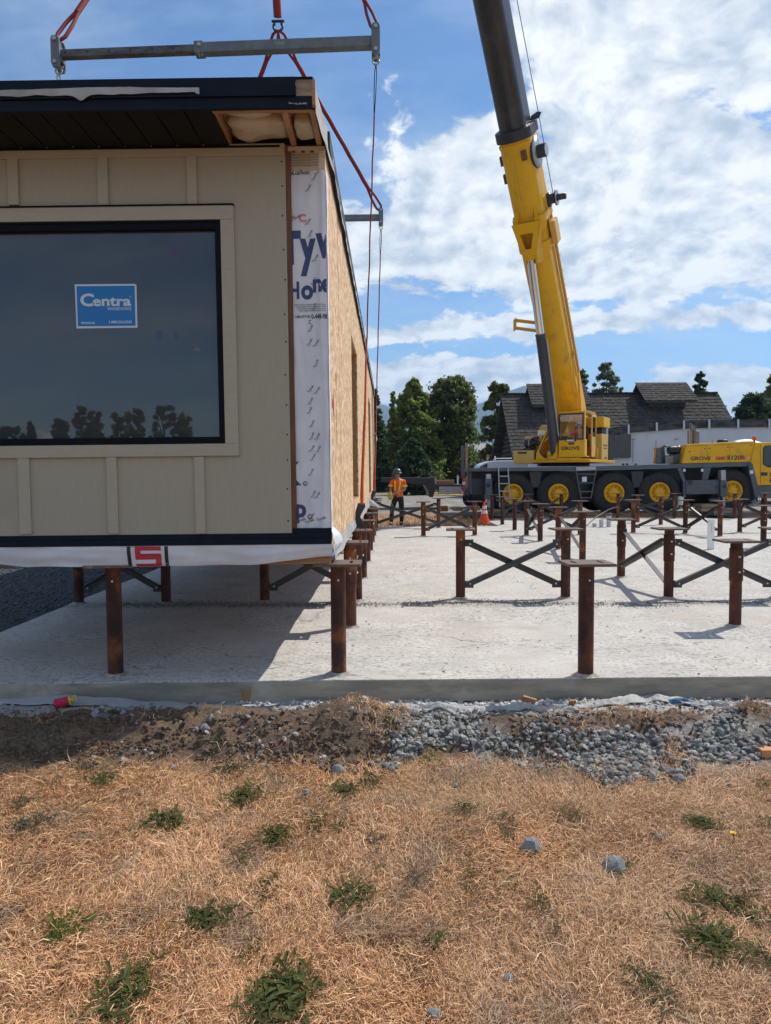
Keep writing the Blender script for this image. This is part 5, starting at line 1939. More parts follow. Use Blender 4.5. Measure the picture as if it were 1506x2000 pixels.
T1 = boom_at(262)
TC = boom_at(452)
W1, H1 = 0.98, 1.02
boom = boom_shell(-0.4, T1, W1, H1).build('boom', 'crane_yellow', crane)
boom2 = boom_shell(T1 - 1.0, T1 + 12.5, 0.83, 0.86).build('boom_extension', 'boom_dark', crane)
boom_shell(T1 + 12.0, T1 + 17.0, 0.72, 0.74).build('boom_extension', 'boom_dark', crane)
m_ = MB()   # boom head with sheaves, above the picture
m_.prism([BP(T1 + 16.9, -0.4, 0.45), BP(T1 + 18.2, -0.4, 0.2), BP(T1 + 18.2, -0.4, -0.8), BP(T1 + 16.9, -0.4, -0.45)], BL * 0.8)
m_.build('boom_head', 'crane_yellow', crane)
boom_shell(T1 - 0.12, T1 + 0.18, 1.12, 1.14).build('boom_collar', 'crane_dark', crane, bevel=0.015)
boom_shell(T1 - 0.30, T1 - 0.20, 1.03, 1.07).build('boom_collar', 'crane_yellow', crane)
m_ = MB()   # long weld seams along the belly and rails up the right side
m_.prism([BP(0.5, -0.10, -H1 / 2 - 0.004), BP(0.5, -0.07, -H1 / 2 - 0.004), BP(T1 - 0.4, -0.07, -H1 / 2 - 0.004), BP(T1 - 0.4, -0.10, -H1 / 2 - 0.004)], -BN * 0.004)
m_.build('weld_seam', 'crane_tan', boom)
for (l0, l1, n0, n1, mm) in ((W1 / 2 + 0.001, W1 / 2 + 0.05, 0.10, 0.17, 'crane_tan'), (W1 / 2 + 0.001, W1 / 2 + 0.07, 0.38, 0.45, 'crane_tan'), (W1 / 2 + 0.001, W1 / 2 + 0.03, 0.24, 0.28, 'stud_brown')):
    m_ = MB()
    t0, t1 = 2.2, T1 - 2.0
    m_.prism([BP(t0, l0, n0), BP(t0, l1, n0), BP(t0, l1, n1), BP(t0, l0, n1)], BD * (t1 - t0))
    m_.build('side_rail', mm, boom)
m_ = MB()
for k in range(5):
    t = 5 + k * (T1 - 8) / 5
    m_.prism([BP(t, W1 / 2 + 0.071, 0.38), BP(t + 0.03, W1 / 2 + 0.071, 0.38), BP(t + 0.03, W1 / 2 + 0.09, 0.47), BP(t, W1 / 2 + 0.09, 0.47)], BN * 0.03)
m_.build('cable_hooks', 'crane_tan', boom)
m_ = MB()   # stiffener and pipe near the foot
m_.prism([BP(0.2, W1 / 2 + 0.001, -0.35), BP(2.6, W1 / 2 + 0.001, 0.45), BP(0.2, W1 / 2 + 0.001, 0.45)], BL * 0.04)
m_.tube([BP(0.4, W1 / 2 + 0.06, -0.30), BP(2.5, W1 / 2 + 0.06, -0.34), BP(2.9, W1 / 2 + 0.06, -0.2), BP(3.2, W1 / 2 + 0.06, 0.2)], 0.03, 8)
m_.build('foot_stiffener', 'crane_yellow', boom)
# cylinder bracket: collar band, wings and the triangular eye
m_ = MB()
bw = W1 / 2 + 0.06
for (t0, t1) in ((TC - 0.55, TC - 0.25), (TC + 0.35, TC + 0.60)):
    sh = boom_shell(t0, t1, W1 + 0.12, H1 + 0.12)
    m_.add(sh.v, sh.f)
m_.build('bracket_band', 'crane_yellow', boom)
for sgn in (-1, 1):
    m_ = MB()
    m_.prism([BP(TC + 0.9, sgn * 0.30, -H1 / 2 + 0.02), BP(TC + 0.45, sgn * 0.42, -H1 / 2 - 0.12), BP(TC - 0.35, sgn * 0.22, -H1 / 2 - 0.42), BP(TC - 0.75, sgn * 0.17, -H1 / 2 - 0.40), BP(TC - 0.85, sgn * 0.24, -H1 / 2 + 0.02)], BL * 0.06)
    m_.build('cylinder_bracket', 'crane_yellow', boom)
m_ = MB()   # front face of the bracket with a triangular hole
tri_o = [(-0.46, 0.52), (0.46, 0.52), (0.18, -0.60), (-0.18, -0.60)]
tri_i = [(-0.22, 0.20), (0.22, 0.20), (0.09, -0.26), (-0.09, -0.26)]


def bf(l, t):
    return BP(TC + t, l, -H1 / 2 - 0.16 + (t - 0.5) * 0.22)


vv = [bf(*p) for p in tri_o] + [bf(*p) for p in tri_i]
vv += [p - BN * 0.04 for p in vv]
ff = []
for i in range(4):
    j = (i + 1) % 4
    ff += [(i, j, 4 + j, 4 + i), (8 + i, 12 + i, 12 + j, 8 + j), (i, 8 + i, 8 + j, j), (4 + i, 4 + j, 12 + j, 12 + i)]
m_.add(vv, ff)
m_.build('cylinder_bracket', 'crane_yellow', boom, bevel=0.01)
# lugs on the boom's left and belly
for (t, l, n, c) in ((T1 - 0.66, -W1 / 2 - 0.05, -0.05, 1), (T1 - 1.2, -W1 / 2 - 0.05, -0.05, 1), (T1 - 2.65, -W1 / 2 - 0.05, -0.05, 1), (T1 - 0.55, 0.30, -0.45, 1), (T1 - 2.5, 0.32, -0.44, 1)):
    m_ = MB()
    m_.prism([BP(t - 0.14, l - 0.07, n - 0.07), BP(t - 0.14, l + 0.07, n - 0.07), BP(t - 0.14, l + 0.07, n + 0.07), BP(t - 0.14, l - 0.07, n + 0.07)], BD * 0.28)
    m_.build('lug', 'stud_brown', boom)
m_ = MB()
m_.prism([BP(T1 - 3.5, W1 / 2 + 0.072, -0.1), BP(T1 - 3.5, W1 / 2 + 0.26, -0.1), BP(T1 - 3.5, W1 / 2 + 0.26, 0.3), BP(T1 - 3.5, W1 / 2 + 0.072, 0.3)], BD * 0.75)
m_.build('pin_box', 'crane_tan', boom, bevel=0.02)
# reel on the right near the boom head of the base section, and the small winch below it
m_ = MB()
rc = BP(T1 - 0.66, W1 / 2 + 0.03, 0.12)
m_.lathe([(0.0, 0.0), (0.46, 0.0), (0.46, 0.035), (0.20, 0.04)], rc, BL, 36)
reel = m_.build('cable_reel', 'galv', crane)
m_ = MB()
m_.lathe([(0.0, -0.06), (0.47, -0.06), (0.47, -0.01), (0, -0.01)], rc, BL, 36)
m_.build('reel_back', 'engine_black', reel)
m_ = MB()
m_.lathe([(0.20, 0.04), (0.20, 0.29), (0.19, 0.31)], rc, BL, 24)
m_.build('reel_hub', 'engine_black', reel)
m_ = MB()
m_.lathe([(0.19, 0.311), (0.0, 0.312)], rc, BL, 24)
m_.build('hub_cap', 'galv', reel)
m_ = MB()
for k in range(3):
    a = 2.2 * k + 0.4
    p = rc + BD * math.cos(a) * 0.32 + BN * math.sin(a) * 0.32 + BL * 0.036
    m_.lathe([(0.055, 0.0), (0.0, 0.004)], p, BL, 12)
m_.build('reel_holes', 'engine_black', reel)['kind'] = 'stuff'
m_ = MB()
wc = BP(T1 - 2.2, W1 / 2 + 0.06, 0.42)
m_.lathe([(0.0, 0.0), (0.24, 0.0), (0.24, 0.03), (0.16, 0.04), (0.16, 0.22)], wc, BL, 24)
m_.lathe([(0.0, 0.26), (0.24, 0.26), (0.24, 0.22), (0.16, 0.22)], wc, BL, 24)
sp_ = m_.build('spool_winch', 'engine_black', crane)
m_ = MB()
m_.lathe([(0.10, 0.26), (0.10, 0.54), (0.0, 0.545)], wc, BL, 18)
m_.build('spool_motor', 'engine_black', sp_)
m_ = MB()
m_.lathe([(0.235, 0.262), (0.13, 0.264)], wc, BL, 24)
m_.build('spool_rim', 'galv', sp_)
MB().beam(BP(T1 - 2.2, W1 / 2 - 0.08, 0.35), wc, 0.12, 0.12).build('spool_bracket', 'crane_tan', sp_)
wt = BP(T1 + 16.5, 0.35, 0.62)
MB().tube([wc + BN * 0.16 + BL * 0.1, BP(T1 + 0.3, 0.62, 0.62), wt], 0.011, 6).build('signal_cable', 'engine_black', crane)
m_ = MB()
m_.prism([BP(T1 + 0.19, 0.40, 0.40), BP(T1 + 0.19, 0.62, 0.45), BP(T1 + 0.30, 0.66, 0.64), BP(T1 + 0.34, 0.56, 0.66), BP(T1 + 0.30, 0.42, 0.5)], BL * 0.05)
m_.build('cable_guide', 'engine_black', crane)
# long slot marks on the extension's right
m_ = MB()
for k in range(3):
    m_.prism([BP(T1 + 4.6 + k * 0.4, 0.416, 0.18), BP(T1 + 4.8 + k * 0.4, 0.416, 0.18), BP(T1 + 4.8 + k * 0.4, 0.416, 0.26), BP(T1 + 4.6 + k * 0.4, 0.416, 0.26)], BL * 0.01)
m_.build('locking_slots', 'engine_black', boom2)

# lift cylinder: barrel > rod
CYB = F(1.02, 0.02, 2.22)
CYT = BP(TC - 0.55, 0.0, -H1 / 2 - 0.28)
cd = (CYT - CYB)
k_end = 0.0
lo, hi = 0.0, 1.0
inv = CAMM.transposed()
for _ in range(40):
    mid = (lo + hi) / 2
    v = inv @ (CYB + cd * mid - CAMC)
    if 1000 + 1400 * v.y / v.z > 652:
        lo = mid
    else:
        hi = mid
k_end = lo
m_ = MB()
m_.tube([CYB, CYB + cd * (k_end - 0.012), CYB + cd * (k_end - 0.011), CYB + cd * k_end], [0.165, 0.165, 0.175, 0.175], 24)
cyl = m_.build('lift_cylinder', 'barrel_grey', crane)
MB().tube([CYB + cd * (k_end + 0.001), CYT], 0.135, 24).build('cylinder_rod', 'chrome', cyl)
MB().tube([CYB + cd * 0.1 + LX * 0.2, CYB + cd * (k_end * 0.95) + LX * 0.2], 0.025, 8).build('cylinder_pipe', 'galv', cyl)
MB().tube([CYT - LX * 0.2, CYT + LX * 0.2], 0.1, 14).build('cylinder_pin', 'engine_black', cyl)
m_ = MB()
m_.tube([CYB - LX * 0.25, CYB + LX * 0.25], 0.13, 14)
m_.fbox(F, 0.85, 1.18, -0.22, 0.24, 2.06, 2.16)
m_.build('cylinder_foot', 'crane_yellow', crane)
# boom rest arm that sticks out to the left, half way up
tr = boom_at(632)
m_ = MB()
ra, rb = BP(tr, -W1 / 2 - 0.0, -0.1), BP(tr + 0.05, -W1 / 2 - 1.15, -0.15)
rb = Vector(PY(1006, 634, ra.y + 0.25))
m_.beam(ra + Vector((0, 0, 0.12)), rb + Vector((0, 0, 0.15)), 0.4, 0.05)
m_.beam(ra + Vector((0, 0, -0.16)), rb + Vector((0, 0, -0.12)), 0.4, 0.05)
m_.beam(rb + Vector((0, -0.1, -0.2)), rb + Vector((0, -0.1, 0.2)), 0.06, 0.06)
m_.beam(rb + Vector((0, 0.15, -0.2)), rb + Vector((0, 0.15, 0.2)), 0.06, 0.06)
m_.build('boom_rest', 'crane_yellow', crane)

# ------------------------------------------------------------------ rigging
HOOK = Vector((-2.0, 12.4, 13.6))
hk = thing('crane_hook', 'crane hook block high above the building, out of sight over the picture', 'hook', HOOK)
m_ = MB()
m_.prism([HOOK + Vector((-0.35, -0.15, 0.35)), HOOK + Vector((0.35, -0.15, 0.35)), HOOK + Vector((0.3, -0.15, 1.3)), HOOK + Vector((-0.3, -0.15, 1.3))], (0, 0.3, 0))
m_.build('block', 'crane_yellow', hk)
m_ = MB()
m_.tube([HOOK + Vector((0, 0, 0.35))] + [HOOK + Vector((0.16 * math.sin(a), 0, 0.0 + 0.16 * math.cos(a))) for a in np.linspace(0, 4.6, 14)], 0.06, 10)
m_.build('hook', 'engine_black', hk)
m_ = MB()
for dx in (-0.2, -0.07, 0.07, 0.2):
    m_.tube([HOOK + Vector((dx, 0, 1.3)), BP(T1 + 17.8, dx, -0.6)], 0.012, 6)
m_.build('hoist_rope', 'engine_black', hk)


def shackle_mesh(mb, c, up_, side, s=0.05, th=0.014):
    up_, side = Vector(up_).normalized(), Vector(side).normalized()
    pts = [c + side * (-s * 0.75) + up_ * s * 1.1, c + side * (-s * 0.8) + up_ * 0.3 * s]
    pts += [c + side * (s * math.sin(a)) - up_ * (s * math.cos(a)) for a in np.linspace(-1.9, 1.9, 12)]
    pts += [c + side * (s * 0.8) + up_ * 0.3 * s, c + side * (s * 0.75) + up_ * s * 1.1]
    mb.tube(pts, th, 8)
    mb.tube([c + side * (-s * 1.35) + up_ * s * 1.1, c + side * (s * 1.35) + up_ * s * 1.1], th * 1.1, 8)
    return mb


def shackle(c, up_, side, s, lab):
    return tag(shackle_mesh(MB(), Vector(c), up_, side, s, s * 0.26).build('shackle', 'galv' if s < 0.06 else 'engine_black', None), lab, 'shackle', 'lifting shackles')


def sling(a, b, r, m, lab, loops=True, flat=1.0):
    """round textile sling with its two eyes"""
    a, b = Vector(a), Vector(b)
    d = (b - a)
    L = d.length
    d.normalize()
    s = d.cross(Vector((0, 1, 0))).normalized()
    o = thing('lifting_sling', lab, 'sling', a, 'textile lifting slings')
    m_ = MB()
    n = 14
    e = 0.55 if loops else 0.05
    pts = [a + d * (e + (L - 2 * e) * k / n) + s * 0.004 * math.sin(k * 2.3) for k in range(n + 1)]
    m_.tube(pts, r, 10)
    m_.build('body', m, o)
    for end, dd in ((a, d), (b, -d)):
        if loops:
            m_ = MB()
            for sg in (-1, 1):
                m_.tube([end + dd * (e + 0.03) + s * sg * r * 0.3, end + dd * e * 0.6 + s * sg * r * 1.2, end + dd * 0.1 + s * sg * r * 1.4, end + dd * 0.01 + s * sg * r * 0.5, end], r * 0.62, 8)
            m_.build('eye', 'sling_black' if loops == 2 else m, o)
    return o


def spreader(a, b, lab, detail):
    a, b = Vector(a), Vector(b)
    o = thing('spreader_bar', lab, 'spreader bar', (a + b) / 2, 'steel spreader bars')
    d = (b - a).normalized()
    mid = a + (b - a) * 0.448
    MB().beam(a + d * 0.03, mid, 0.088, 0.090).build('inner_tube', 'spreader_worn', o, bevel=0.008)
    MB().beam(mid - d * 0.05, b - d * 0.03, 0.115, 0.12).build('outer_tube', 'spreader_grey', o, bevel=0.01)
    MB().beam(mid - d * 0.06, mid + d * 0.05, 0.135, 0.14).build('collar', 'spreader_grey', o, bevel=0.008)
    m_ = MB()
    m_.lathe([(0.0, 0.02), (0.022, 0.02), (0.025, 0)], mid + Vector((0, -0.068, 0.02)), (0, -1, 0), 12)
    m_.tube([mid + Vector((0.0, -0.09, -0.05)), mid + Vector((0.015, -0.1, -0.14)), mid + Vector((0.05, -0.09, -0.10))], 0.004, 6)
    m_.build('locking_pin', 'galv', o)
    m_ = MB()
    for k in range(6):
        p = a + (mid - a) * (0.06 + 0.152 * k) + Vector((0, -0.0443, 0.006))
        m_.lathe([(0.017, 0.0), (0.0, 0.001)], p, (0, -1, 0), 12)
    m_.build('pin_holes', 'engine_black', o)
    for e_, sg in ((a, -1), (b, 1)):
        m_ = MB()
        prof = [(-0.05, -0.12), (-0.035, -0.17), (0.035, -0.17), (0.05, -0.12), (0.05, 0.14), (0.035, 0.18), (-0.035, 0.18), (-0.05, 0.14)]
        for yy in (-0.09, 0.062):
            m_.prism([e_ + Vector((x, yy, z)) for x, z in prof], (0, 0.028, 0))
        m_.box(e_.x - 0.05, e_.x + 0.05, e_.y - 0.061, e_.y + 0.061, e_.z - 0.08, e_.z + 0.08)
        ep = m_.build('end_lug', 'spreader_grey', o)
        m_ = MB()
        for z in (0.135, -0.125):
            m_.tube([e_ + Vector((0, -0.115, z)), e_ + Vector((0, 0.115, z))], 0.022, 10)
        m_.build('lug_pin', 'galv', ep)
    return a, b


E1, E2 = PY(114, 108, 8.75), PY(734, 84, 8.75)
spreader(E1, E2, 'near grey spreader bar over the building\'s roof, its left half worn dark', True)
E4 = PY(744, 425, 16.1)
E3 = Vector((-3.95, 16.1, E4.z - 0.03))
spreader(E3, E4, 'far grey spreader bar whose right end shows beside the roof', True)
text_o = text('stencil', 'SLING', 0.045, 'galv', E1 + (E2 - E1) * 0.70 + Vector((0, -0.0605, 0.01)), E2 - E1, ZU, bpy.data.objects['spreader_bar'], thick=0.0)
dz = Vector((0, 0, 1))
sling(E1 + dz * 0.17, HOOK + Vector((-0.05, 0, -0.1)), 0.036, 'sling_red', 'red sling rising from the left end of the near spreader bar', 1)
sling(E2 + dz * 0.15, HOOK + Vector((0.05, 0, -0.1)), 0.030, 'sling_red', 'red sling rising from the right end of the near spreader bar', 1)
S2 = PY(543, 54, 13.6)
shackle(S2 + dz * 0.02, (0, 0, 1), (1, 0, 0), 0.085, 'large black bow shackle hanging alone in the sky above the roof')
sling(S2 + dz * 0.13, HOOK + Vector((0, 0.05, -0.12)), 0.075, 'sling_red', 'thick red sling from which the black bow shackle hangs', False)
sling(S2 - dz * 0.06 + Vector((0.01, 0, 0)), E4 + dz * 0.15, 0.042, 'sling_red', 'red sling slanting down to the far spreader bar\'s right end', 1)
sling(S2 - dz * 0.06 - Vector((0.01, 0, 0)), E3 + dz * 0.15, 0.042, 'sling_red', 'red sling slanting left from the bow shackle to behind the roof', 1)
PB = [b for b in BRK]


def to_world(p):
    q = p - mod.location
    return mod.location + Matrix.Rotation(-TILT, 3, 'Y') @ q


for (yb, sx, p) in PB:
    top = {(8.75, 1): E2, (8.75, -1): E1, (16.1, 1): E4, (16.1, -1): E3}[(yb, sx)] - dz * 0.15
    end = to_world(p)
    where = 'near' if yb < 10 else 'far'
    if sx == 1:
        shackle(top - dz * 0.06, (0, 0, 1), (1, 0, 0), 0.038, f'small shackle under the right end of the {where} spreader bar')
        o = sling(top - dz * 0.10, end, 0.0085 if yb < 10 else 0.012, 'sling_red', f'thin orange strap hanging along the long wall from the {where} spreader bar', 2)
        m_ = MB()   # doubled orange strap at the foot of the wall
        m_.tube([end + Vector((0.01, -0.02, 0.0)), end + Vector((0.015, -0.02, 0.3)), end + (top - end) * 0.2 + Vector((0.01, -0.01, 0)), end + (top - end) * 0.38], [0.02, 0.019, 0.015, 0.008], 8)
        m_.build('doubled_strap', 'sling_orange', o)
    else:
        shackle(top - dz * 0.03, (0, 0, 1), (1, 0, 0), 0.04, f'shackle under the left end of the {where} spreader bar')
        o = thing('lifting_chain', f'grey chain from the left end of the {where} spreader bar down behind the roof', 'chain', top, 'lifting chains')
        m_ = MB()
        nl = 12
        for k in range(nl):
            c = top - dz * (0.12 + k * 0.075)
            s_ = Vector((1, 0, 0)) if k % 2 else Vector((0.3, 0.95, 0))
            ring = [c + s_ * 0.026 * math.cos(a) + dz * 0.048 * math.sin(a) for a in np.linspace(0, 2 * math.pi, 11)]
            m_.tube(ring, 0.011, 6, caps=False)
        m_.tube([top - dz * (0.12 + nl * 0.075 - 0.03), end + Vector((-0.02, 0, 0))], 0.012, 6)
        m_.build('links', 'galv', o)
# ------------------------------------------------------------------ beyond the slab: barn, wrapped module, house, trailer, van


def shakes(mb, O, U, V, W, H, rows, wmin, wmax, holes=()):
    """overlapping split shakes on the slope O + U*u + V*v (V points up the slope)"""
    Nn = U.cross(V).normalized()
    rh = H / rows
    for r in range(rows):
        x = -0.05
        while x < W + 0.05:
            w = random.uniform(wmin, wmax)
            w2 = min(w, W + 0.06 - x)
            lift = random.uniform(0.035, 0.06)
            v0 = r * rh - random.uniform(0.0, 0.07)
            v1 = r * rh + rh * 1.25
            a = O + U * x + V * v0 + Nn * lift
            b = O + U * (x + w2 * 0.96) + V * (v0 + random.uniform(-.015, .015)) + Nn * (lift + random.uniform(-.008, .008))
            c = O + U * (x + w2 * 0.96) + V * v1 + Nn * 0.012
            d = O + U * x + V * v1 + Nn * 0.012
            dn = Nn * -0.035
            mb.add([a, b, c, d, a + dn, b + dn], [(0, 1, 2, 3), (0, 4, 5, 1), (0, 3, 4), (1, 5, 2)])
            x += w
    return mb


def shake_roof(parent, x0, x1, yr, zr, ye, ze, rows, name='shakes'):
    O = Vector((x0, ye, ze))
    U = Vector((1, 0, 0))
    V = Vector((0, yr - ye, zr - ze))
    H = V.length
    o = shakes(MB(), O, U, V.normalized(), x1 - x0, H, rows, 0.10, 0.24).build(name, 'shake', parent)
    o['kind'] = 'stuff'
    return o


BX0, BX1, BYR, BYE, BYB = 7.45, 21.75, 48.0, 43.3, 52.7
BZR, BZE = PY(1180, 769, 48).z, 2.55
barn = thing('barn', 'old dark log barn with a long shake roof and two raised roof vents', 'barn', ((BX0 + BX1) / 2, BYR, 0))
m_ = MB()
m_.prism([(BX0, BYE, BZE - 0.02), (BX0, BYR, BZR - 0.02), (BX0, BYB, BZE - 0.02), (BX0, BYB, BZE - 0.2), (BX0, BYR, BZR - 0.22), (BX0, BYE, BZE - 0.2)], (BX1 - BX0, 0, 0))
m_.build('roof', 'log_wall', barn)
shake_roof(barn, BX0, BX1, BYR, BZR, BYE, BZE, 19)
m_ = MB()
for k in range(48):
    x = BX0 + (BX1 - BX0) * k / 48
    m_.beam((x, BYR, BZR + 0.045), (x + 0.29, BYR, BZR + 0.045), 0.34, 0.04 + random.uniform(0, .03))
o = m_.build('ridge_caps', 'shake', barn)
o['kind'] = 'stuff'
for k in range(18):
    z = 0.15 + k * 0.30
    t_ = max(0.0, (z - BZE) / (BZR - BZE))
    ya, yb = BYE + 0.9 + (BYR - BYE - 0.9) * t_, BYB - 0.9 - (BYB - BYR - 0.9) * t_
    if yb - ya < 0.6:
        break
    e = 0.35 if z < BZE else 0.12
    MB().tube([(BX0 + 0.75, ya - e, z), (BX0 + 0.75, yb + e, z)], 0.145, 10).build('log', 'log_wall', barn)
m_ = MB()
m_.prism([(BX0 + 0.80, BYE + 0.9, 0), (BX0 + 0.80, BYE + 0.9, BZE), (BX0 + 0.80, BYR, BZR - 0.3), (BX0 + 0.80, BYB - 0.9, BZE), (BX0 + 0.80, BYB - 0.9, 0)], (BX1 - BX0 - 1.6, 0, 0))
m_.build('wall', 'log_wall', barn)
for k in range(9):   # purlin ends under the gable overhang
    t_ = (k + 0.5) / 9
    for sg in (-1, 1):
        y = BYR + sg * (BYR - BYE) * t_ * 0.98
        z = BZR - 0.33 - (BZR - BZE) * t_ * 0.98
        MB().tube([(BX0 + 0.08, y, z), (BX0 + 0.9, y, z)], 0.10, 8).build('purlin', 'log_wall', barn)
for (px0, px1, ytop, ylow) in ((1031, 1140, 751, 790), (1244.5, 1341, 748.5, 782)):
    x0, x1 = PY(px0, ytop, BYR - 0.2).x, PY(px1, ytop, BYR - 0.2).x
    zr = PY(px0, ytop, BYR).z
    ye = BYR - 1.9
    ze = PY(px0, ylow, ye).z
    m_ = MB()
    m_.prism([(x0, ye, ze - 0.02), (x0, BYR, zr - 0.02), (x0, BYR + 1.9, ze - 0.02), (x0, BYR + 1.9, ze - 0.16), (x0, BYR, zr - 0.16), (x0, ye, ze - 0.16)], (x1 - x0, 0, 0))
    vt = m_.build('roof_vent', 'log_wall', barn)
    s_ = shake_roof(vt, x0 - 0.03, x1 + 0.03, BYR, zr, ye, ze, 8)
    m_ = MB()
    m_.box(x0 + 0.45, x1 - 0.45, BYR - 1.2, BYR + 1.2, BZR - 1.0, ze - 0.1)
    m_.prism([(x0 + 0.4, BYR - 1.3, ze - 0.1), (x0 + 0.4, BYR, zr - 0.2), (x0 + 0.4, BYR + 1.3, ze - 0.1)], (x1 - x0 - 0.8, 0, 0))
    m_.build('vent_wall', 'log_wall', vt)

# second building section, wrapped, behind the crane
MY = 33.0
TOPL = [(1080, 857), (1180, 838.5), (1236, 829.5), (1335, 822.5), (1385, 820.5), (1510, 819), (1620, 823)]


def top_at(px):
    for (a, b), (c, d) in zip(TOPL, TOPL[1:]):
        if px <= c:
            return b + (d - b) * (px - a) / (c - a)
    return TOPL[-1][1]


mw = thing('wrapped_building', 'pale wrapped building section with black tarp along its roof edge, behind the crane', 'building', PY(1300, 960, MY))
poly = [PY(1080, 950, MY)] + [PY(x, y + 3, MY) for x, y in TOPL] + [PY(1620, 950, MY)]
MB().prism(poly, (0, 7.0, 0)).build('wrapped_wall', 'wrap_white', mw)
for (a, c) in zip(TOPL, TOPL[1:]):
    n = max(2, int((c[0] - a[0]) / 16))

    def tf(u, v, a=a, c=c):
        x = a[0] + (c[0] - a[0]) * u
        y = a[1] + (c[1] - a[1]) * u
        p = PY(x, y - 0.5 + 15.5 * v, MY - 0.05)
        p.y -= 0.06 + 0.07 * mnoise.noise(Vector((x * 0.09, v * 1.7, 3))) + 0.03 * mnoise.noise(Vector((x * 0.4, v * 5, 8)))
        return tuple(p)
    MB().grid(tf, n * 4, 7).build('roof_tarp', 'tarp_black', mw)
for x in (1186, 1228, 1283, 1336, 1385.5, 1442, 1503):
    y = top_at(x)
    MB().prism([PY(x - 1.7, y - 1, MY - 0.2), PY(x + 1.9, y - 1.2, MY - 0.2), PY(x + 1.9, y + 16.5, MY - 0.2), PY(x - 1.7, y + 16.5, MY - 0.2)], (0, 0.03, 0)).build('tarp_strap', 'wrap_white', mw)
for (x0, x1, y) in ((1206, 1302, 838), (1420, 1530, 831), (1234, 1240, 857.5), (1318, 1325, 857)):
    MB().prism([PY(x0, y, MY - 0.03), PY(x1, y - 0.7, MY - 0.03), PY(x1, y + 1.0, MY - 0.03), PY(x0, y + 1.8, MY - 0.03)], (0, 0.025, 0)).build('batten', 'old_lumber', mw)
for x in (1281, 1391, 1236):
    MB().prism([PY(x, 860, MY - 0.012), PY(x + 0.7, 860, MY - 0.012), PY(x + 0.7, 905, MY - 0.012), PY(x, 905, MY - 0.012)], (0, 0.01, 0)).build('wrap_seam', 'panel_grey', mw)
pn = MB().prism([PY(1186, 849, MY - 0.16), PY(1232.5, 848, MY - 0.16), PY(1232.5, 893.5, MY - 0.16), PY(1198, 894.5, MY - 0.16), PY(1198, 898, MY - 0.16), PY(1186, 898, MY - 0.16)], (0, 0.12, 0)).build('grey_panel', 'panel_grey', mw)
MB().prism([PY(1198, 849.5, MY - 0.19), PY(1214, 849, MY - 0.19), PY(1214, 859, MY - 0.19), PY(1211, 861, MY - 0.19), PY(1201, 861, MY - 0.19), PY(1198, 859, MY - 0.19)], (0, 0.025, 0)).build('panel_flap', 'panel_grey', pn)
for k in range(5):
    MB().prism([PY(1187, 856 + 9 * k, MY - 0.175), PY(1190, 856 + 9 * k, MY - 0.175), PY(1190, 864 + 9 * k, MY - 0.175), PY(1187, 864 + 9 * k, MY - 0.175)], (0, 0.012, 0)).build('vent_slot', 'engine_black', pn)
for k, x in enumerate((1217, 1225, 1242)):
    m_ = MB()
    m_.lathe([(0.0, 0.03), (0.045, 0.03), (0.05, 0)], PY(x, 907, MY - 0.01), (0, -1, 0), 12)
    m_.build('pipe_stub', 'engine_black', mw)
for x in (1090, 1200, 1300, 1400, 1500, 1600):   # the steel piles it stands on
    p = PY(x, 950, MY)
    MB().tube([(p.x, MY + 0.4, 0.0), (p.x, MY + 0.4, p.z)], 0.08, 10).build('support_post', 'rust', mw)

# distant house
HY = 84.0
hs = thing('house', 'cream house with a pale grey roof far off beside the barn', 'house', PY(915, 930, HY))
x0, x1 = PY(882, 890, HY).x, PY(972, 890, HY).x
zw, zt_ = PY(900, 882, HY).z, PY(900, 866, HY + 3).z
MB().box(x0 + 0.4, x1, HY, HY + 9, 0, zw).build('wall', 'house_cream', hs)
MB().prism([(x0, HY - 0.6, zw - 0.02), (x0 + 0.4, HY + 4, zt_), (x0, HY + 9.5, zw - 0.02), (x0, HY + 9.5, zw - 0.2), (x0, HY - 0.6, zw - 0.2)], (x1 - x0 + 0.4, 0, 0)).build('roof', 'house_roof', hs)
wn = MB().box(PY(927, 885, HY).x, PY(938.5, 885, HY).x, HY - 0.05, HY + 0.02, PY(930, 890, HY).z, PY(930, 882.5, HY).z).build('window', 'dark_glass', hs)
MB().box(PY(932.6, 885, HY).x - 0.04, PY(932.6, 885, HY).x + 0.04, HY - 0.08, HY - 0.051, PY(930, 890, HY).z, PY(930, 882.5, HY).z).build('mullion', 'white_paint', wn)
MB().box(PY(897, 885, HY).x, PY(900, 885, HY).x, HY - 0.05, HY + 0.02, PY(930, 896, HY).z, PY(930, 890, HY).z).build('window', 'dark_glass', hs)

# white van behind the crane
VY = 30.6
van = thing('van', 'white van whose roof shows over the crane\'s rear deck', 'van', PY(980, 975, VY))
prof = [(934, 916), (938, 909), (946, 903.5), (958, 900.5), (975, 899.5), (1032, 899.5), (1034, 915), (1034, 962), (934, 962), (918, 958), (916, 935), (926, 925)]
MB().prism([PY(x, y, VY) for x, y in prof], (0, 1.9, 0)).build('body', 'van_white', van, bevel=0.05)
MB().prism([PY(x, y, VY - 0.01) for x, y in [(929, 925), (939, 910.5), (952, 905), (952, 925)]], (0, 0.02, 0)).build('side_window', 'dark_glass', van)
m_ = MB()
m_.tube([PY(964, 899, VY + 0.3), PY(966, 895.5, VY + 0.3), PY(1000, 895, VY + 0.3)], 0.02, 6)
m_.tube([PY(967, 899, VY + 0.3), PY(967, 891, VY + 0.3)], 0.03, 6)
m_.build('roof_rack', 'white_paint', van)
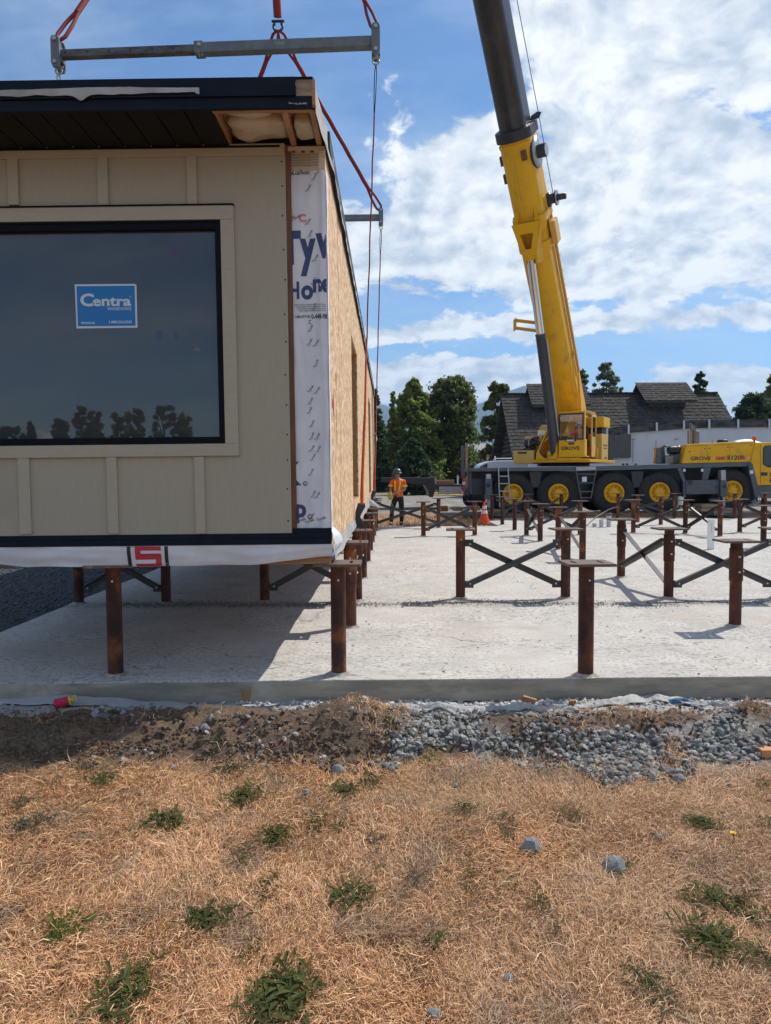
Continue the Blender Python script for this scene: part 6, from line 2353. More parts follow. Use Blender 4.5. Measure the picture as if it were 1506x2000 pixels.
for x in (936, 1018):
    p = PY(x, 960, VY)
    m_ = MB()
    m_.lathe([(0.0, 0), (0.30, 0.0), (0.34, 0.04), (0.34, 0.2), (0, 0.2)], (p.x, VY - 0.01, 0.40), (0, 1, 0), 24)
    m_.build('wheel', 'tyre', van)

# gooseneck trailer
TY = 30.0
trl = thing('flatbed_trailer', 'black gooseneck flatbed trailer parked left of the crane', 'trailer', PY(850, 972, TY))
MB().prism([PY(x, y, TY) for x, y in [(744, 933.5), (848, 933), (850, 946.5), (905, 946.5), (905, 950), (858, 950), (850, 958), (846, 971), (839, 971), (837, 960), (831, 947.5), (800, 944.5), (744, 942)]], (0, 2.4, 0)).build('frame', 'trailer_black', trl, bevel=0.01)
MB().prism([PY(x, y, TY - 0.05) for x, y in [(857.5, 950.5), (902, 950.5), (902, 964.5), (857.5, 964.5)]], (0, 0.5, 0)).build('tool_box', 'aluminium', trl, bevel=0.01)
MB().prism([PY(x, y, TY - 0.02) for x, y in [(848.5, 933.5), (852.5, 935), (852.5, 944), (850, 946)]], (0, 0.3, 0)).build('headboard', 'aluminium', trl)
MB().prism([PY(x, y, TY + 0.3) for x, y in [(853, 942), (853, 938.5), (888, 937.5), (888, 946), (853, 946)]], (0, 0.9, 0)).build('deck_board', 'lumber_x', trl)
MB().prism([PY(x, y, TY - 0.1) for x, y in [(893, 928.5), (896, 928.5), (896, 946), (893, 946)]], (0, 0.1, 0)).build('corner_post', 'white_paint', trl)
for x, w in ((816, 5), (840, 8), (842, 11)):
    MB().prism([PY(x, 930, TY + 0.4), PY(x + w, 930, TY + 0.4), PY(x + w, 933, TY + 0.4), PY(x, 933, TY + 0.4)], (0, 0.3, 0)).build('dunnage', 'lumber_x', trl)
for x in (928, 944):
    p = PY(x, 960, TY)
    m_ = MB()
    m_.lathe([(0.0, 0), (0.36, 0.0), (0.40, 0.05), (0.40, 0.28), (0, 0.28)], (p.x, TY + 1.0, 0.47), (0, 1, 0), 20)
    m_.build('wheel', 'tyre', trl)
m_ = MB()
m_.tube([PY(848 + 2.1 * k, 966.8 + 0.35 * math.sin(k * 0.9), TY - 0.4) for k in range(26)], 0.03, 5)
tag(m_.build('ratchet_strap', 'tape_yellow'), 'yellow strap lying loose below the trailer\'s tool box', 'strap')

# timber and mats about the crane
TIMB = [((861, 875), (989, 999), 25.0, 'stud_brown', 'dark timber block lying on the gravel left of the traffic cone'),
        ((833, 840), (996, 1001), 24.6, 'stud_brown', 'small dark timber block on dry grass right of the worker'),
        ((886, 905), (991, 998), 25.6, 'old_lumber', 'short stack of weathered boards beside the dark timber block'),
        ((915, 938), (989, 997), 25.0, 'old_lumber', 'weathered mat board behind the top of the traffic cone'),
        ((905, 990), (1001, 1008), 24.2, 'panel_grey', 'long grey steel mat under the crane\'s rear jack'),
        ((955, 992), (996, 1001), 24.6, 'old_lumber', 'pale board on the steel mat by the crane\'s rear jack'),
        ((1371, 1408), (985, 992), 24.4, 'old_lumber', 'upper weathered mat board under the crane\'s front jack'),
        ((1370, 1440), (993, 999), 24.3, 'old_lumber', 'long lower mat board under the crane\'s front jack'),
        ((1395, 1470), (1000, 1007), 24.0, 'panel_grey', 'grey steel plate on the ground below the crane\'s front jack')]
for (xa, xb), (ya, yb), Y_, mm, lab in TIMB:
    m_ = MB()
    m_.prism([PY(xa, ya, Y_), PY(xb, ya, Y_), PY(xb, yb, Y_), PY(xa, yb, Y_)], (0, 0.7, 0))
    tag(m_.build('timber_mat' if mm != 'panel_grey' else 'steel_mat', mm, None, bevel=0.01), lab, 'mat' if xb - xa > 20 else 'timber', 'mats and timber under the crane')
m_ = MB()
m_.grid(lambda u, v: tuple(PY(1324 + 11 * u, 970 + 22 * v, 24.6) + Vector((0, 0.12 * math.sin(math.pi * u) * -1 + 0.03 * mnoise.noise(Vector((u * 5, v * 5, 2))), 0.02 * math.sin(u * 7)))), 8, 10)
tag(m_.build('bag', 'cone_white', None, thick=0.02), 'white sack standing below the crane\'s fourth wheel', 'bag')

# traffic cone > body, base, reflective collars, tape
cb = G(946, 1024, -0.02)
cone = thing('traffic_cone', 'orange traffic cone with two white collars at the slab\'s far edge', 'cone', cb)


def crad(h):
    return 0.165 - 0.138 * h / 0.68


def cring(h0, h1, m, name, par, pad=0.0):
    b = MB()
    b.lathe([(crad(h0) + pad, h0), (crad(h1) + pad, h1)], cb, (0, 0, 1), 24)
    return b.build(name, m, par)


bd = cring(0.03, 0.70, 'cone_orange', 'body', cone)
cring(0.33, 0.43, 'cone_white', 'collar', cone, 0.004)
cring(0.475, 0.57, 'cone_white', 'collar', cone, 0.004)
MB().box(cb.x - 0.2, cb.x + 0.2, cb.y - 0.2, cb.y + 0.2, cb.z, cb.z + 0.03).build('base', 'stud_brown', cone, bevel=0.008)
m_ = MB()
m_.grid(lambda u, v: (cb.x + 0.012 + 0.06 * u + 0.02 * v, cb.y - 0.02 + 0.01 * math.sin(v * 4), cb.z + 0.66 + 0.11 * v), 3, 6)
m_.build('marker_tape', 'pink_print', cone, thick=0.003)

# pipe stubs, cable and post on the slab
for (x, yb, h, r, lab, cap) in ((1161, 1029.5, 7.5, 0.055, 'shortest grey pipe stub standing in the slab', 0), (1174.5, 1030, 15, 0.055, 'middle grey pipe stub standing in the slab', 0), (1189, 1029, 26, 0.062, 'tallest grey pipe stub, with a dark cap', 1)):
    g = G(x, yb)
    t_ = thing('pipe_stub', lab, 'pipe', g, 'grey pipe stubs in the slab')
    hh = h / 1400 * g.y
    b = MB()
    b.lathe([(r, 0), (r, hh * 0.72), (r * 1.18, hh * 0.73), (r * 1.18, hh), (r * 0.95, hh), (r * 0.95, hh * 0.7)], g, (0, 0, 1), 20)
    b.build('pipe', 'pvc', t_)
    if cap:
        b = MB()
        b.lathe([(r * 1.2, hh - 0.06), (r * 1.25, hh - 0.06), (r * 1.25, hh + 0.012), (0, hh + 0.015)], g, (0, 0, 1), 20)
        b.build('cap', 'panel_grey', t_)
m_ = MB()
g0, g1 = G(1146, 1030), G(1216, 1006)
m_.tube([g0.lerp(g1, k / 12) + Vector((0, -2.5 * math.sin(math.pi * k / 12) * 0.3, 0.05 + 0.40 * math.sin(math.pi * min(1, k / 12 * 1.0)) ** 0.8)) for k in range(13)], 0.018, 8)
tag(m_.build('electric_cable', 'engine_black'), 'black cable arching over the slab behind the pipe stubs', 'cable')
g = G(1388, 1073)
t_ = thing('marker_post', 'tall white post standing on the slab among the far piles', 'post', g)
MB().box(g.x - 0.062, g.x + 0.062, g.y - 0.02, g.y + 0.02, 0, 0.60).build('board', 'white_paint', t_, bevel=0.003)
m_ = MB()
for k in range(4):
    z = 0.52 - k * 0.045
    m_.tube([(g.x - 0.006, g.y - 0.0215, z), (g.x + 0.012, g.y - 0.0215, z - 0.012), (g.x - 0.004, g.y - 0.0215, z - 0.026), (g.x + 0.010, g.y - 0.0215, z - 0.036)], 0.0025, 5)
m_.build('scribble', 'grey_print', t_)

# ------------------------------------------------------------------ people


def skin(name, nodes, edges, m, parent, root='pelvis', sub=2):
    names = list(nodes)
    off = root_of(parent).location if parent is not None else Vector()
    me = bpy.data.meshes.new(name)
    bm = bmesh.new()
    lay_ = bm.verts.layers.skin.verify()
    vs = {}
    for k in names:
        p, r = nodes[k]
        v = bm.verts.new(Vector(p) - off)
        v[lay_].radius = (r, r) if not isinstance(r, tuple) else r
        v[lay_].use_root = (k == root)
        vs[k] = v
    for a, b in edges:
        bm.edges.new((vs[a], vs[b]))
    bm.to_mesh(me)
    bm.free()
    o = link(name, me, MATS[m], parent)
    md = o.modifiers.new('skin', 'SKIN')
    md.use_smooth_shade = True
    md.branch_smoothing = 0.3
    ss = o.modifiers.new('sub', 'SUBSURF')
    ss.levels = ss.render_levels = sub
    return o


def chain(nodes, edges, start, items):
    prev = start
    for k, p, r in items:
        nodes[k] = (p, r)
        edges.append((prev, k))
        prev = k


def hand(nodes, edges, wrist, p, fwd, side, tag_, curl):
    """palm, four unequal bent fingers and a thumb off the palm's side"""
    p, fwd, side = Vector(p), Vector(fwd).normalized(), Vector(side).normalized()
    dn = Vector(curl).normalized()
    nodes[tag_ + 'palm'] = (p, 0.030)
    edges.append((wrist, tag_ + 'palm'))
    for i, (o, ln) in enumerate(((-0.024, 0.070), (-0.008, 0.080), (0.009, 0.075), (0.025, 0.058))):
        a = p + side * o + fwd * 0.035
        chain(nodes, edges, tag_ + 'palm', [(f'{tag_}f{i}a', a, 0.011), (f'{tag_}f{i}b', a + fwd * ln * 0.5 + dn * 0.012, 0.009), (f'{tag_}f{i}c', a + fwd * ln * 0.65 + dn * ln * 0.55, 0.007)])
    a = p - side * 0.030 + fwd * 0.004
    chain(nodes, edges, tag_ + 'palm', [(tag_ + 't0', a, 0.012), (tag_ + 't1', a - side * 0.014 + fwd * 0.028 + dn * 0.016, 0.009), (tag_ + 't2', a - side * 0.006 + fwd * 0.046 + dn * 0.032, 0.007)])


def head_parts(w, hc, face, par, helmet, hat_m, side):
    """face details: glasses, nose, ears, hard hat"""
    f, s = Vector(face).normalized(), Vector(side)
    b = MB()
    prof = [(0.128, -0.015), (0.126, 0.02), (0.115, 0.06), (0.09, 0.095), (0.05, 0.118), (0.0, 0.125)]
    hh = hc + Vector((0, 0, 0.045))
    b.lathe(prof, hh, (0, 0, 1), 24)
    b.lathe([(0.126, -0.012), (0.165, -0.022), (0.168, -0.016), (0.126, 0.0)], hh + f * 0.012, (0, 0, 1), 24)
    h = b.build('hard_hat', hat_m, par)
    b = MB()
    b.tube([hh + Vector((0, 0, 0.122)) + f * 0.08 - Vector((0, 0, .03)), hh + Vector((0, 0, 0.129)), hh - f * 0.08 + Vector((0, 0, 0.092))], 0.012, 6)
    b.build('crown_ridge', hat_m, h)
    b = MB()
    for sg in (-1, 1):
        c = hc + f * 0.093 + s * 0.035 * sg + Vector((0, 0, 0.012))
        b.beam(c - s * 0.028, c + s * 0.028, 0.012, 0.032, up=(0, 0, 1))
        b.beam(c + s * 0.03 * sg, hc + s * 0.084 * sg + f * 0.01 + Vector((0, 0, .012)), 0.006, 0.01)
    b.build('sunglasses', 'engine_black', par)
    b = MB()
    for sg in (-1, 1):
        b.lathe([(0.0, 0.012), (0.02, 0.008), (0.028, 0.0), (0.0, -0.01)], hc + s * 0.083 * sg + Vector((0, 0, -0.005)), s * sg, 10)
    b.build('ears', 'skin', par)
    b = MB()
    b.beam(hc + f * 0.094 - s * 0.02 + Vector((0, 0, -0.062)), hc + f * 0.094 + s * 0.02 + Vector((0, 0, -0.062)), 0.004, 0.008)
    b.build('mouth', 'red_print' if False else 'stud_brown', par)


PG = G(777, 1025.5, -0.03)
wk = thing('person', 'worker in orange high visibility shirt and dark hard hat holding yellow rope', 'person', PG)


def q(x, y, z):
    return PG + Vector((x, y, z))


nodes, edges = {}, []
nodes['pelvis'] = (q(0.01, 0, 0.90), 0.125)
chain(nodes, edges, 'pelvis', [('belly', q(0.01, 0, 1.04), 0.122), ('chest', q(0.02, 0, 1.24), 0.118), ('collar', q(0.01, 0.0, 1.355), 0.09), ('neck', q(0.0, -0.015, 1.43), 0.052), ('jaw', q(-0.01, -0.035, 1.50), (0.068, 0.075)), ('brow', q(-0.01, -0.02, 1.585), (0.086, 0.092)), ('crown', q(-0.01, -0.005, 1.65), 0.068)])
chain(nodes, edges, 'jaw', [('nose', q(-0.018, -0.118, 1.535), 0.013)])
chain(nodes, edges, 'collar', [('shl', q(-0.16, -0.035, 1.345), 0.062), ('ell', q(-0.215, -0.02, 1.09), 0.046), ('wrl', q(-0.20, -0.22, 0.985), 0.030)])
chain(nodes, edges, 'collar', [('shr', q(0.19, 0.02, 1.345), 0.064), ('elr', q(0.215, -0.04, 1.075), 0.047), ('wrr', q(-0.075, -0.27, 0.985), 0.031)])
hand(nodes, edges, 'wrl', q(-0.205, -0.28, 0.955), (0.15, -0.6, -0.5), (0.8, 0.3, -0.2), 'l', (0.6, 0.1, -0.7))
hand(nodes, edges, 'wrr', q(-0.135, -0.29, 0.965), (-0.9, -0.3, -0.25), (0.1, 0.3, 0.95), 'r', (-0.2, 0.5, -0.8))
chain(nodes, edges, 'pelvis', [('hpl', q(-0.09, 0, 0.84), 0.098), ('knl', q(-0.165, -0.05, 0.475), 0.062), ('anl', q(-0.205, 0.02, 0.10), 0.044), ('tol', q(-0.225, -0.13, 0.04), 0.036)])
chain(nodes, edges, 'pelvis', [('hpr', q(0.10, 0.01, 0.84), 0.098), ('knr', q(0.115, -0.02, 0.475), 0.062), ('anr', q(0.115, 0.03, 0.10), 0.044), ('tor', q(0.09, -0.12, 0.04), 0.036)])
skin('body', nodes, edges, 'skin', wk)
n2, e2 = {}, []
n2['pelvis'] = (q(0.015, 0, 0.80), (0.168, 0.130))
chain(n2, e2, 'pelvis', [('b', q(0.015, 0, 0.93), (0.162, 0.124)), ('c', q(0.015, 0, 1.06), (0.160, 0.140)), ('d', q(0.02, 0, 1.24), (0.180, 0.156)), ('e', q(0.01, 0, 1.345), (0.135, 0.112)), ('f', q(0.0, -0.008, 1.40), 0.068)])
chain(n2, e2, 'e', [('sl', q(-0.165, -0.035, 1.345), 0.078), ('ml', q(-0.20, -0.03, 1.22), 0.072), ('el', q(-0.213, -0.025, 1.13), 0.068)])
chain(n2, e2, 'e', [('sr', q(0.195, 0.02, 1.345), 0.080), ('mr', q(0.212, 0.0, 1.22), 0.074), ('er', q(0.216, -0.025, 1.12), 0.070)])
shirt = skin('shirt', n2, e2, 'hi_vis', wk)
n3, e3 = {}, []
n3['pelvis'] = (q(0.012, 0, 0.90), (0.150, 0.116))
n3['waist'] = (q(0.012, 0, 1.02), (0.145, 0.112))
e3.append(('pelvis', 'waist'))
chain(n3, e3, 'pelvis', [('hl', q(-0.085, -0.01, 0.80), 0.108), ('tl', q(-0.13, -0.03, 0.64), 0.092), ('kl', q(-0.167, -0.05, 0.475), 0.078), ('cl', q(-0.19, -0.01, 0.28), 0.070), ('al', q(-0.205, 0.015, 0.07), 0.066)])
chain(n3, e3, 'pelvis', [('hr', q(0.105, 0.0, 0.80), 0.108), ('tr', q(0.112, -0.01, 0.64), 0.092), ('kr', q(0.116, -0.02, 0.475), 0.078), ('cr', q(0.117, 0.0, 0.28), 0.070), ('ar', q(0.115, 0.02, 0.07), 0.066)])
skin('trousers', n3, e3, 'trouser', wk)
for a, t in (((-0.205, 0.02), (-0.235, -0.16)), ((0.115, 0.03), (0.085, -0.15))):
    nb, eb = {'pelvis': (q(a[0], a[1], 0.10), 0.058)}, []
    chain(nb, eb, 'pelvis', [('h', q(a[0], a[1] + 0.01, 0.045), 0.05), ('m', q((a[0] + t[0]) / 2, (a[1] + t[1]) / 2, 0.045), 0.046), ('t', q(t[0], t[1], 0.036), 0.036)])
    skin('boot', nb, eb, 'boot', wk)
head_parts(wk, q(-0.01, -0.02, 1.565), (-0.10, -1, 0), wk, True, 'helmet', Vector((1, -0.1, 0)))


def band(par, pts, r0, m, w=0.028):
    b = MB()
    for (a, c) in zip(pts, pts[1:]):
        b.beam(a, c, w * 2, 0.012, up=(0, 1, 0))
    return b.build('reflective_tape', m, par)


for pts in ([(-0.075, -0.125, 1.36), (-0.085, -0.160, 1.25), (-0.08, -0.156, 1.12), (-0.075, -0.154, 1.06)], [(0.085, -0.122, 1.37), (0.07, -0.160, 1.24), (0.045, -0.156, 1.10), (0.03, -0.158, 0.93)]):
    band(shirt, [q(*p) for p in pts], 0, 'tape_yellow', 0.022)
for (a, b_) in (((-0.204, -0.03, 1.215), 0.077), ((0.2135, -0.003, 1.205), 0.080)):
    m_ = MB()
    m_.lathe([(b_, -0.03), (b_ + 0.003, -0.028), (b_ + 0.003, 0.028), (b_, 0.03)], q(*a), (0.05, -0.05, 1), 20)
    m_.build('arm_band', 'tape_yellow', shirt)
m_ = MB()
random.seed(3)
pts = []
for k in range(90):
    a = k * 1.9
    pts.append(q(-0.235 + 0.075 * math.sin(a) + random.uniform(-.02, .02), -0.33 + 0.05 * math.cos(a * 0.7), 0.905 + 0.10 * math.cos(a) - 0.03 * math.sin(k) + random.uniform(-.03, .03)))
m_.tube(pts, 0.0075, 5)
m_.tube([q(-0.22, -0.32, 0.85), q(-0.19, -0.34, 0.70), q(-0.14, -0.3, 0.58), q(-0.20, -0.28, 0.46), q(-0.22, -0.3, 0.38), q(-0.15, -0.3, 0.36), q(-0.13, -0.3, 0.45), q(-0.2, -0.29, 0.6)], 0.005, 5)
tag(m_.build('tag_rope', 'rope_yellow'), 'bundle of yellow tag rope in the worker\'s hands', 'rope')

# crane operator, seated in the cab
OPP = F(0.28, 0.68, cz0 + 0.40)
op = thing('person', 'crane operator in red shirt seated inside the yellow cab', 'person', OPP)


def oq(f, s, z):
    return OPP + UX * f + LX * s + Vector((0, 0, z))


nodes, edges = {}, []
nodes['pelvis'] = (oq(0.0, 0, 0.12), 0.13)
chain(nodes, edges, 'pelvis', [('belly', oq(0.02, 0, 0.3), 0.13), ('chest', oq(0.03, 0, 0.46), 0.14), ('collar', oq(0.05, 0, 0.56), 0.09), ('neck', oq(0.07, 0, 0.64), 0.05), ('jaw', oq(0.10, 0, 0.72), 0.07), ('crown', oq(0.08, 0, 0.82), 0.085)])
for sg, n_ in ((-1, 'a'), (1, 'b')):
    chain(nodes, edges, 'collar', [('s' + n_, oq(0.05, 0.17 * sg, 0.54), 0.06), ('e' + n_, oq(0.18, 0.22 * sg, 0.30), 0.045), ('w' + n_, oq(0.42, 0.17 * sg, 0.30), 0.03)])
    hand(nodes, edges, 'w' + n_, oq(0.47, 0.16 * sg, 0.31), UX, LX * sg, n_, (0, 0, -1))
    chain(nodes, edges, 'pelvis', [('h' + n_, oq(0.1, 0.1 * sg, 0.1), 0.09), ('k' + n_, oq(0.46, 0.12 * sg, 0.13), 0.065), ('n' + n_, oq(0.52, 0.12 * sg, -0.28), 0.045)])
skin('body', nodes, edges, 'skin', op)
n2, e2 = {}, []
n2['pelvis'] = (oq(0.0, 0, 0.12), 0.155)
chain(n2, e2, 'pelvis', [('b', oq(0.02, 0, 0.3), 0.152), ('c', oq(0.03, 0, 0.46), 0.165), ('d', oq(0.05, 0, 0.56), 0.10)])
for sg, n_ in ((-1, 'a'), (1, 'b')):
    chain(n2, e2, 'd', [('s' + n_, oq(0.05, 0.17 * sg, 0.54), 0.08), ('e' + n_, oq(0.18, 0.22 * sg, 0.30), 0.066), ('w' + n_, oq(0.36, 0.18 * sg, 0.30), 0.05)])
skin('shirt', n2, e2, 'operator_red', op)
m_ = MB()
m_.lathe([(0.10, 0.0), (0.098, 0.04), (0.07, 0.085), (0.0, 0.10)], oq(0.085, 0, 0.80), (0, 0, 1), 18)
m_.lathe([(0.09, 0.0), (0.12, -0.005), (0.12, 0.004), (0.09, 0.01)], oq(0.12, 0, 0.80), (0, 0, 1), 18)
m_.build('hard_hat', 'white_paint', op)

# ------------------------------------------------------------------ trees
leafmat('leaf_green', (0.15, 0.20, 0.05), (0.27, 0.30, 0.08), (0.20, 0.24, 0.06))
leafmat('leaf_maple', (0.08, 0.13, 0.045), (0.165, 0.205, 0.065), (0.20, 0.185, 0.06))
leafmat('leaf_dark', (0.036, 0.066, 0.034), (0.07, 0.11, 0.05), (0.05, 0.085, 0.042))
leafmat('leaf_cedar', (0.045, 0.080, 0.04), (0.085, 0.125, 0.056), (0.06, 0.095, 0.045))
leafmat('leaf_pale', (0.13, 0.17, 0.09), (0.22, 0.26, 0.14), (0.17, 0.20, 0.11))


def leaves(centres, sizes, n, spread, rng, upb=0.3, squash=0.8):
    """n quads scattered about weighted centres"""
    k = rng.integers(0, len(centres), n)
    c = centres[k]
    p = c + rng.normal(0, 1, (n, 3)) * (spread[k][:, None]) * np.array([1, 1, squash])
    a = rng.normal(0, 1, (n, 3))
    a /= np.linalg.norm(a, axis=1)[:, None]
    nr = rng.normal(0, 1, (n, 3)) + np.array([0, 0, upb])
    b = np.cross(nr, a)
    b /= np.linalg.norm(b, axis=1)[:, None] + 1e-9
    s = sizes * rng.uniform(0.6, 1.35, n)[:, None]
    V = np.stack([p - a * s, p - b * s * 0.55, p + a * s, p + b * s * 0.55], 1).reshape(-1, 3)
    return V, np.arange(4 * n, dtype=np.int32).reshape(-1, 4)


def tree(lab, Y, x, ytop, ybase, prof, ncl, nleaf, leaf, m, seed, cat='tree', spread=0.09, conifer=False, name='tree', trunk=True, group='trees behind the site', base_gap=0.0, shell=0.55):
    """prof: half widths in pixels at heights 0..1 of the crown, given at the tree's distance"""
    rng = np.random.default_rng(seed)
    if isinstance(x, (int, float)) and ybase is not None:
        p0 = PY(x, ytop, Y)
        cx, H = p0.x, p0.z + 0.1
        ppm = 1400.0 / Y
        hw = [w / ppm for w in prof]
    r = thing(name, lab, cat, (cx, Y, 0), group)
    hs_ = np.linspace(0, 1, len(hw))
    cs, sp = [], []
    t0 = base_gap
    for i in range(ncl):
        h = t0 + (1 - t0) * rng.random() ** (0.85 if not conifer else 1.25)
        R = np.interp(h, hs_, hw)
        a = rng.random() * 2 * math.pi
        lump = 1.0 + 0.22 * math.sin(a * 3 + seed + h * 9) * math.sin(h * 19 + a * 2) + rng.normal(0, 0.07)
        rr = R * lump * (1.10 if not conifer else 1.0) * rng.random() ** (0.36 if not conifer else 0.5)
        droop = -0.10 * rr if conifer else 0
        cs.append((cx + rr * math.cos(a), Y + rr * math.sin(a) * 0.9, h * H + droop))
        sp.append(spread * 0.85 * (0.6 + R) * rng.uniform(0.45, 1.2))
    cs, sp = np.array(cs), np.array(sp)
    V, Fq = leaves(cs - np.array([cx, Y, 0]), leaf, nleaf, sp, rng, 0.3, 0.45 if conifer else 0.8)
    V[:, 2] = np.maximum(V[:, 2], 0.05)
    npmesh('crown', V, Fq, m, r)
    if trunk:
        b = MB()
        tw = max(0.06, 0.028 * H)
        top = H * (0.93 if conifer else 0.62)
        b.tube([(cx, Y, -0.2), (cx + 0.02 * H * math.sin(seed), Y, top * 0.5), (cx, Y, top)], [tw * 1.25, tw * 0.8, tw * 0.15], 8)
        lim = [i for i in range(0, len(cs), max(1, len(cs) // 16))]
        for i in lim:
            e = Vector(cs[i])
            zs = min(max(e.z * 0.62, 0.12 * H), top * 0.96)
            b.tube([(cx, Y, zs), tuple(Vector((cx, Y, zs)).lerp(e, 0.5) + Vector((0, 0, 0.03 * H))), tuple(e)], [tw * 0.35, tw * 0.2, tw * 0.06], 5)
        b.build('trunk', 'bark', r)
    return r


tree('dark conifer half hidden by the building\'s far corner', 60, 733, 765, 935, [26, 28, 26, 22, 15, 9, 2], 260, 9000, 0.16, 'leaf_dark', 1, conifer=True, name='conifer')
tree('broad light green tree with spiky tops, left of the maple', 64, 808, 744, 938, [46, 60, 62, 60, 54, 44, 33, 19, 6], 520, 21000, 0.17, 'leaf_green', 2, spread=0.10)
tree('slim spire at the left edge of the light green tree', 62, 768, 768, 938, [20, 22, 20, 15, 10, 6, 2], 170, 6500, 0.16, 'leaf_green', 12, conifer=True)
tree('large dark maple with a rounded crown behind the site', 66, 878, 741, 935, [24, 40, 46, 48, 48, 46, 43, 36, 20], 460, 20000, 0.19, 'leaf_maple', 3, spread=0.11, base_gap=0.12)
tree('round dark cedar shrub in front of the light green tree', 52, 806, 861, 940, [30, 36, 37, 33, 26, 14, 3], 330, 13000, 0.13, 'leaf_cedar', 4, name='shrub', cat='shrub', trunk=False)
tree('loose leafy tree directly left of the barn', 58, 976, 752, 930, [18, 30, 36, 36, 34, 30, 22, 12], 150, 6200, 0.20, 'leaf_maple', 5, spread=0.085, base_gap=0.2)
tree('dark round tree top just right of the crane boom', 62, 1128, 727, 935, [20, 26, 28, 26, 24, 20, 14], 150, 6000, 0.20, 'leaf_maple', 6)
tree('airy pale tree rising behind the barn roof', 60, 1184, 713, 935, [28, 38, 44, 46, 45, 40, 31, 20, 7], 270, 9500, 0.15, 'leaf_pale', 7, spread=0.085)
tree('dark conifer top behind the barn right of the second roof vent', 62, 1367, 727, 935, [36, 38, 37, 34, 28, 17, 3], 320, 10000, 0.17, 'leaf_dark', 8, conifer=True, name='conifer')
tree('small bush top just past the barn roof\'s right end', 60, 1411, 786, 935, [12, 14, 12, 9], 60, 1500, 0.18, 'leaf_pale', 9, name='shrub', cat='shrub')
tree('wide dense tree at the right beyond the white building', 62, 1474, 774, 935, [46, 52, 52, 48, 42, 30, 14], 380, 16000, 0.19, 'leaf_cedar', 10, spread=0.10)
tree('tall tree cut by the right edge of the picture', 70, 1532, 728, 935, [44, 52, 54, 50, 44, 34, 20], 330, 12000, 0.22, 'leaf_maple', 11)
tree('low dark bush in front of the cream house', 70, 917, 886, 935, [26, 28, 24, 15], 130, 5000, 0.15, 'leaf_dark', 13, name='shrub', cat='shrub', trunk=False)
tree('pale small bush beside the trailer by the rear of the crane', 50, 924, 905, 935, [12, 13, 11, 6], 60, 2200, 0.10, 'leaf_pale', 14, name='shrub', cat='shrub', trunk=False)
# dark hedge that closes the gap under the trees: reads as one mass
rng = np.random.default_rng(5)
n = 420
xs_ = rng.uniform(PY(700, 930, 68).x, PY(960, 930, 68).x, n)
cs = np.stack([xs_, 70 + rng.uniform(-1.5, 1.5, n), rng.uniform(0.1, 2.3, n)], -1)
V, Fq = leaves(cs, 0.22, 15000, np.full(n, 0.40), rng)
tag(npmesh('hedge', V, Fq, 'leaf_dark'), kind='stuff')
n = 900
xs_ = np.concatenate([rng.uniform(-190, 14, 700), rng.uniform(24, 110, 500)])
n = len(xs_)
cs = np.stack([xs_, 150 + rng.uniform(-14, 14, n), rng.uniform(0.3, 6.5, n) * (0.6 + 0.4 * np.sin(xs_ * 0.21))], -1)
V, Fq = leaves(cs, 0.6, 26000, np.full(n, 1.1), rng)
tag(npmesh('distant_wood', V, Fq, 'leaf_dark'), kind='stuff')
# trees across the lawn behind the camera: the window reflects them
REFL = ['leftmost round tree of the row reflected in the window', 'tallest slim tree reflected left of the window\'s middle', 'bushy tree reflected right beside the slim one', 'dark broad tree reflected in the window\'s middle', 'narrow dark tree reflected right of the broad dark one', 'largest spreading tree reflected near the window\'s right', 'rightmost tree of the row reflected in the window', 'small pointed tree reflected at the window\'s far left', 'low dark wood reflected at the window\'s left edge']
for i, (x, yt, prof, mm, sd) in enumerate(((118, 822, [14, 17, 16, 10], 'leaf_pale', 31), (158, 798, [10, 14, 15, 13, 6], 'leaf_pale', 32), (184, 804, [12, 15, 14, 8], 'leaf_pale', 33), (238, 812, [16, 20, 20, 15], 'leaf_green', 34), (270, 803, [12, 15, 13, 8], 'leaf_pale', 35), (322, 797, [18, 24, 26, 24, 14], 'leaf_pale', 36), (358, 812, [16, 19, 18, 11], 'leaf_green', 37), (60, 828, [8, 9, 7, 3], 'leaf_dark', 38), (20, 838, [30, 34, 30, 18], 'leaf_dark', 39))):
    p = PY(x, yt, 80.0)          # where the mirror image stands behind the pane
    t_ = tree(REFL[i], 80.0, x, yt, 935, prof, 90, 2600, 0.3, mm, sd, group='trees reflected in the window')
    # real place: mirrored about the glass, which leans with the hanging building
    t_.location.y = 2 * GY0 - 80.0
    for ch in t_.children:
        ch.scale.y = 1.0

# ------------------------------------------------------------------ mountains, far off
RID = [(-900, 838), (-200, 815), (300, 806), (600, 802), (700, 790), (749, 790), (800, 812), (860, 812), (916, 794), (946, 784), (998, 762), (1030, 750.5), (1050, 750), (1075, 757), (1130, 782), (1200, 806), (1300, 822), (1450, 832), (1700, 836), (2400, 842)]
RX_ = np.array([a for a, b in RID], float)
RY_ = np.array([b for a, b in RID], float)
MD = 4200.0


def mtn(u, v):
    px = -900 + 3300 * u
    yr = np.interp(px, RX_, RY_) + 1.6 * float(fbm(px * 0.03, 1.0, 5, 4))
    p = PY(px, float(yr), MD)
    y = MD - 1700 * v
    x = p.x * (1 - 0.12 * v)
    z = p.z * (1 - v) ** 1.15 + (1 - v) * v * 180 * float(fbm(px * 0.012, v * 3, 6, 5)) - 3 * v
    return (x, y, z)


tag(MB().grid(mtn, 170, 14).build('mountain', mat('forest_slope', (0.030, 0.045, 0.028), (0.05, 0.062, 0.042), 0.006, 0.9)), kind='structure')
# ------------------------------------------------------------------ stones, soil and litter along the slab
ICO_V = None


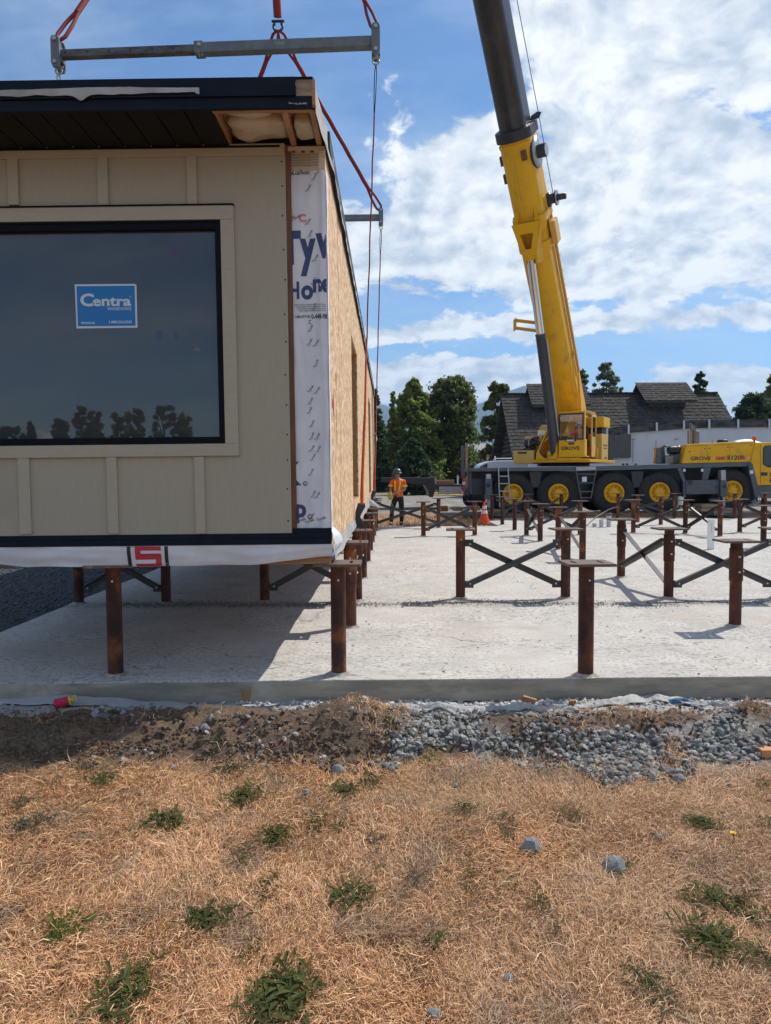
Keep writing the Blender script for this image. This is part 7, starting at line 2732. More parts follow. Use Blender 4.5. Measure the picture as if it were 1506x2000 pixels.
def ico():
    bm = bmesh.new()
    bmesh.ops.create_icosphere(bm, subdivisions=1, radius=1.0)
    v = np.array([p.co[:] for p in bm.verts])
    f = np.array([[q.index for q in p.verts] for p in bm.faces])
    bm.free()
    return v, f


ICO_V, ICO_F = ico()


def rot_rand(rng, n):
    q_ = rng.normal(0, 1, (n, 4))
    q_ /= np.linalg.norm(q_, axis=1)[:, None]
    w, x, y, z = q_.T
    return np.stack([np.stack([1 - 2 * (y * y + z * z), 2 * (x * y - z * w), 2 * (x * z + y * w)], -1),
                     np.stack([2 * (x * y + z * w), 1 - 2 * (x * x + z * z), 2 * (y * z - x * w)], -1),
                     np.stack([2 * (x * z - y * w), 2 * (y * z + x * w), 1 - 2 * (x * x + y * y)], -1)], 1)


def stones(name, pos, size, m, rng, parent=None, flat=0.78, jag=0.36):
    n = len(pos)
    v = ICO_V[None] * (1 + rng.uniform(-jag, jag, (n, len(ICO_V), 1)))
    v = v * np.stack([rng.uniform(0.8, 1.3, n), rng.uniform(0.65, 1.0, n), rng.uniform(0.5, 0.85, n)], -1)[:, None]
    v = np.einsum('nij,nkj->nki', rot_rand(rng, n), v)
    v[..., 2] *= flat
    v = v * np.asarray(size)[:, None, None] + pos[:, None]
    F_ = (ICO_F[None] + (np.arange(n) * len(ICO_V))[:, None, None]).reshape(-1, 3)
    return npmesh(name, v.reshape(-1, 3), F_, m, parent)


rng = np.random.default_rng(21)


CM = np.array(CAMM)


def pick(px, py):
    d = np.stack([(px - 753) / 1400.0, -(py - 1000) / 1400.0, -np.ones_like(px)], 0)
    d = CM @ d
    z = np.full_like(px, -0.12)
    for _ in range(4):
        t = (z - 1.5) / d[2]
        z = ground_h(d[0] * t, d[1] * t)
    return np.stack([d[0] * t, d[1] * t, z], -1)


def scatter_px(poly_fn, n, zoff=0.0, box=(0, 1506, 1370, 1560)):
    """points on the ground inside a region first sketched in the survey picture"""
    out = []
    while len(out) < n:
        x = rng.uniform(box[0], box[1], 4000)
        y = rng.uniform(box[2], box[3], 4000)
        p = rng.random(4000) < poly_fn(x, y)
        gxy = pick(x[p], y[p])
        out += [tuple(q_) for q_ in gxy]
    out = out[:n]
    return np.array(out)


def dens_right(x, y):
    n = fbm(x * 0.016, y * 0.035, 3, 4)
    lower = 1480 + 24 * np.sin(x * 0.011 + 1.0) + 22 * fbm(x * 0.012, x * 0.0, 8, 3) + np.where((x > 1180) & (x < 1360), 22, 0)
    upper = 1392 + 6 * fbm(x * 0.03, 0 * x, 4, 3)
    left = 745 + (1480 - y) * 0.25 + 25 * n
    d = sstep(-14, 12, lower - y) * sstep(-4, 8, y - upper) * sstep(-15, 30, x - left)
    mound = np.exp(-((x - 1085) / 95) ** 2 - ((y - 1428) / 24) ** 2) + np.exp(-((x - 1270) / 110) ** 2 - ((y - 1410) / 15) ** 2) + np.exp(-((x - 1480) / 40) ** 2 - ((y - 1405) / 14) ** 2)
    mound += 0.9 * np.exp(-((x - 975) / 45) ** 2 - ((y - 1412) / 16) ** 2) + np.exp(-((x - 1320) / 26) ** 2 - ((y - 1465) / 34) ** 2)
    return d * np.clip(1 - 1.9 * mound, 0.01, 1) * np.clip(0.75 + 0.9 * fbm(x * 0.03, y * 0.07, 19, 3), 0.2, 1)


pos = scatter_px(dens_right, 4600)
size = 0.007 + 0.020 * rng.random(len(pos)) ** 2.4
pos[:, 2] += size * 0.35
order = np.argsort(-size)
pos, size = pos[order], size[order]
# a second layer so the stones lie on one another
pos2 = scatter_px(dens_right, 1100)
s2 = 0.010 + 0.016 * rng.random(len(pos2)) ** 2
pos2[:, 2] += s2 * 1.1
gb = stones('crushed_gravel', np.concatenate([pos[110:], pos2]), np.concatenate([size[110:], s2]), 'gravel', rng, ground)
gb['kind'] = 'stuff'
for k in range(110):
    stones('stone', pos[k:k + 1], size[k:k + 1] * 1.12, 'gravel', rng, ground)
# gravel strip behind the left bank, strays on the bank and in the grass
p3 = scatter_px(lambda x, y: sstep(150, 200, x) * sstep(500, 430, x) * sstep(1376, 1384, y) * sstep(1408, 1396, y) + 0.35 * sstep(500, 540, x) * sstep(790, 700, x) * sstep(1378, 1386, y) * sstep(1400, 1390, y), 420, box=(150, 800, 1374, 1410))
p4 = scatter_px(lambda x, y: 0.5 * sstep(1390, 1400, y) * sstep(1560, 1440, y) * (fbm(x * 0.02, y * 0.05, 14, 3) > 0.05), 340, box=(0, 1506, 1390, 1560))
p5 = scatter_px(lambda x, y: 0.4 * (y > 1480), 60, box=(0, 1506, 1480, 1700))
p6 = scatter_px(lambda x, y: 0.5 + 0 * x, 700, box=(0, 1506, 1362, 1394))
al = np.concatenate([p3, p4, p5, p6])
sz = np.concatenate([rng.uniform(.012, .030, len(p3)), 0.007 + 0.017 * rng.random(len(p4)) ** 3, rng.uniform(.006, .014, len(p5)), rng.uniform(.004, .012, len(p6))])
al[:, 2] += sz * 0.3
o = stones('crushed_gravel', al, sz, 'gravel', rng, ground)
o['kind'] = 'stuff'
# pale concrete crumbs against the slab foot
p7 = scatter_px(lambda x, y: 0.6 + 0 * x, 1300, box=(0, 1506, 1358, 1378))
o = stones('concrete_crumbs', p7 + np.array([0, 0, 0.004]), rng.uniform(.005, .024, len(p7)), mat('crumb', (0.60, 0.57, 0.53), (0.42, 0.40, 0.37), 18, 0.9, island=0.2), rng, ground)
o['kind'] = 'stuff'
# soil clods on the bank


def dens_bank(x, y):
    left = sstep(800, 720, x) * sstep(1386, 1396, y) * sstep(1480, 1462, y)
    m_ = np.exp(-((x - 1085) / 115) ** 2 - ((y - 1428) / 28) ** 2) + np.exp(-((x - 1270) / 120) ** 2 - ((y - 1410) / 18) ** 2) + np.exp(-((x - 1480) / 46) ** 2 - ((y - 1405) / 16) ** 2) + np.exp(-((x - 1320) / 30) ** 2 - ((y - 1465) / 38) ** 2)
    return np.clip(left + m_, 0, 1)


p8 = scatter_px(dens_bank, 9000, box=(0, 1506, 1380, 1500))
s8 = 0.003 + 0.020 * rng.random(len(p8)) ** 7
p8[:, 2] += s8 * 0.2
o = stones('soil_clods', p8, s8, 'clod', rng, ground, flat=0.9)
o['kind'] = 'stuff'
# gravel yard left of the slab, the building's shade put into its dark colour
n = 9000
xx = rng.uniform(-9.5, -3.78, n)
yy = rng.uniform(6.2, 17, n)
pp = np.stack([xx, yy, ground_h(xx, yy)], -1)
keep = xx > -0.62 * yy - 0.3
pp = pp[keep]
s_ = rng.uniform(.012, .026, len(pp))
pp[:, 2] += s_ * 0.3
o = stones('yard_gravel', pp, s_, 'gravel_shaded', rng, ground)
o['kind'] = 'stuff'
# grit swept into a ridge across the slab, and crumbs scattered on it
n = 6500
xx = rng.uniform(-3.2, 6.0, n)
yy = 8.30 + 0.06 * np.sin(xx * 1.7) + 0.16 * fbm(xx * 1.4, 0 * xx, 5, 3) + rng.normal(0, 0.09, n)
keep = rng.random(n) < np.clip(0.25 + 0.9 * (fbm(xx * 1.1, yy * 2, 6, 4) + 0.35), 0.03, 1)
pp = np.stack([xx, yy, np.full(n, 0.002)], -1)[keep]
s_ = 0.004 + 0.011 * rng.random(len(pp)) ** 3
o = stones('slab_grit', pp, s_, mat('grit', (0.23, 0.225, 0.21), (0.14, 0.135, 0.125), 18, 0.9, island=0.3), rng, slab)
o['kind'] = 'stuff'
n = 900
xx, yy = rng.uniform(-3.6, 8, n), 5.3 + 9 * rng.random(n) ** 1.5
pp = np.stack([xx, yy, np.full(n, 0.002)], -1)
o = stones('slab_grit', pp, 0.003 + 0.011 * rng.random(n) ** 5, MATS['grit'], rng, slab)
o['kind'] = 'stuff'

# ---- single rocks
ROCKS = [((661, 1499), 15, 'pale blue grey rock beside a bare patch just below the dirt bank'), ((1037, 1647), 24, 'large grey rock in the middle of the dry grass with a green sprig before it'),
         ((1198, 1684), 25, 'largest grey rock in the dry grass at the right, weeds at its foot'), ((848, 1979), 15, 'small dark grey rock at the bottom edge of the picture'),
         ((993, 1910), 13, 'small speckled grey rock near the bottom right of centre'), ((1411, 1447), 21, 'big pale grey boulder lying among the crushed gravel at right'),
         ((1326, 1517), 15, 'dark upright rock at the lower tip of the crushed gravel'), ((400, 1418), 11, 'flat pale stone on top of the left dirt bank'),
         ((598, 1545), 11, 'flat tan stone in the grass left of the weeds'), ((1287, 1633), 9, 'small pale pebble right of the largest rock, up slope'), ((612, 1588), 6, 'tiny white pebble above a weed in the middle of the lawn'),
         ((1490, 1440), 18, 'grey boulder at the right edge of the crushed gravel')]


def on_ground(px, py):
    g = G(px, py, -0.15)
    for _ in range(4):
        g = G(px, py, float(ground_h(g.x, g.y)))
    return g


for k, ((px, py), r_, lab) in enumerate(ROCKS):
    g = on_ground(px, py + r_ * 0.7)
    R = r_ / 1400 * math.hypot(g.y, 1.5) * 1.02
    bm = bmesh.new()
    bmesh.ops.create_icosphere(bm, subdivisions=2, radius=1)
    for v in bm.verts:
        d = v.co.normalized()
        f = 1 + 0.28 * mnoise.noise(d * 1.3 + Vector((k * 5.1, 0, 0))) + 0.09 * mnoise.noise(d * 3.6 + Vector((k, 3, 0)))
        f = min(f, 1.02 + 0.06 * mnoise.noise(d * 6))
        v.co = d * f
        # knock off flats so the rock looks broken, not rolled
        for j in range(9):
            nn = Vector((math.sin(j * 2.4 + k), math.cos(j * 1.7 + k * 2), 0.5 * math.sin(j + k))).normalized()
            e = v.co.dot(nn) - 0.70
            if e > 0:
                v.co -= nn * e * 0.95
        v.co.z *= 0.75
        v.co.y *= 0.85
    me = bpy.data.meshes.new('rock')
    bm.to_mesh(me)
    bm.free()
    o = link('rock', me, MATS['rock'], None)
    o.scale = (R, R, R)
    o.location = g + Vector((0, 0, R * 0.35))
    tag(o, lab, 'rock', 'single rocks')
g = on_ground(1496, 1478)
o = MB().box(g.x - 0.04, g.x + 0.09, g.y - 0.03, g.y + 0.03, g.z + 0.005, g.z + 0.05).build('brick', 'brick_orange', None, bevel=0.004)
tag(o, 'orange brick fragment at the right edge below the gravel', 'brick')

# ---- litter: string reel, splintered stakes, plastic sheet, chips, rag
g = on_ground(120, 1386)
rl = thing('string_reel', 'pink builder\'s string on a reel with a yellow end, on the dirt bank', 'string reel', g)
ax = Vector((0.93, 0.30, 0.18)).normalized()
c0 = g + Vector((-0.05, 0, 0.038))
b = MB()
prof = [(0.0, -0.002), (0.018, 0.0)] + [(0.030 + 0.003 * math.sin(k * 2.1) + (0.003 if k % 2 else 0), 0.004 + 0.092 * k / 24) for k in range(25)] + [(0.015, 0.10)]
b.lathe(prof, c0, ax, 20)
b.build('string', 'string_pink', rl)
b = MB()
b.lathe([(0.0, 0.098), (0.036, 0.100), (0.038, 0.106), (0.034, 0.110), (0.014, 0.110), (0.012, 0.128), (0.006, 0.130)], c0, ax, 16)
b.tube([c0 + ax * 0.12 + Vector((0, 0, 0.02)), c0 + ax * 0.14 + Vector((0, 0, 0.03)), c0 + ax * 0.145 + Vector((0, 0, -0.02))], 0.006, 6)
b.build('reel_end', 'string_end', rl)
g = on_ground(482, 1372)
stk = thing('splintered_stakes', 'splintered wooden stakes poking up against the slab edge', 'stake', g)
for (dx, lean, h) in ((-0.03, -0.035, 0.10), (-0.008, -0.04, 0.09), (0.012, 0.012, 0.075), (0.026, 0.012, 0.115)):
    b = MB()
    b.prism([g + Vector((dx * 0.3 - 0.008, 0, -0.03)), g + Vector((dx * 0.3 + 0.008, 0, -0.03)), g + Vector((dx + lean * 0.3 + 0.007, -0.005, h * 0.96)), g + Vector((dx + lean * 0.3 - 0.006, -0.005, h))], (0, 0.015, 0))
    b.build('stake', 'lumber', stk)


def sheet(name, pts, w, m, lab, seed, wav=0.012):
    """crumpled strip of sheeting along ground points"""
    P_ = [on_ground(*p) for p in pts]
    L = np.cumsum([0] + [(P_[i + 1] - P_[i]).length for i in range(len(P_) - 1)])

    def f(u, v):
        s_ = u * L[-1]
        i = min(max(int(np.searchsorted(L, s_) - 1), 0), len(P_) - 2)
        t_ = (s_ - L[i]) / (L[i + 1] - L[i])
        c = P_[i].lerp(P_[i + 1], t_)
        ww = np.interp(u, np.linspace(0, 1, len(w)), w) * (1 + 0.25 * mnoise.noise(Vector((u * 9, 0, seed + 3))))
        y = c.y + (v - 0.5) * ww
        z = max(float(ground_h(c.x, y)), c.z - 0.03) + 0.012 + 0.35 * ww * v
        return (c.x, y, z + wav * mnoise.noise(Vector((u * 12, v * 2, seed))) + wav * 0.35 * mnoise.noise(Vector((u * 40, v * 5, seed + 1))))
    return tag(MB().grid(f, 180, 8).build(name, m, None, thick=0.001), lab, 'plastic sheet', 'plastic sheeting along the slab foot')


sheet('plastic_sheet', [(-40, 1374), (120, 1376), (300, 1382), (400, 1386), (492, 1390)], [0.13, 0.14, 0.10, 0.08, 0.03], mat('sheet_grey', (0.40, 0.41, 0.42), (0.32, 0.33, 0.34), 6, 0.3, bump=0.3), 'grey plastic strip in shade along the slab foot at left', 2, 0.006)
sheet('plastic_sheet', [(655, 1392), (760, 1388), (880, 1388), (1010, 1388), (1110, 1384)], [0.03, 0.05, 0.07, 0.07, 0.03], 'plastic_sheet', 'thin muddy plastic strip along the slab foot in the middle', 5)
sheet('plastic_sheet', [(1095, 1388), (1180, 1378), (1270, 1370), (1330, 1374), (1420, 1382)], [0.02, 0.05, 0.10, 0.08, 0.02], 'plastic_sheet', 'crumpled white plastic sheet by the blue rag at right', 9, 0.02)
for (px, py, w, h, rz, lab) in ((1033, 1375, 0.11, 0.045, -0.5, 'orange wood offcut standing against the slab foot'), (992, 1363, 0.07, 0.04, 0.9, 'small wood chip left of the orange offcut'), (1118, 1379, 0.05, 0.03, 0.1, 'short wood scrap on the muddy plastic strip')):
    g = on_ground(px, py)
    b = MB()
    d = Vector((math.cos(rz), 0.1, math.sin(rz) * 0.6))
    b.beam(g - d * w / 2 + Vector((0, 0, 0.03)), g + d * w / 2 + Vector((0, 0, 0.03)), 0.018, h, up=(0, -0.4, 1))
    tag(b.build('wood_scrap', 'lumber_x', None, bevel=0.002), lab, 'wood scrap', 'wood scraps by the slab')
g = on_ground(1330, 1374)
b = MB()
b.grid(lambda u, v: tuple(g + Vector((-0.09 + 0.18 * u, -0.03 + 0.06 * v, 0.012 + 0.022 * math.sin(math.pi * v) * math.sin(math.pi * u) ** 0.5 + 0.022 * mnoise.noise(Vector((u * 5, v * 4, 1))) + 0.010 * mnoise.noise(Vector((u * 14, v * 11, 4)))))), 18, 8)
tag(b.build('rag', 'rag_blue', None, thick=0.004), 'crumpled blue rag on the white plastic at right', 'rag')

# ------------------------------------------------------------------ dry grass


def blades(n, xr, yr, lmin, lmax, w, seed, dens=None, tilt=(0.5, 1.35), lift=0.0, clump=0.0):
    r = np.random.default_rng(seed)
    m_ = int(n * 2.2)
    y = yr[0] + (yr[1] - yr[0]) * r.random(m_) ** 1.15
    x = r.uniform(-1, 1, m_) * (0.56 * y + 0.12) + 0.0
    x = np.clip(x, xr[0], xr[1])
    if dens is not None:
        k = r.random(m_) < dens(x, y)
        x, y = x[k], y[k]
    x, y = x[:n], y[:n]
    n = len(x)
    z = ground_h(x, y) + lift
    sw = fbm(x * 2.2, y * 2.2, 31, 3) * 4.5
    az = sw + r.normal(0, 1.1, n)
    t0 = r.uniform(tilt[0], tilt[1], n)
    L = r.uniform(lmin, lmax, n) * (0.75 + 0.6 * np.clip(fbm(x * 3, y * 3, 33, 3) + 0.3, 0, 1))
    bend = r.uniform(0.1, 1.0, n)
    turn = r.normal(0, 0.6, n)
    W = w * r.uniform(0.6, 1.4, n)
    P_ = np.stack([x, y, z - 0.004], -1)
    pts = [P_]
    th, a = t0.copy(), az.copy()
    for s_ in range(2):
        d = np.stack([np.cos(a) * np.sin(th), np.sin(a) * np.sin(th), np.cos(th)], -1)
        P_ = P_ + d * (L / 2)[:, None]
        g_ = ground_h(P_[:, 0], P_[:, 1]) + 0.004 + lift * 0.4
        P_[:, 2] = np.maximum(P_[:, 2], g_ + r.uniform(0, 0.022, n))
        pts.append(P_)
        th = np.minimum(th + bend, 2.1)
        a = a + turn
    side = np.stack([-np.sin(az), np.cos(az), r.normal(0, 0.5, n)], -1)
    side /= np.linalg.norm(side, axis=1)[:, None]
    V = []
    for i, p in enumerate(pts):
        ww = W * (1.0, 0.8, 0.15)[i]
        V += [p - side * ww[:, None], p + side * ww[:, None]]
    V = np.stack(V, 1).reshape(-1, 3)
    b_ = (np.arange(n) * 6)[:, None]
    Fq = np.concatenate([b_ + np.array([0, 1, 3, 2]), b_ + np.array([2, 3, 5, 4])], 0)
    return V, Fq


def lawn(x, y):
    yc = 4.52 + 0.10 * fbm(x * 0.9, x * 0.3, 3, 3) + 0.03 * x
    e = yc - 0.47 + 0.09 * fbm(x * 2.5, x * 0.7, 41, 3)
    d = sstep(e + 0.05, e - 0.12, y)
    bare = np.exp(-((x - 0.33) / 0.28) ** 2 - ((y - 3.62) / 0.17) ** 2) + 0.8 * np.exp(-((x + 0.05) / 0.12) ** 2 - ((y - 3.75) / 0.10) ** 2) + 0.7 * np.exp(-((x - 2.0) / 0.2) ** 2 - ((y - 3.4) / 0.15) ** 2)
    return d * np.clip(1 - 1.1 * bare, 0.04, 1) * np.clip(0.80 + 0.6 * fbm(x * 4.5, y * 4.5, 43, 4), 0.25, 1)


V1, F1 = blades(125000, (-3, 3), (1.30, 4.4), 0.035, 0.08, 0.0013, 51, lawn, (0.9, 1.5))
V2, F2 = blades(80000, (-3, 3), (1.30, 4.4), 0.02, 0.045, 0.0011, 52, lawn, (0.1, 1.1))
V3, F3 = blades(5500, (-3, 3), (1.30, 4.3), 0.07, 0.13, 0.0016, 53, lawn, (1.0, 1.5), lift=0.012)
V4, F4 = blades(13000, (-3, 3), (3.9, 4.80), 0.03, 0.09, 0.0013, 54, lambda x, y: 0.6 * np.clip(2.2 * fbm(x * 2.3, y * 3, 45, 4) - 0.1 + 1.2 * mounds(x, y), 0, 1) * np.where((x > 0.15) & (x < 0.9), 0.1, 1), (0.7, 1.5))
# the lawn runs on to either side of the view, a little thinner
def outside(x, y):
    return lawn(x, y) * (np.abs(x) > 0.56 * y + 0.10)


def blades_wide(n, seed):
    r = np.random.default_rng(seed)
    y = r.uniform(0.7, 4.4, n * 2)
    x = r.uniform(-4.6, 4.6, n * 2)
    k = r.random(n * 2) < outside(x, y)
    x, y = x[k][:n], y[k][:n]
    n = len(x)
    z = ground_h(x, y)
    az = r.uniform(0, 6.28, n)
    L = r.uniform(0.03, 0.08, n)
    th = r.uniform(0.3, 1.4, n)
    d = np.stack([np.cos(az) * np.sin(th), np.sin(az) * np.sin(th), np.cos(th)], -1)
    s_ = np.stack([-np.sin(az), np.cos(az), 0 * az], -1) * 0.0014
    P0 = np.stack([x, y, z - 0.004], -1)
    P1 = P0 + d * (L * 0.55)[:, None]
    P2 = P1 + (d * np.array([1.2, 1.2, 0.35])) * (L * 0.5)[:, None]
    V = np.stack([P0 - s_, P0 + s_, P1 - s_ * .8, P1 + s_ * .8, P2 - s_ * .2, P2 + s_ * .2], 1).reshape(-1, 3)
    b_ = (np.arange(n) * 6)[:, None]
    return V, np.concatenate([b_ + np.array([0, 1, 3, 2]), b_ + np.array([2, 3, 5, 4])], 0)


V5, F5 = blades_wide(75000, 56)
Vs, Fs, k = [], [], 0
for a, b in ((V5, F5), (V1, F1), (V2, F2), (V3, F3), (V4, F4)):
    Vs.append(a)
    Fs.append(b + k)
    k += len(a)
tag(npmesh('dry_grass', np.concatenate(Vs), np.concatenate(Fs), 'straw'), kind='stuff')
# dry tufts on the ground beyond the slab
r = np.random.default_rng(77)
n = 9000
x = np.concatenate([r.uniform(-1, 3.6, 3500), r.uniform(3.6, 14, 5500)])
y = np.concatenate([r.uniform(22.0, 25.0, 3500), r.uniform(24.95, 26.0, 5500)])
z = ground_h(x, y)
a = r.uniform(0, 6.28, n)
L = r.uniform(0.05, 0.16, n)
d = np.stack([np.cos(a) * 0.7, np.sin(a) * 0.7, np.full(n, 0.75)], -1)
s_ = np.stack([-np.sin(a), np.cos(a), 0 * a], -1) * 0.008
P0 = np.stack([x, y, z], -1)
V = np.stack([P0 - s_, P0 + s_, P0 + d * L[:, None] + s_ * .2, P0 + d * L[:, None] - s_ * .2], 1).reshape(-1, 3)
tag(npmesh('dry_grass', V, np.arange(4 * n).reshape(-1, 4), 'straw'), kind='stuff')

# ------------------------------------------------------------------ weeds
leafmat('weed_leaf', (0.055, 0.072, 0.018), (0.165, 0.185, 0.06), (0.12, 0.125, 0.045))
leafmat('weed_grey', (0.085, 0.095, 0.055), (0.16, 0.165, 0.105), (0.12, 0.12, 0.07))
leafmat('weed_bright', (0.06, 0.12, 0.012), (0.12, 0.19, 0.03), (0.08, 0.14, 0.02))


def weed(px, py, wpx, hpx, lab, seed, n=34, m='weed_leaf', upright=0.5, kind='dandelion', slim=1.0):
    """a spread of toothed leaves from several rosettes"""
    r = np.random.default_rng(seed)
    g = on_ground(px, py)
    sc = math.hypot(g.y, 1.6) / 1400
    big_ = 0.78 if wpx > 95 else 0.92
    wid, hgt = wpx * sc * 0.5 * big_, hpx * sc * 1.15 * big_
    t_ = thing('weed', lab, 'weed', g, 'weeds in the dry grass')
    b = MB()
    for k in range(n):
        base = g + Vector((r.normal(0, 0.46) * wid, r.normal(0, 0.46) * hgt * 0.9, 0.0))
        base.z = float(ground_h(base.x, base.y))
        az = r.uniform(0, 2 * math.pi)
        L = r.uniform(0.022, 0.055) * min(1.5, max(0.75, wid / 0.07)) * (1.5 if upright > 0.8 else 1)
        el = r.uniform(0.15, 0.9) * upright + 0.05
        hdir = Vector((math.cos(az), math.sin(az), 0))
        sd = Vector((-math.sin(az), math.cos(az), 0))
        W = L * r.uniform(0.085, 0.14) * slim
        seg = 5
        L_, R_ = [], []
        mid = []
        for i in range(seg + 1):
            u = i / seg
            p = base + hdir * (L * u * math.cos(el * (1 - 0.8 * u))) + Vector((0, 0, 0.016 + L * (math.sin(el) * u - 0.55 * u * u * math.sin(el)) + 0.006 * r.random()))
            w = W * (0.25 + 1.5 * u) * (1 - u) ** 0.55 * (1.35 if i % 2 else 0.75)
            tw = sd * w + Vector((0, 0, w * 0.35))
            L_.append(p - sd * w + Vector((0, 0, w * 0.4)))
            R_.append(p + tw)
            mid.append(p)
        vs = L_ + mid + R_
        k1 = seg + 1
        fs = []
        for i in range(seg):
            fs += [(i, i + 1, k1 + i + 1, k1 + i), (k1 + i, k1 + i + 1, 2 * k1 + i + 1, 2 * k1 + i)]
        b.add(vs, fs)
    o = b.build('foliage', m, t_)
    return t_


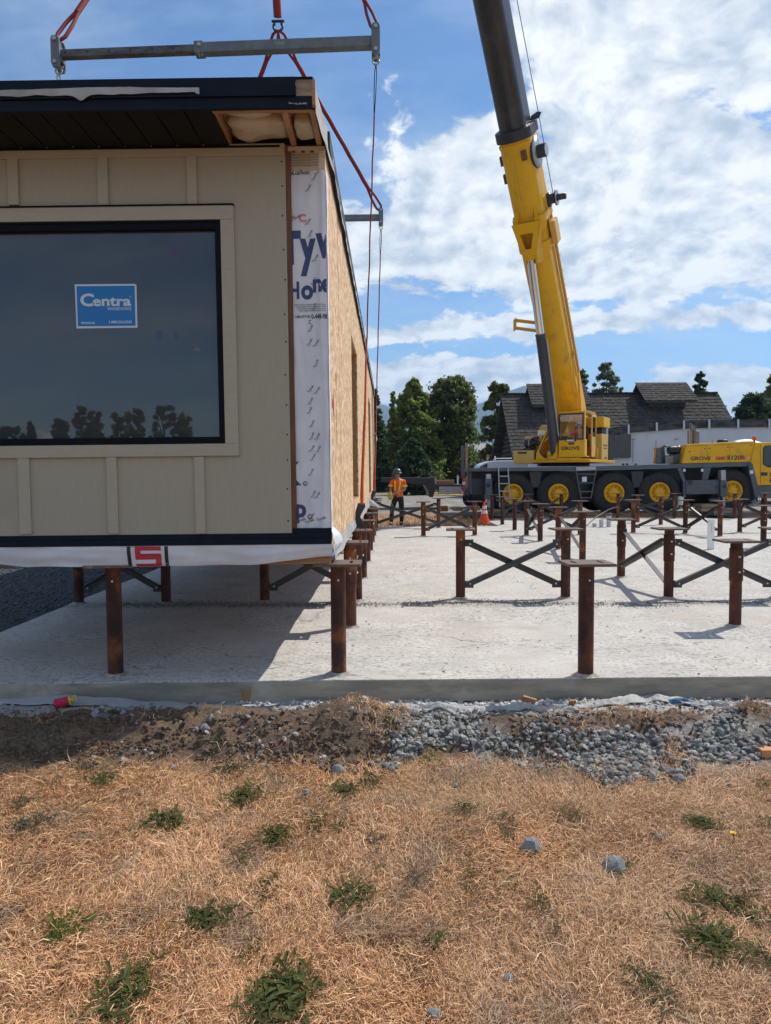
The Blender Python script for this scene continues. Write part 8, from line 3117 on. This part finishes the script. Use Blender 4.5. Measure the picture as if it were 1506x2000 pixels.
WEEDS = [
    (203, 1530, 64, 46, 'dark green weed clump high on the lawn just below the dark bank at left', 1, 44),
    (175, 1502, 46, 20, 'thin dull weed up slope of the dark clump under the left bank', 2, 18, 'weed_grey'),
    (98, 1534, 44, 12, 'flat dull weed at far left below the bank', 3, 14, 'weed_grey'),
    (44, 1570, 60, 30, 'grey tuft at the left edge of the lawn, upper', 4, 22, 'weed_grey'),
    (62, 1615, 76, 40, 'wide grey tuft at the left edge of the lawn, lower', 5, 30, 'weed_grey'),
    (322, 1612, 100, 40, 'spreading dark green weed with upright leaves left of centre', 6, 50),
    (487, 1560, 88, 50, 'large grey green weed below the bank\'s middle', 7, 52),
    (452, 1506, 70, 26, 'weed growing among pale stones at the bank\'s toe', 8, 26, 'weed_grey'),
    (425, 1475, 36, 30, 'bright weed growing out of the dirt bank', 9, 22, 'weed_bright'),
    (672, 1545, 74, 30, 'weed spreading left of the pale blue rock', 10, 34),
    (728, 1528, 54, 46, 'bushy weed right of the pale blue rock', 11, 36),
    (618, 1612, 46, 32, 'round weed beneath the tiny white pebble', 12, 28),
    (664, 1618, 36, 28, 'small weed right of the round weed in mid lawn', 13, 20),
    (538, 1640, 78, 42, 'green weed in the centre left lawn with rosette leaves', 14, 46),
    (478, 1668, 60, 50, 'half withered weed left of the rosette weed', 15, 24, 'weed_grey'),
    (522, 1745, 60, 60, 'brown edged weed standing alone in the centre', 16, 30),
    (686, 1757, 84, 50, 'dense low weed right of the withered one', 17, 60),
    (408, 1802, 92, 42, 'wide green weed left of centre in the lower lawn', 18, 52),
    (130, 1820, 90, 46, 'bright green weed low at the left', 19, 34, 'weed_bright'),
    (248, 1945, 118, 100, 'big ragged weed near the bottom left', 20, 90),
    (545, 1955, 140, 100, 'biggest weed, long green leaves, at the bottom centre', 21, 120),
    (482, 1870, 50, 40, 'small grassy weed above the biggest weed', 22, 22),
    (845, 1485, 44, 40, 'bright weed rooted in the gravel\'s left end', 23, 30, 'weed_bright'),
    (762, 1458, 20, 14, 'tiny bright weed at the left end of the gravel', 24, 12, 'weed_bright'),
    (908, 1585, 50, 28, 'green weed below the gravel left of the tall stalks', 25, 30),
    (730, 1650, 52, 44, 'grey weed in the lawn centre right of the rosette weed', 26, 26, 'weed_grey'),
    (992, 1625, 36, 50, 'tall pale stalked weed just left of the large rock', 27, 20, 'weed_grey', 1.0),
    (920, 1715, 46, 76, 'tall grassy tuft left of the two large rocks', 28, 40, 'weed_leaf', 1.25, 'grass', 0.35),
    (812, 1720, 40, 44, 'short grassy tuft in the middle right lawn', 29, 22, 'weed_grey', 1.0, 'grass', 0.5),
    (1208, 1702, 52, 22, 'green leaves at the foot of the largest rock', 30, 26),
    (1034, 1668, 40, 24, 'yellowish sprig in front of the large rock', 31, 16, 'weed_bright'),
    (1368, 1615, 70, 32, 'dark green weed right of the rocks near the dandelion flower', 32, 42),
    (1496, 1610, 40, 36, 'weed cut by the right edge below the bank', 33, 24),
    (1490, 1535, 34, 26, 'green tuft at the right edge just under the gravel', 34, 22),
    (1398, 1765, 110, 46, 'long trailing weed at the right below the flower', 35, 48),
    (1470, 1795, 70, 40, 'dark weed at the right edge in mid lawn', 36, 36),
    (1395, 1850, 100, 70, 'broad bunch of blade leaves low at the right', 37, 80, 'weed_leaf', 0.9, 'grass', 0.6),
    (1482, 1875, 60, 60, 'grassy clump at the right edge, low', 38, 44, 'weed_leaf', 1.0, 'grass', 0.5),
    (1265, 1935, 70, 60, 'weed in the bottom right corner area left of the blade bunch', 39, 44),
    (848, 1840, 22, 34, 'single bright upright leaf in the lower middle', 40, 5, 'weed_bright', 1.3),
    (1060, 1775, 34, 40, 'thin green sprigs below the two rocks', 41, 14, 'weed_leaf', 1.0, 'x', 0.6),
    (1085, 1810, 30, 60, 'lanky sprig leaning left under the thin sprigs', 42, 9, 'weed_grey', 1.0, 'x', 0.6),
    (1300, 1960, 60, 50, 'grey weed at the very bottom right', 43, 26, 'weed_grey'),
    (1110, 1600, 60, 40, 'dull grey green patch of grass under the gravel, centre right', 44, 34, 'weed_grey', 1.0, 'grass', 0.4)]
for w in WEEDS:
    (px, py, wp, hp, lab, sd, n_) = w[:7]
    m_ = w[7] if len(w) > 7 else 'weed_leaf'
    up_ = w[8] if len(w) > 8 else 0.6
    sl_ = w[10] if len(w) > 10 else 1.0
    weed(px, py, wp, hp, lab, sd, int(n_ * 1.9), m_, up_, slim=sl_)
g = on_ground(1432, 1650)
fl = thing('dandelion', 'single yellow dandelion flower in the grass at right', 'flower', g)
b = MB()
b.tube([g, g + Vector((0.004, 0, 0.03)), g + Vector((0, 0.002, 0.05))], 0.002, 6)
b.build('stem', 'weed_bright', fl)
b = MB()
for k in range(26):
    a = k * 2.4
    rr = 0.006 + 0.010 * (k / 26)
    c = g + Vector((0, 0.002, 0.05))
    e = Vector((math.cos(a), math.sin(a), 0))
    s_ = Vector((-math.sin(a), math.cos(a), 0)) * 0.0025
    b.add([c - s_, c + s_, c + e * rr + s_ + Vector((0, 0, .006)), c + e * rr - s_ + Vector((0, 0, .006))], [(0, 1, 2, 3)])
b.build('petals', 'dandelion', fl)
# ------------------------------------------------------------------ the summer haze: one box of thin even air round the whole place
hm = bpy.data.materials.new('haze_air')
hm.use_nodes = True
ht = hm.node_tree
ht.nodes.clear()
ho = ht.nodes.new('ShaderNodeOutputMaterial')
hv = ht.nodes.new('ShaderNodeVolumePrincipled')
hv.inputs['Color'].default_value = (0.42, 0.68, 1.0, 1)
hv.inputs['Density'].default_value = 0.00016
hv.inputs['Anisotropy'].default_value = 0.2
ht.links.new(hv.outputs[0], ho.inputs['Volume'])
MATS['haze_air'] = hm
hz = MB().box(-4300, 4300, -450, 7100, -2.0, 640).build('haze', 'haze_air', None)
tag(hz, kind='stuff')
